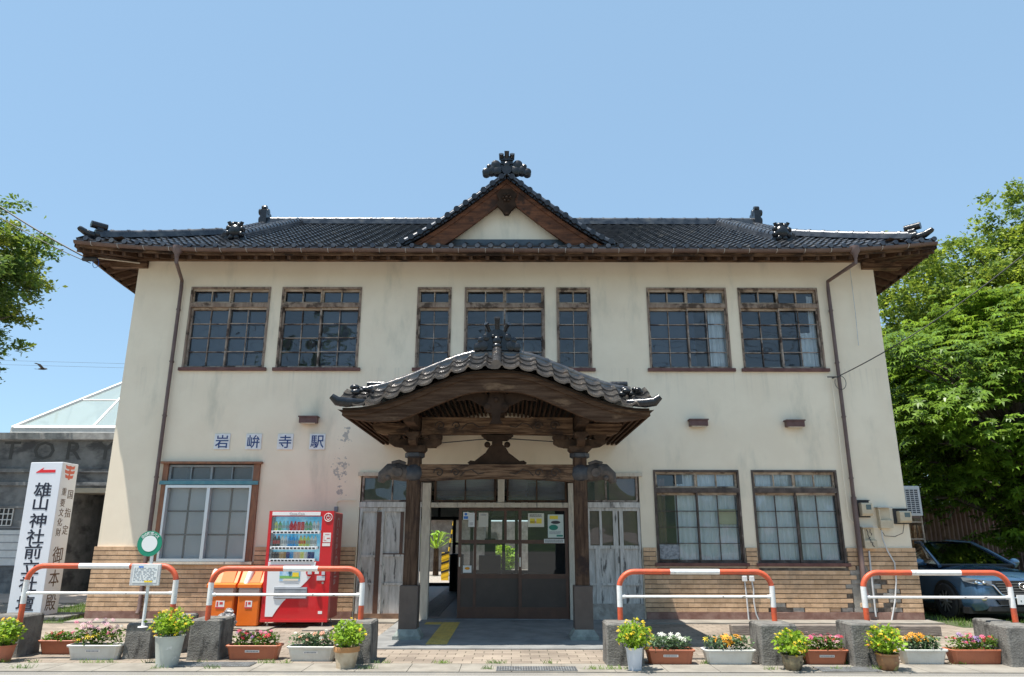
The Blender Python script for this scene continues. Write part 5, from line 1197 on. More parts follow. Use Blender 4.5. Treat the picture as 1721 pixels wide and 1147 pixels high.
def barriers():
    def bar(pl, pr_, ptop, lb, name='pipe_barrier', stripe=(.33, .66), y=None):
        yb = -4.42 if y is None else y
        zt = Wz(ptop, yb) - .035; x0 = Wx(pl, 1000, yb); x1 = Wx(pr_, 1000, yb); r = .034; zb = .42; cr = .2
        t = thing(name, lb, 'barrier', ((x0 + x1) / 2, yb, zb), 0, 'red and white pipe barriers'); hw = (x1 - x0) / 2; H = zt - zb
        def path(s): return None
        up = lambda s: [(s * hw, 0, z) for z in (0, H * .31)]
        # whole outline as one list with arc length, split by colour
        pts = [(-hw, 0, 0)] + [(-hw, 0, z) for z in np.linspace(.02, H - cr, 14)] + [(-hw + cr - cr * math.cos(a), 0, H - cr + cr * math.sin(a)) for a in np.linspace(.15, math.pi / 2, 9)]
        pts += [(x, 0, H) for x in np.linspace(-hw + cr + .05, hw - cr - .05, 40)] + [(hw - cr + cr * math.sin(a), 0, H - cr + cr * math.cos(a)) for a in np.linspace(0, math.pi / 2 - .15, 9)] + [(hw, 0, z) for z in np.linspace(H - cr, .02, 14)] + [(hw, 0, 0)]
        def col(p):
            if abs(abs(p[0]) - hw) < .01 and H * .32 < p[2] < H * .76: return 'w'
            if p[2] > H - .02 and stripe[0] < (p[0] + hw) / (2 * hw) < stripe[1]: return 'w'
            return 'r'
        m = MB(); i = 0
        while i < len(pts) - 1:
            c = col([(pts[i][k] + pts[i + 1][k]) / 2 for k in range(3)]); j = i + 1
            while j < len(pts) - 1 and col([(pts[j][k] + pts[j + 1][k]) / 2 for k in range(3)]) == c: j += 1
            m.tube(pts[i:j + 1], r if c == 'r' else r * 1.015, 14, 0 if c == 'r' else 1); i = j
        m.build('barrier_pipe', [ORANGE, WHITER], t, smooth=True)
        m = MB(); m.tube([(-hw + r * .8, 0, H * .53), (hw - r * .8, 0, H * .53)], .017, 10); m.build('middle_rail', WHITER, t, smooth=True)
        m = MB()
        for s in (-1, 1): m.tube([(s * (hw - .03), 0, H * .53), (s * (hw - .07), 0, H * .53)], .024, 10)
        m.build_each('rail_collar', WHITER, t, smooth=True)
    bar(42, 294, 948, 'red and white pipe barrier in front of the white sign pillar', stripe=(.34, .68))
    bar(354, 609, 952, 'red and white pipe barrier in front of the vending machine', stripe=(.47, .70))
    bar(1042, 1299, 956, 'red and white pipe barrier just right of the porch', stripe=(.33, .67))
    bar(1453, 1700, 957, 'red and white pipe barrier in front of the parked car', stripe=(.34, .68))
barriers()
def bus_stop():
    x, y = G(241, 1054, .43); t = thing('bus_stop_sign', 'bus stop pole with a round green sign and a timetable board', 'bus stop sign', (x, y, .42))
    m = MB(); m.tube([(0, 0, 0), (.0, 0, 1.12)], .02, 12); m.lathe([(.06, 0), (.055, .01), (.02, .014)], (0, 0, 0), 14); m.build('pole', WHITE, t, smooth=True)
    zc = Wz(915, y) - .42; r = .155; dx = Wx(254, 915, y) - x
    m = MB(); m.lathe([(r, 0), (r, .012)], (dx, -.033, zc), 40, axis='y'); o = m.build('round_sign', mat('sign_green', (.01, .24, .14), None, rough=.4), t, smooth=True)
    m = MB(); m.lathe([(r * .63, 0), (r * .63, .002)], (dx, -.0355, zc), 36, axis='y'); m.build('white_centre', mat('sign_white', (.78, .78, .76), None, rough=.4), o, smooth=True)
    s = '立山町営バス'
    for i, ch in enumerate(s):
        a = R(48 - i * 19.2) + R(0); text_part('sign_letter', ch, .043, MATS['sign_white'], o, (dx - r * .81 * math.sin(a), -.036, zc + r * .81 * math.cos(a)), rot=(R(90), -a, 0), thick=.001, bold=.0006)
    zb = Wz(967, y) - .42; bx = Wx(248, 967, y) - x
    m = MB(); m.bbox(bx - .185, bx + .185, -.05, -.025, zb - .13, zb + .13, .006); o = m.build('timetable_board', mat('clear_plastic_frame', (.62, .62, .60), (.5, .5, .5), 9, .2), t)
    m = MB(); m.box(bx - .15, bx + .15, -.053, -.0505, zb - .095, zb + .11); pp = m.build('timetable_paper', mat('paper', (.74, .75, .72), None, rough=.6), o)
    m = MB(); rr = random.Random(4)
    for k in range(9):
        xx = bx - .14
        while xx < bx + .12: L = rr.uniform(.01, .05); m.box(xx, xx + L, -.0545, -.0532, zb + .075 - k * .018, zb + .081 - k * .018); xx += L + rr.uniform(.008, .03)
    m.build('timetable_print', mat('ink_grey', (.25, .27, .3), None, rough=.6), pp)
    m = MB(); m.box(bx - .09, bx - .03, -.056, -.0547, zb + .085, zb + .102); m.build('blue_strip', mat('ink_blue', (.05, .2, .6), None, rough=.6), pp)
    m = MB(); m.box(bx + .0, bx + .10, -.056, -.0547, zb - .09, zb - .07); m.build('yellow_strip', MATS['advert_yellow'], pp)
bus_stop()

def sign_pillar():
    x0 = -9.32; x1 = -8.70; y0, y1 = -.1, .42; H = Wz(779, y0)
    t = thing('sign_pillar', 'tall white square sign pillar with black brush style lettering and a red arrow', 'sign', (x0 + .03, y0, 0)); t.rotation_euler = (0, R(-.9), 0); w_ = x1 - x0; d = y1 - y0
    wp = mat('sign_panel_white', (.74, .76, .80), (.70, .72, .76), 1.2, .5, .05); m = MB(); m.bbox(0, w_, 0, d, .02, H, .006); m.build('panel', wp, t)
    ink = mat('sign_ink', (.012, .014, .03), None, rough=.5); ink2 = mat('brown_ink', (.10, .055, .035), None, rough=.5); redi = mat('sign_red', (.72, .02, .03), None, rough=.5); red2 = mat('dull_red', (.62, .12, .07), None, rough=.5)
    def zf(py): return Wz(py, y0)
    for ch, py in zip('雄山神社前立社壇', (825, 848, 877, 904, 929, 955, 984, 1016)): text_part('sign_letter', ch, .285, ink, t, (w_ * .5, -.002, zf(py)), thick=.002, bold=.0035, sx=1.22)
    m = MB(); za = zf(793.5); m.prism([(.13, za - .025), (.27, za + .065), (.25, za + .02), (.50, za + .02), (.50, za - .035), (.13, za - .035)][::-1], -.004, -.0005); m.build('red_arrow', redi, t)
    # right side panel (reads on the +X face)
    def side(ch, py, yy, size, ink_, bold=.003): 
        z = Wz(py, (y0 + y1) / 2); text_part('sign_letter', ch, size, ink_, t, (w_ + .002, yy, z), rot=(R(90), 0, R(90)), thick=.002, bold=0)
    for ch, py in zip('国指定', (833, 864, 893)): side(ch, py, d * .74, .19, ink2, .001)
    for ch, py in zip('重要文化財', (829, 848, 864, 880, 897)): side(ch, py, d * .34, .16, ink2, .001)
    for ch, py in zip('御本殿', (935, 974, 1015)): side(ch, py, d * .5, .33, ink2, .003)
    m = MB(); zc = Wz(797, .15)
    for k, (zz, ww) in enumerate(((.09, .15), (0, .16), (-.09, .13))): m.prism([(d / 2 - ww, zz + zc + .05), (d / 2 - ww * .9, zz + zc - .015), (d / 2, zz + zc - .03), (d / 2 + ww * .9, zz + zc - .015), (d / 2 + ww, zz + zc + .05), (d / 2 + ww * .4, zz + zc + .03), (d / 2, zz + zc + .045), (d / 2 - ww * .4, zz + zc + .03)][::-1], w_ + .0005, w_ + .004, 'x')
    m.box(w_ + .0005, w_ + .0045, d / 2 - .02, d / 2 + .02, zc - .14, zc + .1); m.build('red_crest', red2, t)
    m = MB(); m.bbox(-.08, w_ + .55, -.14, d + .15, .0, .07, .01); o = m.build('pillar_kerb', CONC, loc=(x0, y0, .01)); tag(o, 'low dark concrete kerb around the sign pillar foot', 'kerb')
sign_pillar()

# ================================================================ PLANTS IN POTS
LG = leafmat('lime_leaf', (.26, .40, .03), (.14, .27, .025), .3); DG = leafmat('green_leaf', (.12, .22, .03), (.06, .13, .02), .3); BG = leafmat('blue_green_leaf', (.13, .21, .10), (.07, .13, .05), .25)
PETAL = {k: mat('petal_' + k, c, tuple(v * .8 for v in c), 30, .6, island=.15) for k, c in {'yellow': (.85, .62, .02), 'orange': (.85, .36, .01), 'pink': (.72, .12, .25), 'red': (.66, .02, .05), 'white': (.78, .78, .68), 'pale_pink': (.75, .42, .48), 'mauve': (.36, .22, .50), 'salmon': (.78, .34, .22)}.items()}
def leaf_cloud(name, pts, size, m, par, up=.5, asp=2.0, jit=.4):
    n = len(pts); pts = np.asarray(pts, float)
    s = size * (1 + jit * (rng.random(n) - .5) * 2)
    d = rng.normal(0, 1, (n, 3)); d[:, 2] = d[:, 2] * .5 + up * .3; d /= np.linalg.norm(d, axis=1)[:, None]
    u = rng.normal(0, 1, (n, 3)); u[:, 2] += up * 2; nn = np.cross(d, np.cross(u, d)); nn /= np.linalg.norm(nn, axis=1)[:, None] + 1e-9; sd = np.cross(d, nn)
    a = pts; b = pts + d * (s * .5)[:, None] + sd * (s / asp * .5)[:, None] + nn * (s * .06)[:, None]; c = pts + d * s[:, None] - nn * (s * .10)[:, None]; e = pts + d * (s * .5)[:, None] - sd * (s / asp * .5)[:, None] + nn * (s * .06)[:, None]
    V = np.stack([a, b, c, e], 1).reshape(-1, 3)
    return raw_mesh(name, V, np.arange(n * 4).reshape(-1, 4), m, par)
def blooms(name, pts, r, m, par, petals=7):
    protos = []
    for v in range(3):
        mb = MB()
        for layer in range(2):
            for k in range(petals):
                a = 2 * math.pi * k / petals + layer * .4 + random.random() * .2; rr = r * (1 - .4 * layer); w_ = 2.6 / petals
                mb.add([(0, 0, .002 + layer * .25 * r), (rr * .7 * math.cos(a - w_ / 2), rr * .7 * math.sin(a - w_ / 2), r * .15 + layer * .3 * r), (rr * math.cos(a), rr * math.sin(a), layer * .3 * r), (rr * .7 * math.cos(a + w_ / 2), rr * .7 * math.sin(a + w_ / 2), r * .15 + layer * .3 * r)], [(0, 1, 2, 3)])
        protos.append(mb)
    first = [None, None, None]
    for i, p in enumerate(pts):
        v = i % 3
        if first[v] is None: o = first[v] = protos[v].build(name, m, par)
        else: o = first[v].copy(); C.objects.link(o); o.parent = par
        o.location = p; o.rotation_euler = (random.uniform(-.2, 1.0), random.uniform(-.6, .6), random.random()); q = random.uniform(.75, 1.2); o.scale = (q, q, q)
def soilm(): return mat('potting_soil', (.06, .04, .028), (.10, .07, .05), 20, .95, .6)
def planter(px0, px1, py, m, lb, flowers, strip=True, leaf=DG, dens=1.0, fh=.15, lm=.045):
    flowers = [(c, n, hh, r_ * 1.45) for c, n, hh, r_ in flowers]
    x0, y = G(px0, py); x1, _ = G(px1, py); x0 *= 1.011; x1 *= 1.011; w_ = x1 - x0; h = .175; dp = .24
    t = thing('planter_box', lb, 'planter', ((x0 + x1) / 2, y, .004), random.uniform(-.02, .02), 'flower planters along the kerb'); mb = MB(); hw = w_ / 2
    def ring(i, z, b=.03): return [(-hw + i + b, i, z), (hw - i - b, i, z), (hw - i, i + b, z), (hw - i, dp - i - b, z), (hw - i - b, dp - i, z), (-hw + i + b, dp - i, z), (-hw + i, dp - i - b, z), (-hw + i, i + b, z)]
    L = [ring(.045, 0), ring(.015, h - .025), ring(.0, h - .024), ring(-.004, h - .005), ring(.002, h), ring(.018, h), ring(.022, h - .03)]
    vs = [p for r_ in L for p in r_]; fs = [(r_ * 8 + k, r_ * 8 + (k + 1) % 8, (r_ + 1) * 8 + (k + 1) % 8, (r_ + 1) * 8 + k) for r_ in range(len(L) - 1) for k in range(8)] + [tuple(range(7, -1, -1))]
    mb.add(vs, fs); bx = mb.build('box', m, t)
    rb = MB()
    for k in range(14):
        xx = -hw + .09 + (w_ - .18) * k / 13; rb.add([(xx - .006, .04, .01), (xx + .006, .04, .01), (xx + .006, .013, h - .03), (xx - .006, .013, h - .03)], [(0, 1, 2, 3)])
    rb.build('box_rib', m, bx)
    if strip:
        s = MB(); s.add([(-.09, .020, .09), (.09, .020, .09), (.09, .016, .118), (-.09, .016, .118)], [(0, 1, 2, 3)]); o = s.build('name_strip', MATS['sticker_white'], t)
        s = MB(); xx = -.08
        while xx < .07: L_ = random.uniform(.008, .016); s.add([(xx, .0175, .096), (xx + L_, .0175, .096), (xx + L_, .0155, .111), (xx, .0155, .111)], [(0, 1, 2, 3)]); xx += L_ + .005
        s.build('strip_print', MATS['ink_grey'], o)
    s = MB(); s.quad((-hw + .03, .03, h - .02), (hw - .03, .03, h - .02), (hw - .03, dp - .03, h - .02), (-hw + .03, dp - .03, h - .02)); s.build('soil', soilm(), t)
    P = []; cl = []
    for k in range(int(7 * dens) + 1):
        cx = -hw + .08 + (w_ - .16) * (k + .5) / (int(7 * dens) + 1) + random.uniform(-.02, .02); cy = dp / 2 + random.uniform(-.04, .04); cl.append((cx, cy))
        for _ in range(80): a = random.random() * 6.28; r_ = .08 * math.sqrt(random.random()); z = h - .02 + random.random() ** .8 * fh; P.append((cx + r_ * math.cos(a) * 1.1, cy + r_ * math.sin(a), z))
    leaf_cloud('foliage', P, lm, leaf, t)
    for col, n, hh, r_ in flowers:
        pts = []
        for _ in range(n): cx, cy = random.choice(cl); pts.append((cx + random.uniform(-.07, .07), cy + random.uniform(-.09, .05), h + fh * random.uniform(.45, 1.0) * hh))
        blooms('flower', pts, r_, PETAL[col], t)
    return t
def pot(px0, px1, pyb, pyt, m, lb, rim=None, leafh=.26, rad=.19, n=650, round_=True, taper=.72, flowers=(('yellow', 34, .02),), belly=False):
    x0, y = G(px0, pyb); x1, _ = G(px1, pyb); x0 *= 1.016; x1 *= 1.016; cx = (x0 + x1) / 2; r1 = (x1 - x0) / 2; yc = y + r1; h = CAM[2] + (yc - r1 - CAM[1]) * math.tan(_ray(0, pyt)[1]) - .004
    t = thing('flower_pot', lb, 'flower pot', (cx, yc, .005), random.random(), 'flower pots along the kerb'); mb = MB(); r0 = r1 * taper
    if belly: prof = [(r0 * .9, 0), (r0, .01), (r1 * .93, h * .5), (r1 * .9, h * .85), (r1, h * .9), (r1, h), (r1 * .9, h), (r1 * .88, h - .03)]
    elif rim: prof = [(r0, 0), (r0, .005), (r1 * .93, h - .06), (r1, h - .055), (r1, h), (r1 * .9, h), (r1 * .88, h - .03)]
    else: prof = [(r0, 0), (r0, .005), (r1 * .97, h - .015), (r1 * 1.03, h - .01), (r1 * 1.03, h), (r1 * .93, h), (r1 * .9, h - .03)]
    mb.lathe(prof, seg=28, capt=False); mb.build('pot', m, t, smooth=True)
    if rim:
        q = MB(); q.lathe([(r1 * 1.002, h - .056), (r1 * 1.012, h - .05), (r1 * 1.012, h - .002), (r1 * 1.0, h + .002)], seg=28, capb=False, capt=False); q.build('rim', rim, t, smooth=True)
    q = MB(); q.lathe([(r1 * .9, h - .025), (.001, h - .02)], seg=20, capb=False, capt=False); q.build('soil', soilm(), t)
    P = []
    for _ in range(n):
        v = Vector((random.gauss(0, 1), random.gauss(0, 1), random.gauss(0, 1))).normalized() * (random.random() ** .33)
        bump = (1.3 if random.random() < .07 else 1) + .22 * math.sin(5 * math.atan2(v.y, v.x) + h * 40) * (1 - abs(v.z))
        P.append((v.x * rad * bump, v.y * rad * bump, h + leafh * .42 + v.z * leafh * .55 * (1 if v.z > 0 else .8)))
    leaf_cloud('foliage', P, .05, LG, t, asp=1.6)
    st = MB()
    for k in range(12): a = k * .52; st.tube([(0.02 * math.cos(a), .02 * math.sin(a), h - .03), (rad * .6 * math.cos(a), rad * .6 * math.sin(a), h + leafh * .6)], .003, 4)
    st.build('stem', DG, t)
    for col, nn, r_ in flowers:
        pts = []
        for _ in range(nn): v = Vector((random.gauss(0, 1), random.gauss(0, 1) - .3, random.gauss(0, 1) + .5)).normalized(); pts.append((v.x * rad * 1.08, v.y * rad * 1.08, h + leafh * .42 + v.z * leafh * .62))
        blooms('flower', pts, r_, PETAL[col], t, 5)
TER = mat('terracotta_plastic', (.46, .15, .075), (.40, .13, .07), 4, .5, .1, 30); WPL = mat('off_white_plastic', (.70, .69, .64), (.60, .58, .52), 4, .5, .1, 30, c3=(.42, .38, .3), s3=3, lo3=.6, hi3=.75)
planter(68, 132, 1103, TER, 'terracotta planter with sparse red flowers between the leftmost block and a white planter', [('red', 9, .9, .02), ('pink', 5, .9, .018)], False, dens=.7, fh=.10)
planter(116, 205, 1112, WPL, 'white planter with tall pink and low yellow flowers, left of the bus stop pole', [('pale_pink', 22, 1.5, .024), ('yellow', 12, .6, .028), ('pink', 10, 1.4, .022), ('white', 6, 1.1, .02)], True, fh=.20)
planter(382, 472, 1112, TER, 'terracotta planter with red and mauve flowers in front of the vending machine', [('red', 24, 1.1, .022), ('mauve', 8, 1.2, .02), ('pink', 14, 1.1, .022)], True)
planter(484, 566, 1114, WPL, 'white planter with salmon and white flowers beside the beige pot', [('salmon', 14, 1.0, .022), ('white', 12, 1.2, .022)], True, leaf=BG)
planter(1086, 1168, 1119, TER, 'terracotta planter with white daisies, second from the porch on the right', [('white', 13, 1.2, .026), ('yellow', 6, .9, .016)], True, leaf=BG)
planter(1184, 1270, 1119, WPL, 'white planter with orange marigolds, middle of the third barrier', [('orange', 20, 1.0, .034), ('yellow', 4, .8, .03)], False, leaf=BG)
planter(1350, 1426, 1119, TER, 'terracotta planter with pink flowers beside a dark mottled pot', [('pink', 24, 1.1, .022), ('red', 8, 1.0, .02), ('pale_pink', 6, 1.2, .02)], True)
planter(1515, 1592, 1118, WPL, 'white planter with orange marigolds beside the brown glazed pot', [('orange', 18, 1.1, .034), ('yellow', 4, .8, .026)], False, leaf=BG)
planter(1597, 1688, 1118, TER, 'rightmost terracotta planter with red, pink and purple flowers', [('red', 16, 1.1, .022), ('pink', 12, 1.1, .022), ('mauve', 10, 1.1, .022)], False)
pot(-14, 22, 1118, 1088, TER, 'terracotta pot with a lime bush, cut by the left picture edge', leafh=.30, rad=.17, flowers=(('yellow', 22, .02), ('orange', 6, .018)))
pot(255, 303, 1126, 1072, mat('pale_green_pot', (.50, .52, .46), (.42, .43, .38), 5, .6, c3=(.62, .62, .58), s3=9, lo3=.6, hi3=.68), 'pale green grey pot with a lime bush in front of the second block', leafh=.29, rad=.22, flowers=(('yellow', 40, .02), ('orange', 8, .018)))
pot(560, 603, 1128, 1090, mat('beige_stained_pot', (.58, .47, .33), (.42, .30, .18), 6, .8, c3=(.3, .2, .12), s3=5, lo3=.6, hi3=.7), 'beige stained pot with an orange rim and a lime bush', rim=mat('orange_clay_rim', (.46, .22, .08), (.38, .19, .08), 5, .8), leafh=.30, rad=.20, flowers=(('yellow', 12, .02), ('orange', 8, .018)))
pot(1053, 1082, 1130, 1090, mat('white_bucket', (.62, .64, .68), (.56, .57, .6), 5, .5, c3=(.40, .33, .28), s3=6, lo3=.66, hi3=.68), 'small white bucket pot with a rust mark just right of the porch', leafh=.30, rad=.19, taper=.75, flowers=(('yellow', 46, .024),))
pot(1316, 1352, 1130, 1102, mat('dark_mottled_pot', (.17, .13, .08), (.30, .25, .14), 9, .6, c3=(.08, .06, .04), s3=8), 'dark mottled pot with a lime bush beside a terracotta planter', leafh=.27, rad=.185, belly=True, flowers=(('yellow', 40, .022),))
pot(1476, 1514, 1130, 1100, mat('brown_glazed_pot', (.34, .17, .07), (.22, .10, .05), 6, .45, c3=(.42, .38, .14), s3=4, lo3=.56, hi3=.64), 'brown glazed pot with a lime bush and orange blooms', leafh=.31, rad=.19, belly=True, flowers=(('yellow', 36, .024), ('orange', 12, .022)))

# drain gratings
def grates():
    gm = mat('grate_steel', (.34, .34, .33), (.22, .21, .2), 9, .6, .2, metal=.3); hole = mat('drain_hole', (.012, .012, .012), None, rough=.9)
    for a, b, py, lb in ((286, 418, 1124, 'steel drain grating beside the pale green pot'), (835, 972, 1131, 'steel drain grating in front of the entrance'), (1385, 1486, 1131, 'steel drain grating left of the brown glazed pot')):
        x0, y0 = G(a, py); x1, _ = G(b, py); w_ = x1 - x0; t = thing('drain_grating', lb, 'drain grating', (x0, y0 + .03, .011), 0, 'drain gratings along the kerb'); d = .26
        m = MB(); m.quad((0, 0, .001), (w_, 0, .001), (w_, d, .001), (0, d, .001)); m.build('drain_opening', hole, t)
        m = MB(); n = int(w_ / .03)
        for k in range(n + 1): m.box(k * w_ / n - .004, k * w_ / n + .004, 0, d, .002, .010)
        for k in range(8): m.box(-.004, w_ + .004, k * d / 7 - .0035, k * d / 7 + .0035, .003, .0115)
        m.build('grating_bars', gm, t)
grates()
def timbers():
    wm = mat('old_timber', (.26, .22, .18), (.16, .13, .11), 3, .85, .6, 9, stretch=(1, 6, 6), c3=(.08, .065, .055), s3=4, lo3=.55, hi3=.68)
    for (a, b, py0, lb) in ((1232, 1424, 1067, 'long grey timber lying along the foot of the wall, left one'), (1427, 1585, 1068, 'grey timber lying by the wall corner, right one')):
        x0, y = G(a, py0 + 1); x1, _ = G(b, py0 + 1); m = MB(); m.bbox(0, x1 - x0, 0, .16, 0, .15, .012); o = m.build('timber', wm, loc=(x0, y, .006)); tag(o, lb, 'timber', 'timbers by the wall')
timbers()
def posters():
    y = .028
    def sheet(px0, py0, px1, py1, name, lb, c, bits, yy):
        x0, z1 = W(px0, py0, yy); x1, z0 = W(px1, py1, yy); w_, h = x1 - x0, z1 - z0; t = thing(name, lb, 'poster', (x0, yy, z0))
        m = MB(); m.box(0, w_, -.002, 0, 0, h); m.build('paper', c, t)
        for k, (nm, shape, cm) in enumerate(bits):
            m = MB()
            if shape[0] == 'o': m.lathe([(1, 0), (1, .001)], (0, 0, 0), 24, axis='y'); m.v = [(shape[1] * w_ + v[0] * shape[3] * w_, -.0042 + v[1], shape[2] * h + v[2] * shape[4] * h) for v in m.v]
            elif shape[0] == 'b': m.box(shape[1] * w_, shape[3] * w_, -.0035 - k * .0002, -.0022, shape[2] * h, shape[4] * h)
            elif shape[0] == 't':
                rr = random.Random(k + 3); zz = shape[4] * h
                while zz > shape[2] * h + .012:
                    xx = shape[1] * w_
                    while xx < shape[3] * w_ - .012: L = rr.uniform(.010, .03); m.box(xx, min(xx + L, shape[3] * w_), -.0035, -.0022, zz - .010, zz); xx += L + .006
                    zz -= .019
            m.build(nm, cm, t)
    pp = MATS['paper']; yel = mat('print_yellow', (.85, .66, .06), None, rough=.5); dk = mat('print_black', (.04, .04, .05), None, rough=.5); grn = mat('print_green', (.01, .22, .16), None, rough=.5)
    f = .02
    sheet(888, 863, 915, 886, 'poster', 'small yellow and white notice on the right entrance door', mat('cream_paper', (.72, .70, .58), None, rough=.6), [('yellow_print', ('b', .12, .25, .42, .62), yel), ('yellow_print', ('b', .52, .25, .85, .62), yel), ('heading_print', ('t', .1, .68, .9, .92), dk), ('text_print', ('t', .15, .28, .85, .42), MATS['print_red'])], f)
    sheet(921, 865, 948, 904, 'poster', 'tall pale green poster with a green oval on the right entrance door', mat('pale_green_paper', (.62, .70, .64), None, rough=.6), [('yellow_print', ('b', .12, .80, .65, .95), yel), ('vehicle_picture', ('o', .5, .66, .3, .07), dk), ('green_oval', ('o', .36, .44, .29, .12), grn), ('text_print', ('t', .1, .12, .85, .27), MATS['ink_grey']), ('green_strip', ('b', .55, .05, .95, .12), grn)], f)
    sheet(915, 906, 949, 913, 'poster', 'thin white notice strip under the tall poster', pp, [('text_print', ('t', .05, .1, .95, .8), dk)], f)
    sheet(779, 861, 788, 874, 'poster', 'little blue and white notice on the left entrance door', pp, [('blue_print', ('b', .1, .1, .9, .45), MATS['ink_blue']), ('emblem', ('o', .5, .72, .25, .18), MATS['ink_blue'])], .075)
    sheet(788, 862, 798, 886, 'poster', 'blank pale notice beside the little blue notice', pp, [('text_print', ('t', .2, .1, .8, .3), MATS['ink_grey'])], .075)
    sheet(805, 862, 821, 886, 'poster', 'plain cream sheet behind the second door pane', mat('cream_paper2', (.60, .58, .50), None, rough=.6), [('text_print', ('t', .2, .75, .8, .9), MATS['ink_grey'])], .075)
    sheet(779, 951, 793, 963, 'poster', 'small white notice with an orange mark low on the left door', pp, [('orange_mark', ('o', .5, .6, .3, .2), PETAL['orange'])], .075)
posters()
# ================================================================ PLATFORM SIDE SEEN THROUGH THE HALL
def beyond():
    y = 12.5; x, _ = W(741, 985, y)
    t = thing('crossing_barrier', 'yellow and black striped crossing machine seen through the open door', 'crossing barrier', (x + .15, y, .01)); t.scale = (.62, .62, .75); yel = mat('warning_yellow', (.75, .48, .02), None, rough=.5); bk = mat('warning_black', (.02, .02, .02), None, rough=.5)
    m = MB()
    for k in range(6):
        M4 = Matrix.Shear('XY', 4, (0, 0)) if False else None
        m.prism([(-.22, .1 + k * .2), (.22, .22 + k * .2), (.22, .32 + k * .2), (-.22, .2 + k * .2)], -.2, .2, 'y', k % 2)
    m.box(-.2, .2, -.19, .19, 0, 1.25); m.build('machine_body', [yel, bk], t)
    m = MB()
    for k in range(8): m.tube([(.15 + k * .035, 0, 1.1 + k * .2), (.15 + (k + 1) * .035, 0, 1.1 + (k + 1) * .2)], .05, 8, k % 2)
    m.build('barrier_arm', [bk, yel], t)
    tag(MB().box(-9, 8, 21, 21.2, 0, 2.2).build('corrugated_fence', mat('white_corrugated', (.24, .23, .22), (.14, .13, .12), 3, .7)), 'white corrugated fence across the tracks seen through the hall', 'fence')
    t = thing('red_roofed_shed', 'low shed with a red roof across the tracks', 'shed', (-3.6, 19, 0))
    MB().box(-2.6, 2.4, 0, 1.5, 0, 2.35).build('wall', MATS['white_corrugated'], t); m = MB(); m.prism([(-.4, 2.36), (.75, 2.95), (1.9, 2.36)][::-1], -2.9, 2.7, 'x'); m.build('roof', mat('red_shed_roof', (.36, .09, .07), (.28, .07, .06), 4, .6), t)
    for x, y_, s, lb in ((-3.0, 15.5, 1.0, 'spiky green palm shrub beyond the platform, seen past the door frame'), (-.4, 16.5, .62, 'leafy green shrub beyond the tracks, behind the door glass'), (1.6, 16.0, .55, 'low green shrub beyond the tracks, farthest right in the hall view')):
        t = thing('shrub', lb, 'shrub', (x, y_, 0), 0, 'shrubs beyond the tracks'); pts = []
        if 'palm' in lb:
            m = MB()
            for k in range(40):
                a = random.random() * 6.28; e = random.uniform(.1, 1.3); L = 1.1; mid = Vector((math.cos(a) * math.cos(e) * L * .6, math.sin(a) * math.cos(e) * L * .6, 1.1 + math.sin(e) * L * .6)); tip = mid + Vector((math.cos(a) * .5, math.sin(a) * .5, -.1)); sd = Vector((-math.sin(a), math.cos(a), 0)) * .05
                m.add([Vector((0, 0, 1.0)), mid + sd, tip, mid - sd], [(0, 1, 2, 3)])
            m.build('frond', LG, t); MB().lathe([(.12, 0), (.1, 1.05)], seg=10).build('trunk', WOOD, t)
        else:
            P = rng.normal(0, 1, (1500, 3)); P /= np.linalg.norm(P, axis=1)[:, None]; P *= (rng.random(1500) ** .4)[:, None] * np.array([1.0, .8, .9]) * s; P[:, 2] += 1.0 * s
            leaf_cloud('foliage', P, .16, LG, t); MB().lathe([(.06, 0), (.04, 1.0)], seg=8).build('trunk', WOOD, t)
    t = thing('litter_bin', 'black cylindrical bin standing inside the dark hall', 'bin', (-1.55, 7.0, .03)); MB().lathe([(.2, 0), (.2, .95), (.15, 1.0)], seg=20).build('bin_body', MATS['near_black_frame'], t, smooth=True); MB().lathe([(.21, .95), (.21, .99)], seg=20).build('lid', MATS['dark_metal'], t)
beyond()

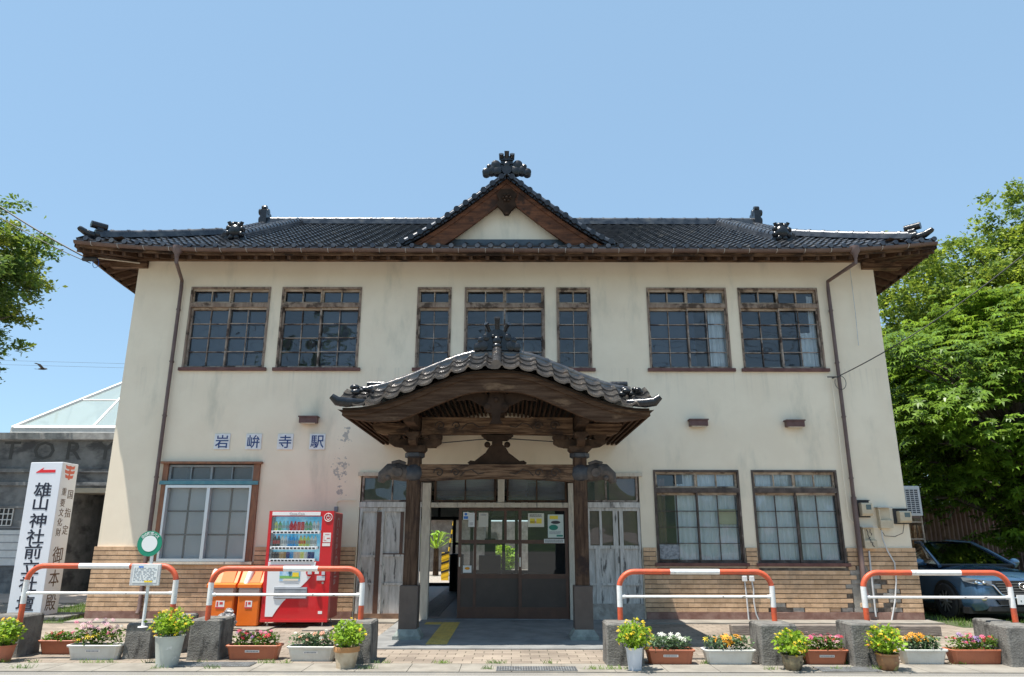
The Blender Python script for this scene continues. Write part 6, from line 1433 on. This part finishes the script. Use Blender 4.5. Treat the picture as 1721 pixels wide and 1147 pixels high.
# ================================================================ MUSEUM ON THE LEFT
def museum():
    Y = 6.1; t = thing('museum_building', 'grey stone building with carved letters and a glass pyramid roof left of the station', 'building', (-14, Y, 0)); ox = -14
    def z(py): return Wz(py, Y)
    X0, X1 = -26, -9.2; pa, pb = Wx(112, 900, Y), Wx(186, 900, Y) + .35
    def L(x): return x - ox
    m = MB(); yb = .001
    m.box(L(X0), L(pa), 0, 8, 0, z(742)); m.box(L(pb), L(X1), 0, 8, 0, z(742)); m.box(L(pa), L(pb), 0, 8, z(822), z(742)); m.build('wall', STONE, t)
    m = MB()
    for py0, py1, pr in ((796, 790, .12), (818, 812, .09), (856, 852, .05)):
        if py0 < 830: m.box(L(X0), L(X1), -pr, -.001, z(py0), z(py1))
        else: m.box(L(X0), L(pa), -pr, -.001, z(py0), z(py1))
    m.build_each('string_course', STONE, t)
    m = MB(); m.box(L(X0), L(X1) + .1, -.25, -.001, z(742), z(731)); m.build('cornice', mat('pale_cornice', (.40, .40, .39), (.22, .22, .22), 3, .9), t)
    m = MB(); m.box(L(pa) - .02, L(pb), -.05, 1.0, z(830), z(822)); m.build('door_lintel', mat('beige_lintel', (.50, .44, .34), (.42, .37, .29), 3, .8), t)
    m = MB(); m.box(L(pa) + .02, L(pb), 2.5, 2.6, 0, z(822)); m.box(L(pa) + .85, L(pa) + 1.1, 1.2, 1.5, 0, z(822)); m.build('recess_wall', mat('brown_recess', (.20, .17, .14), (.15, .13, .11), 2, .9), t)
    ink = mat('carved_letter', (.085, .088, .09), None, rough=.9)
    for ch, px in (('T', 20), ('O', 75), ('R', 126), ('Y', 178)):
        text_part('carved_letter', ch, .72, ink, t, (L(Wx(px, 758, Y)), -.004, z(759)), thick=.004, sx=1.1, bold=.004)
    m = MB(); m.box(L(X0), L(Wx(33, 920, Y)), -.04, -.001, z(953), z(893)); s = m.build('shutter', WHITE, t)
    m = MB(); [m.box(L(X0), L(Wx(33, 920, Y)), -.05, -.041, z(953) + k * .2, z(953) + k * .2 + .02) for k in range(6)]; m.build('shutter_seam', mat('seam_grey', (.3, .3, .32), None), s)
    m = MB(); m.box(L(Wx(-40, 870, Y)), L(Wx(22, 870, Y)), -.01, -.0005, z(885), z(856)); s = m.build('window', MATS['near_black_frame'], t)
    m = MB(); a, b = L(Wx(-40, 870, Y)), L(Wx(22, 870, Y)); [m.box(a + (b - a) * k / 8 - .012, a + (b - a) * k / 8 + .012, -.03, -.011, z(885), z(856)) for k in range(9)]; [m.box(a, b, -.031, -.0105, z(885) + (z(856) - z(885)) * k / 3 - .012, z(885) + (z(856) - z(885)) * k / 3 + .012) for k in range(4)]; m.build('window_grille', WHITE, s)
    # glass pyramid
    zb = z(731) + .02; A = Vector((L(-12.35), 3.1, zb + 2.35)); h = 2.35; cs = [Vector((A.x - h, A.y - h, zb + .25)), Vector((A.x + h, A.y - h, zb + .25)), Vector((A.x + h, A.y + h, zb + .25)), Vector((A.x - h, A.y + h, zb + .25))]
    m = MB(); m.box(A.x - h - .08, A.x + h + .08, A.y - h - .08, A.y + h + .08, zb - .02, zb + .1); m.build('pyramid_kerb', MATS['pale_cornice'], t)
    m = MB(); m.box(A.x - h - .03, A.x + h + .03, A.y - h - .03, A.y + h + .03, zb + .1, zb + .25); m.build('pyramid_base', WHITE, t)
    m = MB(); 
    for i in range(4): m.add([cs[i], cs[(i + 1) % 4], A], [(0, 1, 2)])
    m.build('pyramid_glass', GREENG, t)
    m = MB()
    for i in range(4):
        c, d = cs[i], cs[(i + 1) % 4]; m.tube([c, A], .07, 6); n_ = (c + d) / 2
        m.tube([n_, A], .05, 6)
        m.tube([c.lerp(A, .5), d.lerp(A, .5)], .035, 6); m.tube([c, d], .05, 6)
        m.tube([c.lerp(d, .0).lerp(A, .02), d.lerp(A, .02)], .05, 6)
    m.build('pyramid_frame', WHITE, t)
    m = MB(); k = .82; m.add([c.lerp(A, k) + Vector((0, 0, .05)) for c in cs] + [A + Vector((0, 0, .08))], [(0, 1, 4), (1, 2, 4), (2, 3, 4), (3, 0, 4)]); m.build('pyramid_cap', WHITE, t)
museum()
def shed():
    m = MB(); n = 160; x0, x1 = 10.6, 22; y = 9.0; z1 = 2.45; V = []
    for i in range(n): a, b = x0 + (x1 - x0) * i / n, x0 + (x1 - x0) * (i + 1) / n; ya, yb = (y, y + .05) if i % 2 else (y + .05, y); m.quad((a, ya, 0), (b, yb, 0), (b, yb, z1), (a, ya, z1))
    t = thing('corrugated_shed', 'rusty pink corrugated metal shed behind the tree', 'shed', (0, 0, 0)); m.build('wall', mat('rusty_corrugated', (.42, .25, .20), (.32, .18, .15), 2, .7, c3=(.14, .08, .06), s3=1.5), t)
    MB().box(x0 - .1, x1, y - .15, y + 4, z1 + .001, z1 + .08).build('roof', PIPE, t)
shed()

# ================================================================ CAR
def car():
    t = thing('parked_car', 'dark blue grey crossover car parked beside the right corner of the station', 'car', (9.25, -.42, 0), R(3)); zs = .955
    paint = mat('blue_grey_paint', (.055, .12, .21), None, rough=.2, metal=.35, coat=1.0); blk = mat('black_trim', (.015, .015, .016), None, rough=.5); chrome = mat('chrome', (.75, .76, .78), None, rough=.12, metal=1)
    cg = glass('car_glass', (.22, .26, .28), 1.3, .01, .0)
    st = [  # y, half width, bottom, shoulder z, top z at the middle, nose round
        (0.00, .62, .34, .66, .74), (.05, .72, .26, .72, .80), (.16, .80, .22, .78, .875), (.40, .865, .20, .84, .945), (.80, .88, .19, .89, 1.0), (1.20, .882, .19, .93, 1.06), (1.9, .882, .19, .96, 1.07), (2.7, .882, .19, .99, 1.09), (3.4, .88, .20, 1.01, 1.10), (3.95, .86, .24, 1.0, 1.08), (4.2, .80, .30, .95, 1.0), (4.27, .70, .38, .85, .9)]
    def sec(hw, b, sh, top): return [(hw * .90, b), (hw * .985, b + .10), (hw, b + .28), (hw * .985, sh - .13), (hw * .955, sh - .02), (hw * .90, sh + .02), (hw * .60, sh + (top - sh) * .7), (hw * .25, top - .004), (0, top)]
    V = []; F = []
    K = 17
    for (y, hw, b, sh, top) in st:
        s = sec(hw, b, sh, top); row = [(-a, y, z * zs) for a, z in s] + [(a, y, z * zs) for a, z in reversed(s[:-1])]; V += row
    for i in range(len(st) - 1):
        for k in range(K - 1): F.append((i * K + k, i * K + k + 1, (i + 1) * K + k + 1, (i + 1) * K + k))
    F.append(tuple(range(K))[::-1]); F.append(tuple((len(st) - 1) * K + k for k in range(K)))
    m = MB(); m.add(V, F); o = m.build('body', paint, t, smooth=2); md = o.modifiers.new('s', 'SUBSURF'); md.levels = 2; md.render_levels = 2
    m = MB(); m.box(-.84, .84, .3, 4.0, .15, .26); m.build('underbody', blk, t)
    # cabin
    Bs = [(-.78, 1.12, 1.02), (-.80, 2.3, 1.05), (-.78, 3.5, 1.08), (-.62, 4.0, 1.10)]; Ts = [(-.56, 1.92, 1.45), (-.575, 2.6, 1.485), (-.55, 3.4, 1.46), (-.47, 3.85, 1.36)]
    def q(p, s=1): return Vector((p[0] * s, p[1], p[2] * zs))
    m = MB()
    m.add([q(Bs[0]), q(Bs[0], -1), q(Ts[0], -1), q(Ts[0])], [(0, 1, 2, 3)]); o = m.build('windscreen', cg, t)
    m = MB(); m.add([q(Bs[3]), q(Bs[3], -1), q(Ts[3], -1), q(Ts[3])], [(3, 2, 1, 0)]); m.build('rear_window', cg, t)
    for s in (1, -1):
        for i in range(3): m = MB(); m.add([q(Bs[i], s), q(Bs[i + 1], s), q(Ts[i + 1], s), q(Ts[i], s)], [(0, 1, 2, 3)]); m.build('side_window', cg, t)
    m = MB(); vs = []
    for (x, y, z) in Ts:
        for k in range(7): u = -1 + 2 * k / 6; vs.append((x * -u, y, (z + .03 * (1 - u * u)) * zs))
    m.add(vs, [(i * 7 + k, i * 7 + k + 1, (i + 1) * 7 + k + 1, (i + 1) * 7 + k) for i in range(3) for k in range(6)]); ro = m.build('roof', paint, t, smooth=2)
    m = MB()
    for s in (1, -1):
        m.tube([q(Bs[0], s) + Vector((0, -.06, -.02)), q(Bs[0], s).lerp(q(Ts[0], s), .55) + Vector((0, 0, .012)), q(Ts[0], s), q(Ts[1], s) + Vector((0, 0, .005)), q(Ts[2], s), q(Ts[3], s)], [.035, .033, .032, .03, .03, .03], 8)
        m.tube([q(Bs[3], s), q(Ts[3], s)], .05, 8)
    m.build('roof_pillar', paint, t, smooth=True)
    m = MB()
    for s in (1, -1):
        for i in (1, 2): m.tube([q(Bs[i], s), q(Ts[i], s)], .03, 6)
        m.tube([q(Bs[0], s), q(Bs[1], s), q(Bs[2], s)], .016, 6)
    m.tube([q(Bs[0]) + Vector((0, -.02, -.005)), q(Bs[0], -1) + Vector((0, -.02, -.005))], .03, 6); m.build('window_trim', blk, t)
    m = MB(); m.box(-.7, .7, 1.5, 3.7, .5, .95); 
    for x in (-.38, .38): m.bbox(x - .22, x + .22, 2.3, 2.45, .8, 1.25, .04)
    m.build('seat', blk, t)
    m = MB(); m.tube([(.1 + .25, 1.45, 1.0), (.6, 1.42, 1.05)], .02, 6); m.build('dashboard', blk, t)
    # wheels
    for s in (-1, 1):
        for y in (.84, 3.4):
            m = MB(); m.lathe([(.36, -.005), (.365, .005), (.30, .03)], (s * .885, y, .335), 30, axis='x', capb=False, capt=False); m.prism([(y + .385 * math.cos(a), .33 + .385 * math.sin(a)) for a in np.linspace(-.25, math.pi + .25, 22)], s * .82, s * .889, 'x'); m.build('wheel_arch', blk, t)
            w_ = MB(); w_.lathe([(.20, -.10), (.30, -.10), (.325, -.07), (.328, .07), (.30, .10), (.21, .10), (.205, .06)], (s * .815, y, .33), 32, axis='x', capb=False, capt=False); o = w_.build('wheel', mat('tyre_rubber', (.018, .018, .019), None, rough=.8), t, smooth=True)
            r = MB(); 
            for k in range(10):
                a = k * math.pi / 5; c, d = math.cos(a), math.sin(a); nx, nz = -d * .016, c * .016
                r.add([(s * .912, y + c * .05 + nx, .33 + d * .05 + nz), (s * .912, y + c * .05 - nx, .33 + d * .05 - nz), (s * .905, y + c * .20 - nx * 1.3, .33 + d * .20 - nz * 1.3), (s * .905, y + c * .20 + nx * 1.3, .33 + d * .20 + nz * 1.3)], [(0, 1, 2, 3)])
            r.lathe([(.195, -.01), (.21, .0), (.21, .012)], (s * .90, y, .33), 30, axis='x', capb=False, capt=False); r.lathe([(.05, -.01), (.05, .01)], (s * .91, y, .33), 14, axis='x'); r.build('rim', mat('alloy', (.45, .46, .48), None, rough=.3, metal=.9), o)
            d_ = MB(); d_.lathe([(.19, -.004), (.19, .004)], (s * .88, y, .33), 20, axis='x'); d_.build('wheel_well', blk, o)
    # front: grille with chrome wing, lamps, bumper, plate
    m = MB(); g = [(-.50, .74), (.50, .74), (.53, .66), (.42, .50), (.26, .46), (-.26, .46), (-.42, .50), (-.53, .66)]; m.prism(g, -.035, .08); gr = m.build('grille', blk, t)
    m = MB()
    for k in range(5): zz = .51 + k * .045; ww = .40 + k * .025; m.box(-ww, ww, -.045, -.036, zz, zz + .012)
    m.build('grille_bar', mat('dark_chrome', (.25, .26, .27), None, rough=.25, metal=.9), gr)
    m = MB(); m.tube([(-.66, .07, .72), (-.53, -.03, .66), (-.42, -.05, .50), (-.25, -.055, .455), (.25, -.055, .455), (.42, -.05, .50), (.53, -.03, .66), (.66, .07, .72)], .016, 8); m.build('chrome_wing', chrome, gr, smooth=True)
    m = MB(); m.tube([(.075 * math.cos(a), -.055, .65 + .06 * math.sin(a)) for a in np.linspace(0, 2 * math.pi, 25)[:-1]], .009, 6, closed=True); m.tube([(-.07, -.057, .67), (-.02, -.057, .645), (0, -.057, .62), (.02, -.057, .645), (.07, -.057, .67)], .008, 6); m.build('emblem', chrome, gr, smooth=True)
    for s in (-1, 1):
        m = MB(); m.add([(s * .54, .0, .735), (s * .56, -.01, .665), (s * .74, .12, .665), (s * .84, .34, .72), (s * .83, .42, .79), (s * .70, .14, .76)], [(0, 1, 2, 3, 4, 5)] if s > 0 else [(5, 4, 3, 2, 1, 0)]); m.v = [(a * 1.025, b - .03, c) for a, b, c in m.v]; h = m.build('headlight', mat('headlight_lens', (.10, .11, .12), None, rough=.05, coat=1), t)
        m = MB()
        for (a, b) in ((.66, .055), (.755, .135)): m.ball((s * a, b - .02, .705), .032, (1, 1, 1), 12, 8)
        m.build('lamp_reflector', chrome, h, smooth=True)
        m = MB(); m.ball((s * .68, .055, .43), .045, (1.3, .6, 1), 12, 8); m.build('fog_lamp', chrome, t, smooth=True)
        m = MB(); m.ball((s * .99, 1.38, 1.02), .10, (1.1, .55, .75), 16, 10); m.tube([(s * .84, 1.42, .98), (s * .95, 1.38, .99)], .025, 8); m.build('door_mirror', paint, t, smooth=True)
    m = MB(); m.prism([(-.62, .30), (.62, .30), (.66, .22), (-.66, .22)][::-1], -.02, .1); m.prism([(-.5, .41), (.5, .41), (.45, .33), (-.45, .33)][::-1], -.03, .08); m.build('lower_intake', blk, t)
    m = MB(); m.box(-.165, .165, -.085, -.062, .34, .50); p = m.build('number_plate', mat('plate_white', (.8, .8, .8), None, rough=.4), t)
    text_part('plate_number', '・・15', .10, mat('plate_green', (.01, .08, .05), None, rough=.5), p, (.01, -.087, .395), thick=.001, bold=.001)
car()

# ================================================================ TREES
BARK = mat('dark_bark', (.07, .055, .045), (.12, .10, .085), 6, .9, .8, 14, bdist=.03)
def tree(name, label, base, crown, rad, nclump, nleaf, size, lm, trunk_r, seed, asp=1.8, whorl=False, clump=.7, shell=.55, spires=(), cutoff=None, up=.7, lobes=0):
    g = np.random.default_rng(seed); t = thing(name, label, 'tree', base); cr = np.array(crown) - np.array(base)
    cl = []
    while len(cl) < nclump:
        v = g.normal(0, 1, 3); v /= np.linalg.norm(v); r_ = shell + (1 - shell) * g.random() ** .6
        r_ *= 1 + .16 * math.sin(3.1 * v[0] * 3 + seed) + .12 * math.sin(v[2] * 9 + v[1] * 5)
        p = cr + v * np.array(rad) * r_
        if cutoff and not cutoff(p + np.array(base)): continue
        cl.append(p)
    for (sx, sy, sz) in spires: cl.append(np.array([sx, sy, sz]) - np.array(base))
    cl = np.array(cl)
    # trunk and limbs
    m = MB(); top = cr + np.array([0, 0, rad[2] * .35]); H = top[2]
    tp = [Vector((cr[0] * (k / 8) ** 1.3 + .1 * math.sin(k * 1.3 + seed), cr[1] * (k / 8) ** 1.3 + .1 * math.cos(k * 1.7), H * k / 8)) for k in range(9)]
    m.tube(tp, [trunk_r * (1.25 if k == 0 else 1) * (1 - .1 * k) for k in range(9)], 12); m.build('trunk', BARK, t, smooth=True)
    m = MB(); o = g.permutation(len(cl))[:min(len(cl), 90)]
    for i in o:
        c = Vector(cl[i]); k = min(7, max(2, int(8 * (c.z / H) * .7))); s = tp[k]; mid = s.lerp(c, .5) + Vector(g.normal(0, .15, 3)) + Vector((0, 0, .12 * (c - s).length)); r0 = trunk_r * .26
        m.tube([s, s.lerp(mid, .5) + Vector(g.normal(0, .08, 3)), mid, mid.lerp(c, .5) + Vector(g.normal(0, .08, 3)), c], [r0, r0 * .75, r0 * .5, r0 * .32, r0 * .12], 6, caps=False)
    m.build('limb', BARK, t, smooth=True)
    if whorl:
        nr = nleaf // 9; ci = g.integers(0, len(cl), nr); ctr = cl[ci] + g.normal(0, 1, (nr, 3)) * clump * np.array([1, 1, .42])
        out = ctr - cr; out /= np.linalg.norm(out, axis=1)[:, None]; ax = out * .5 + np.array([0, 0, 1.0]) + g.normal(0, .18, (nr, 3)); ax /= np.linalg.norm(ax, axis=1)[:, None]
        e1 = np.cross(ax, g.normal(0, 1, (nr, 3))); e1 /= np.linalg.norm(e1, axis=1)[:, None]; e2 = np.cross(ax, e1); VV = []
        for k in range(9):
            a = 2 * math.pi * k / 9 + g.normal(0, .15, nr); dr = g.uniform(-.45, .15, nr); d = (np.cos(a)[:, None] * e1 + np.sin(a)[:, None] * e2); sd = (-np.sin(a)[:, None] * e1 + np.cos(a)[:, None] * e2)
            s = size * g.uniform(.75, 1.2, nr)[:, None]; w_ = s / asp / 2
            VV.append(np.stack([ctr, ctr + d * s * .55 + sd * w_ + ax * s * (.18), ctr + d * s + ax * s * dr[:, None], ctr + d * s * .55 - sd * w_ + ax * s * (.18)], 1))
        V = np.concatenate(VV).reshape(-1, 3); raw_mesh('crown', V, np.arange(len(V)).reshape(-1, 4), lm, t)
    else:
        ci = g.integers(0, len(cl), nleaf); sub = g.normal(0, 1, (len(cl) * 6, 3)) * clump * np.array([1, 1, .45]); si = ci * 6 + g.integers(0, 6, nleaf)
        P = cl[ci] + sub[si] + g.normal(0, 1, (nleaf, 3)) * clump * .33 * np.array([1, 1, .6])
        global rng; rng = g; leaf_cloud('crown', P, size, lm, t, up=up, asp=asp)
    return t
L1 = leafmat('broad_leaf', (.16, .235, .03), (.085, .145, .022), .42, .45, c3=(.26, .34, .04)); L2 = leafmat('magnolia_leaf', (.15, .25, .028), (.085, .155, .02), .35, .35, c3=(.19, .31, .03)); L3 = leafmat('zelkova_leaf', (.13, .21, .03), (.07, .13, .025), .4, .5, c3=(.24, .29, .04))
tree('magnolia_tree', 'broad dark trunked tree with whorls of large glossy leaves over the parked car', (14.2, 5.5, 0), (13.75, 5.4, 4.75), (3.6, 3.4, 3.25), 230, 105000, .18, L2, .36, 3, asp=2.9, whorl=True, clump=.42, shell=.62)
tree('camphor_tree', 'tall airy tree with small yellow green leaves behind the broad tree', (20.0, 13, 0), (20.3, 13, 7.9), (6.2, 5, 5.5), 480, 190000, .165, L1, .40, 8, clump=.55, shell=.5, spires=[(18.4, 12, 12.2), (19.6, 12.5, 13.0), (20.6, 12.5, 14.7), (20.7, 12.5, 14.0), (22.0, 13, 14.6), (22.1, 13, 13.9), (21.4, 13, 13.4)])
tree('zelkova_tree', 'leafy tree at the left edge overhanging the museum roof', (-15.4, 2.2, 0), (-14.95, 2.2, 7.75), (3.0, 3.0, 2.3), 130, 90000, .12, L3, .28, 5, clump=.40, shell=.35)
def bushes():
    t = thing('tall_hedge', 'tall dark hedge behind the corrugated shed under the trees', 'hedge', (17, 15, 0)); P = np.c_[rng.uniform(-7, 9, 16000), rng.uniform(-.8, .8, 16000), rng.uniform(.1, 5.0, 16000)]; P[:, 2] += .5 * np.sin(P[:, 0] * 1.7)
    leaf_cloud('foliage', P, .22, DG, t); [MB().tube([(x, 0, 0), (x + .1, 0, 4)], [.1, .04], 8).build('trunk', BARK, t) for x in (-5, -1, 3, 7)]
    for x, y, s, lb in ((15.5, 4.2, .8, 'dark low bush under the broad tree, nearest the car bonnet'), (17.2, 5.0, 1.0, 'dark low bush under the broad tree, at the right edge')):
        t = thing('bush', lb, 'bush', (x, y, 0), 0, 'dark bushes under the trees'); P = rng.normal(0, 1, (3500, 3)); P /= np.linalg.norm(P, axis=1)[:, None]; P *= (rng.random(3500) ** .33)[:, None] * np.array([1.5, .9, .9]) * s; P[:, 2] = np.abs(P[:, 2] + .5 * s)
        leaf_cloud('foliage', P, .09, DG, t); MB().lathe([(.05, 0), (.03, .8)], seg=8).build('stem', BARK, t)
bushes()
def weeds():
    yk = G(860, 1117)[1]; N = 1500; cx = rng.uniform(-7.5, 7.5, 46); ci = rng.integers(0, 46, N); X = cx[ci] + rng.normal(0, .05, N); Y = yk - .004 + rng.normal(0, .012, N) + (ci % 4 == 0) * -.38; a = rng.uniform(0, 6.28, N); H = rng.uniform(.015, .06, N)
    V = np.zeros((N, 4, 3)); V[:, 0] = np.c_[X, Y, np.full(N, .012)]; V[:, 1] = np.c_[X + .005, Y, np.full(N, .012)]; V[:, 2] = np.c_[X + .03 * np.cos(a), Y + .03 * np.sin(a), H]; V[:, 3] = np.c_[X + .03 * np.cos(a) - .004, Y + .03 * np.sin(a), H]
    tag(raw_mesh('kerb_weeds', V.reshape(-1, 3), np.arange(N * 4).reshape(-1, 4), MATS['grass_blade']), 'sparse weeds growing in the joints along the kerb', 'weeds', kind='stuff')
weeds()
def behind_viewer():            # what the upper panes mirror
    t = thing('utility_pole', 'grey utility pole with a transformer across the road, mirrored in an upper window', 'utility pole', (-12.6, -30, 0))
    m = MB(); m.tube([(0, 0, 0), (0, 0, 14.5)], [.19, .13], 14); m.build('pole', CONCL, t, smooth=True)
    for z in (13.6, 12.6): MB().box(-1.0, 1.0, -.05, .05, z, z + .1).build('crossarm', MATS['dark_metal'], t)
    m = MB(); m.lathe([(.3, 11.2), (.32, 11.25), (.32, 12.0), (.3, 12.05)], (.5, 0, 0), 16); m.build('transformer', CONC, t, smooth=True)
    for x, z in ((-.9, 13.75), (.9, 13.75), (-.9, 12.75), (.9, 12.75)):
        m = MB(); m.tube([(x - 40, 2, z + 1), (x - 20, 1, z - .2), (x, 0, z), (x + 22, 1, z - .4), (x + 45, 2, z + 1)], .03, 5); m.build('wire', MATS['cable_black'] if 'cable_black' in MATS else mat('cable_black', (.03, .03, .032), None, rough=.6), t)
    tree('conifer_tree', 'tall dark conifer across the road, mirrored in an upper window', (-13.6, -34, 0), (-13.6, -34, 9), (1.6, 1.6, 7.5), 90, 16000, .22, DG, .25, 21, clump=.4, shell=.2)
behind_viewer()
# ================================================================ CABLES AND BIRD
def cables():
    bk = mat('cable_black', (.03, .03, .032), None, rough=.6)
    def cab(name, lb, a, b, sag, r, n=16):
        m = MB(); a, b = Vector(a), Vector(b); m.tube([a.lerp(b, k / n) - Vector((0, 0, sag * 4 * (k / n) * (1 - k / n))) for k in range(n + 1)], r, 6); return tag(m.build(name, bk, smooth=True), lb, 'cable')
    def at(px, py, y): x, z = W(px, py, y); return (x, y, z)
    cab('power_cable', 'thick black cable from the left eave corner up into the leafy tree', at(155, 440, -.5), at(-120, 262, -.5), .12, .016); cab('power_cable', 'thin black cable just below the thick one at the left eave', at(152, 444, -.5), at(-120, 285, -.5), .15, .009)
    cab('power_cable', 'black cable from the right downpipe bracket up towards the trees', at(1407, 633, -.08), at(1830, 330, -2.5), .25, .010)
    cab('distant_wire', 'upper faint wire in the sky left of the station', at(-60, 606, 60), at(420, 618, 60), .0, .012); cab('distant_wire', 'lower faint wire in the sky left of the station', at(-60, 613, 60), at(420, 625, 60), .0, .012)
    x, z = W(1400, 635, 0); t = thing('cable_bracket', 'small dark bracket holding a looped cable beside the right downpipe', 'bracket', (x, 0, z))
    m = MB(); m.box(-.16, .08, -.12, -.10, -.01, .01); m.box(-.02, .0, -.12, 0, -.01, .01); m.build('arm', bk, t); m = MB(); m.tube([(.08 + .11 * math.sin(a), -.13, -.12 + .14 * math.cos(a)) for a in np.linspace(0, 5.2, 20)], .006, 6); m.build('cable_loop', bk, t, smooth=True)
    x, z = W(152, 437, -.55); t = thing('insulator', 'dark cable fitting with a coil under the left eave corner', 'insulator', (x, -.55, z)); MB().lathe([(.04, -.16), (.05, -.1), (.05, .1), (.03, .14)], seg=10, axis='x').build('fitting', bk, t, smooth=True)
    m = MB(); m.tube([(.12 + .06 * math.sin(a), 0, -.09 + .1 * math.cos(a)) for a in np.linspace(0, 5.8, 18)], .006, 5); m.build('cable_coil', mat('blue_cable', (.03, .09, .35), None, rough=.5), t)
    m = MB(); m.tube([(.15, 0, .02), (.85, .3, .03)], .012, 6); m.build('pale_rod', CREAMP, t)
    x, z = W(72, 622, 8); t = thing('bird', 'dark bird of prey gliding in the sky above the museum roof', 'bird', (x, 8, z), R(20)); t.scale = (.62, .62, .62)
    m = MB(); m.tube([(-.22, 0, -.02), (-.12, 0, 0), (.05, 0, .01), (.16, 0, .02), (.21, 0, .015)], [.015, .045, .055, .035, .008], 8)
    m.add([(.08, .02, .03), (-.08, .02, .02), (-.16, .30, .12), (-.02, .32, .14)], [(0, 1, 2, 3)]); m.add([(-.02, .32, .14), (-.16, .30, .12), (-.22, .6, .10), (-.12, .62, .12)], [(0, 1, 2, 3)])
    m.add([(.08, -.02, .03), (-.08, -.02, .02), (-.20, -.28, .16), (-.05, -.30, .18)], [(0, 3, 2, 1)][0:1]); m.add([(-.05, -.30, .18), (-.20, -.28, .16), (-.3, -.55, .16), (-.2, -.58, .18)], [(0, 1, 2, 3)]); m.add([(-.2, .03, -.02), (-.36, .07, -.02), (-.36, -.07, -.02), (-.2, -.03, -.02)], [(0, 1, 2, 3)])
    m.build('body', mat('bird_brown', (.06, .045, .035), None, rough=.8), t)
cables()
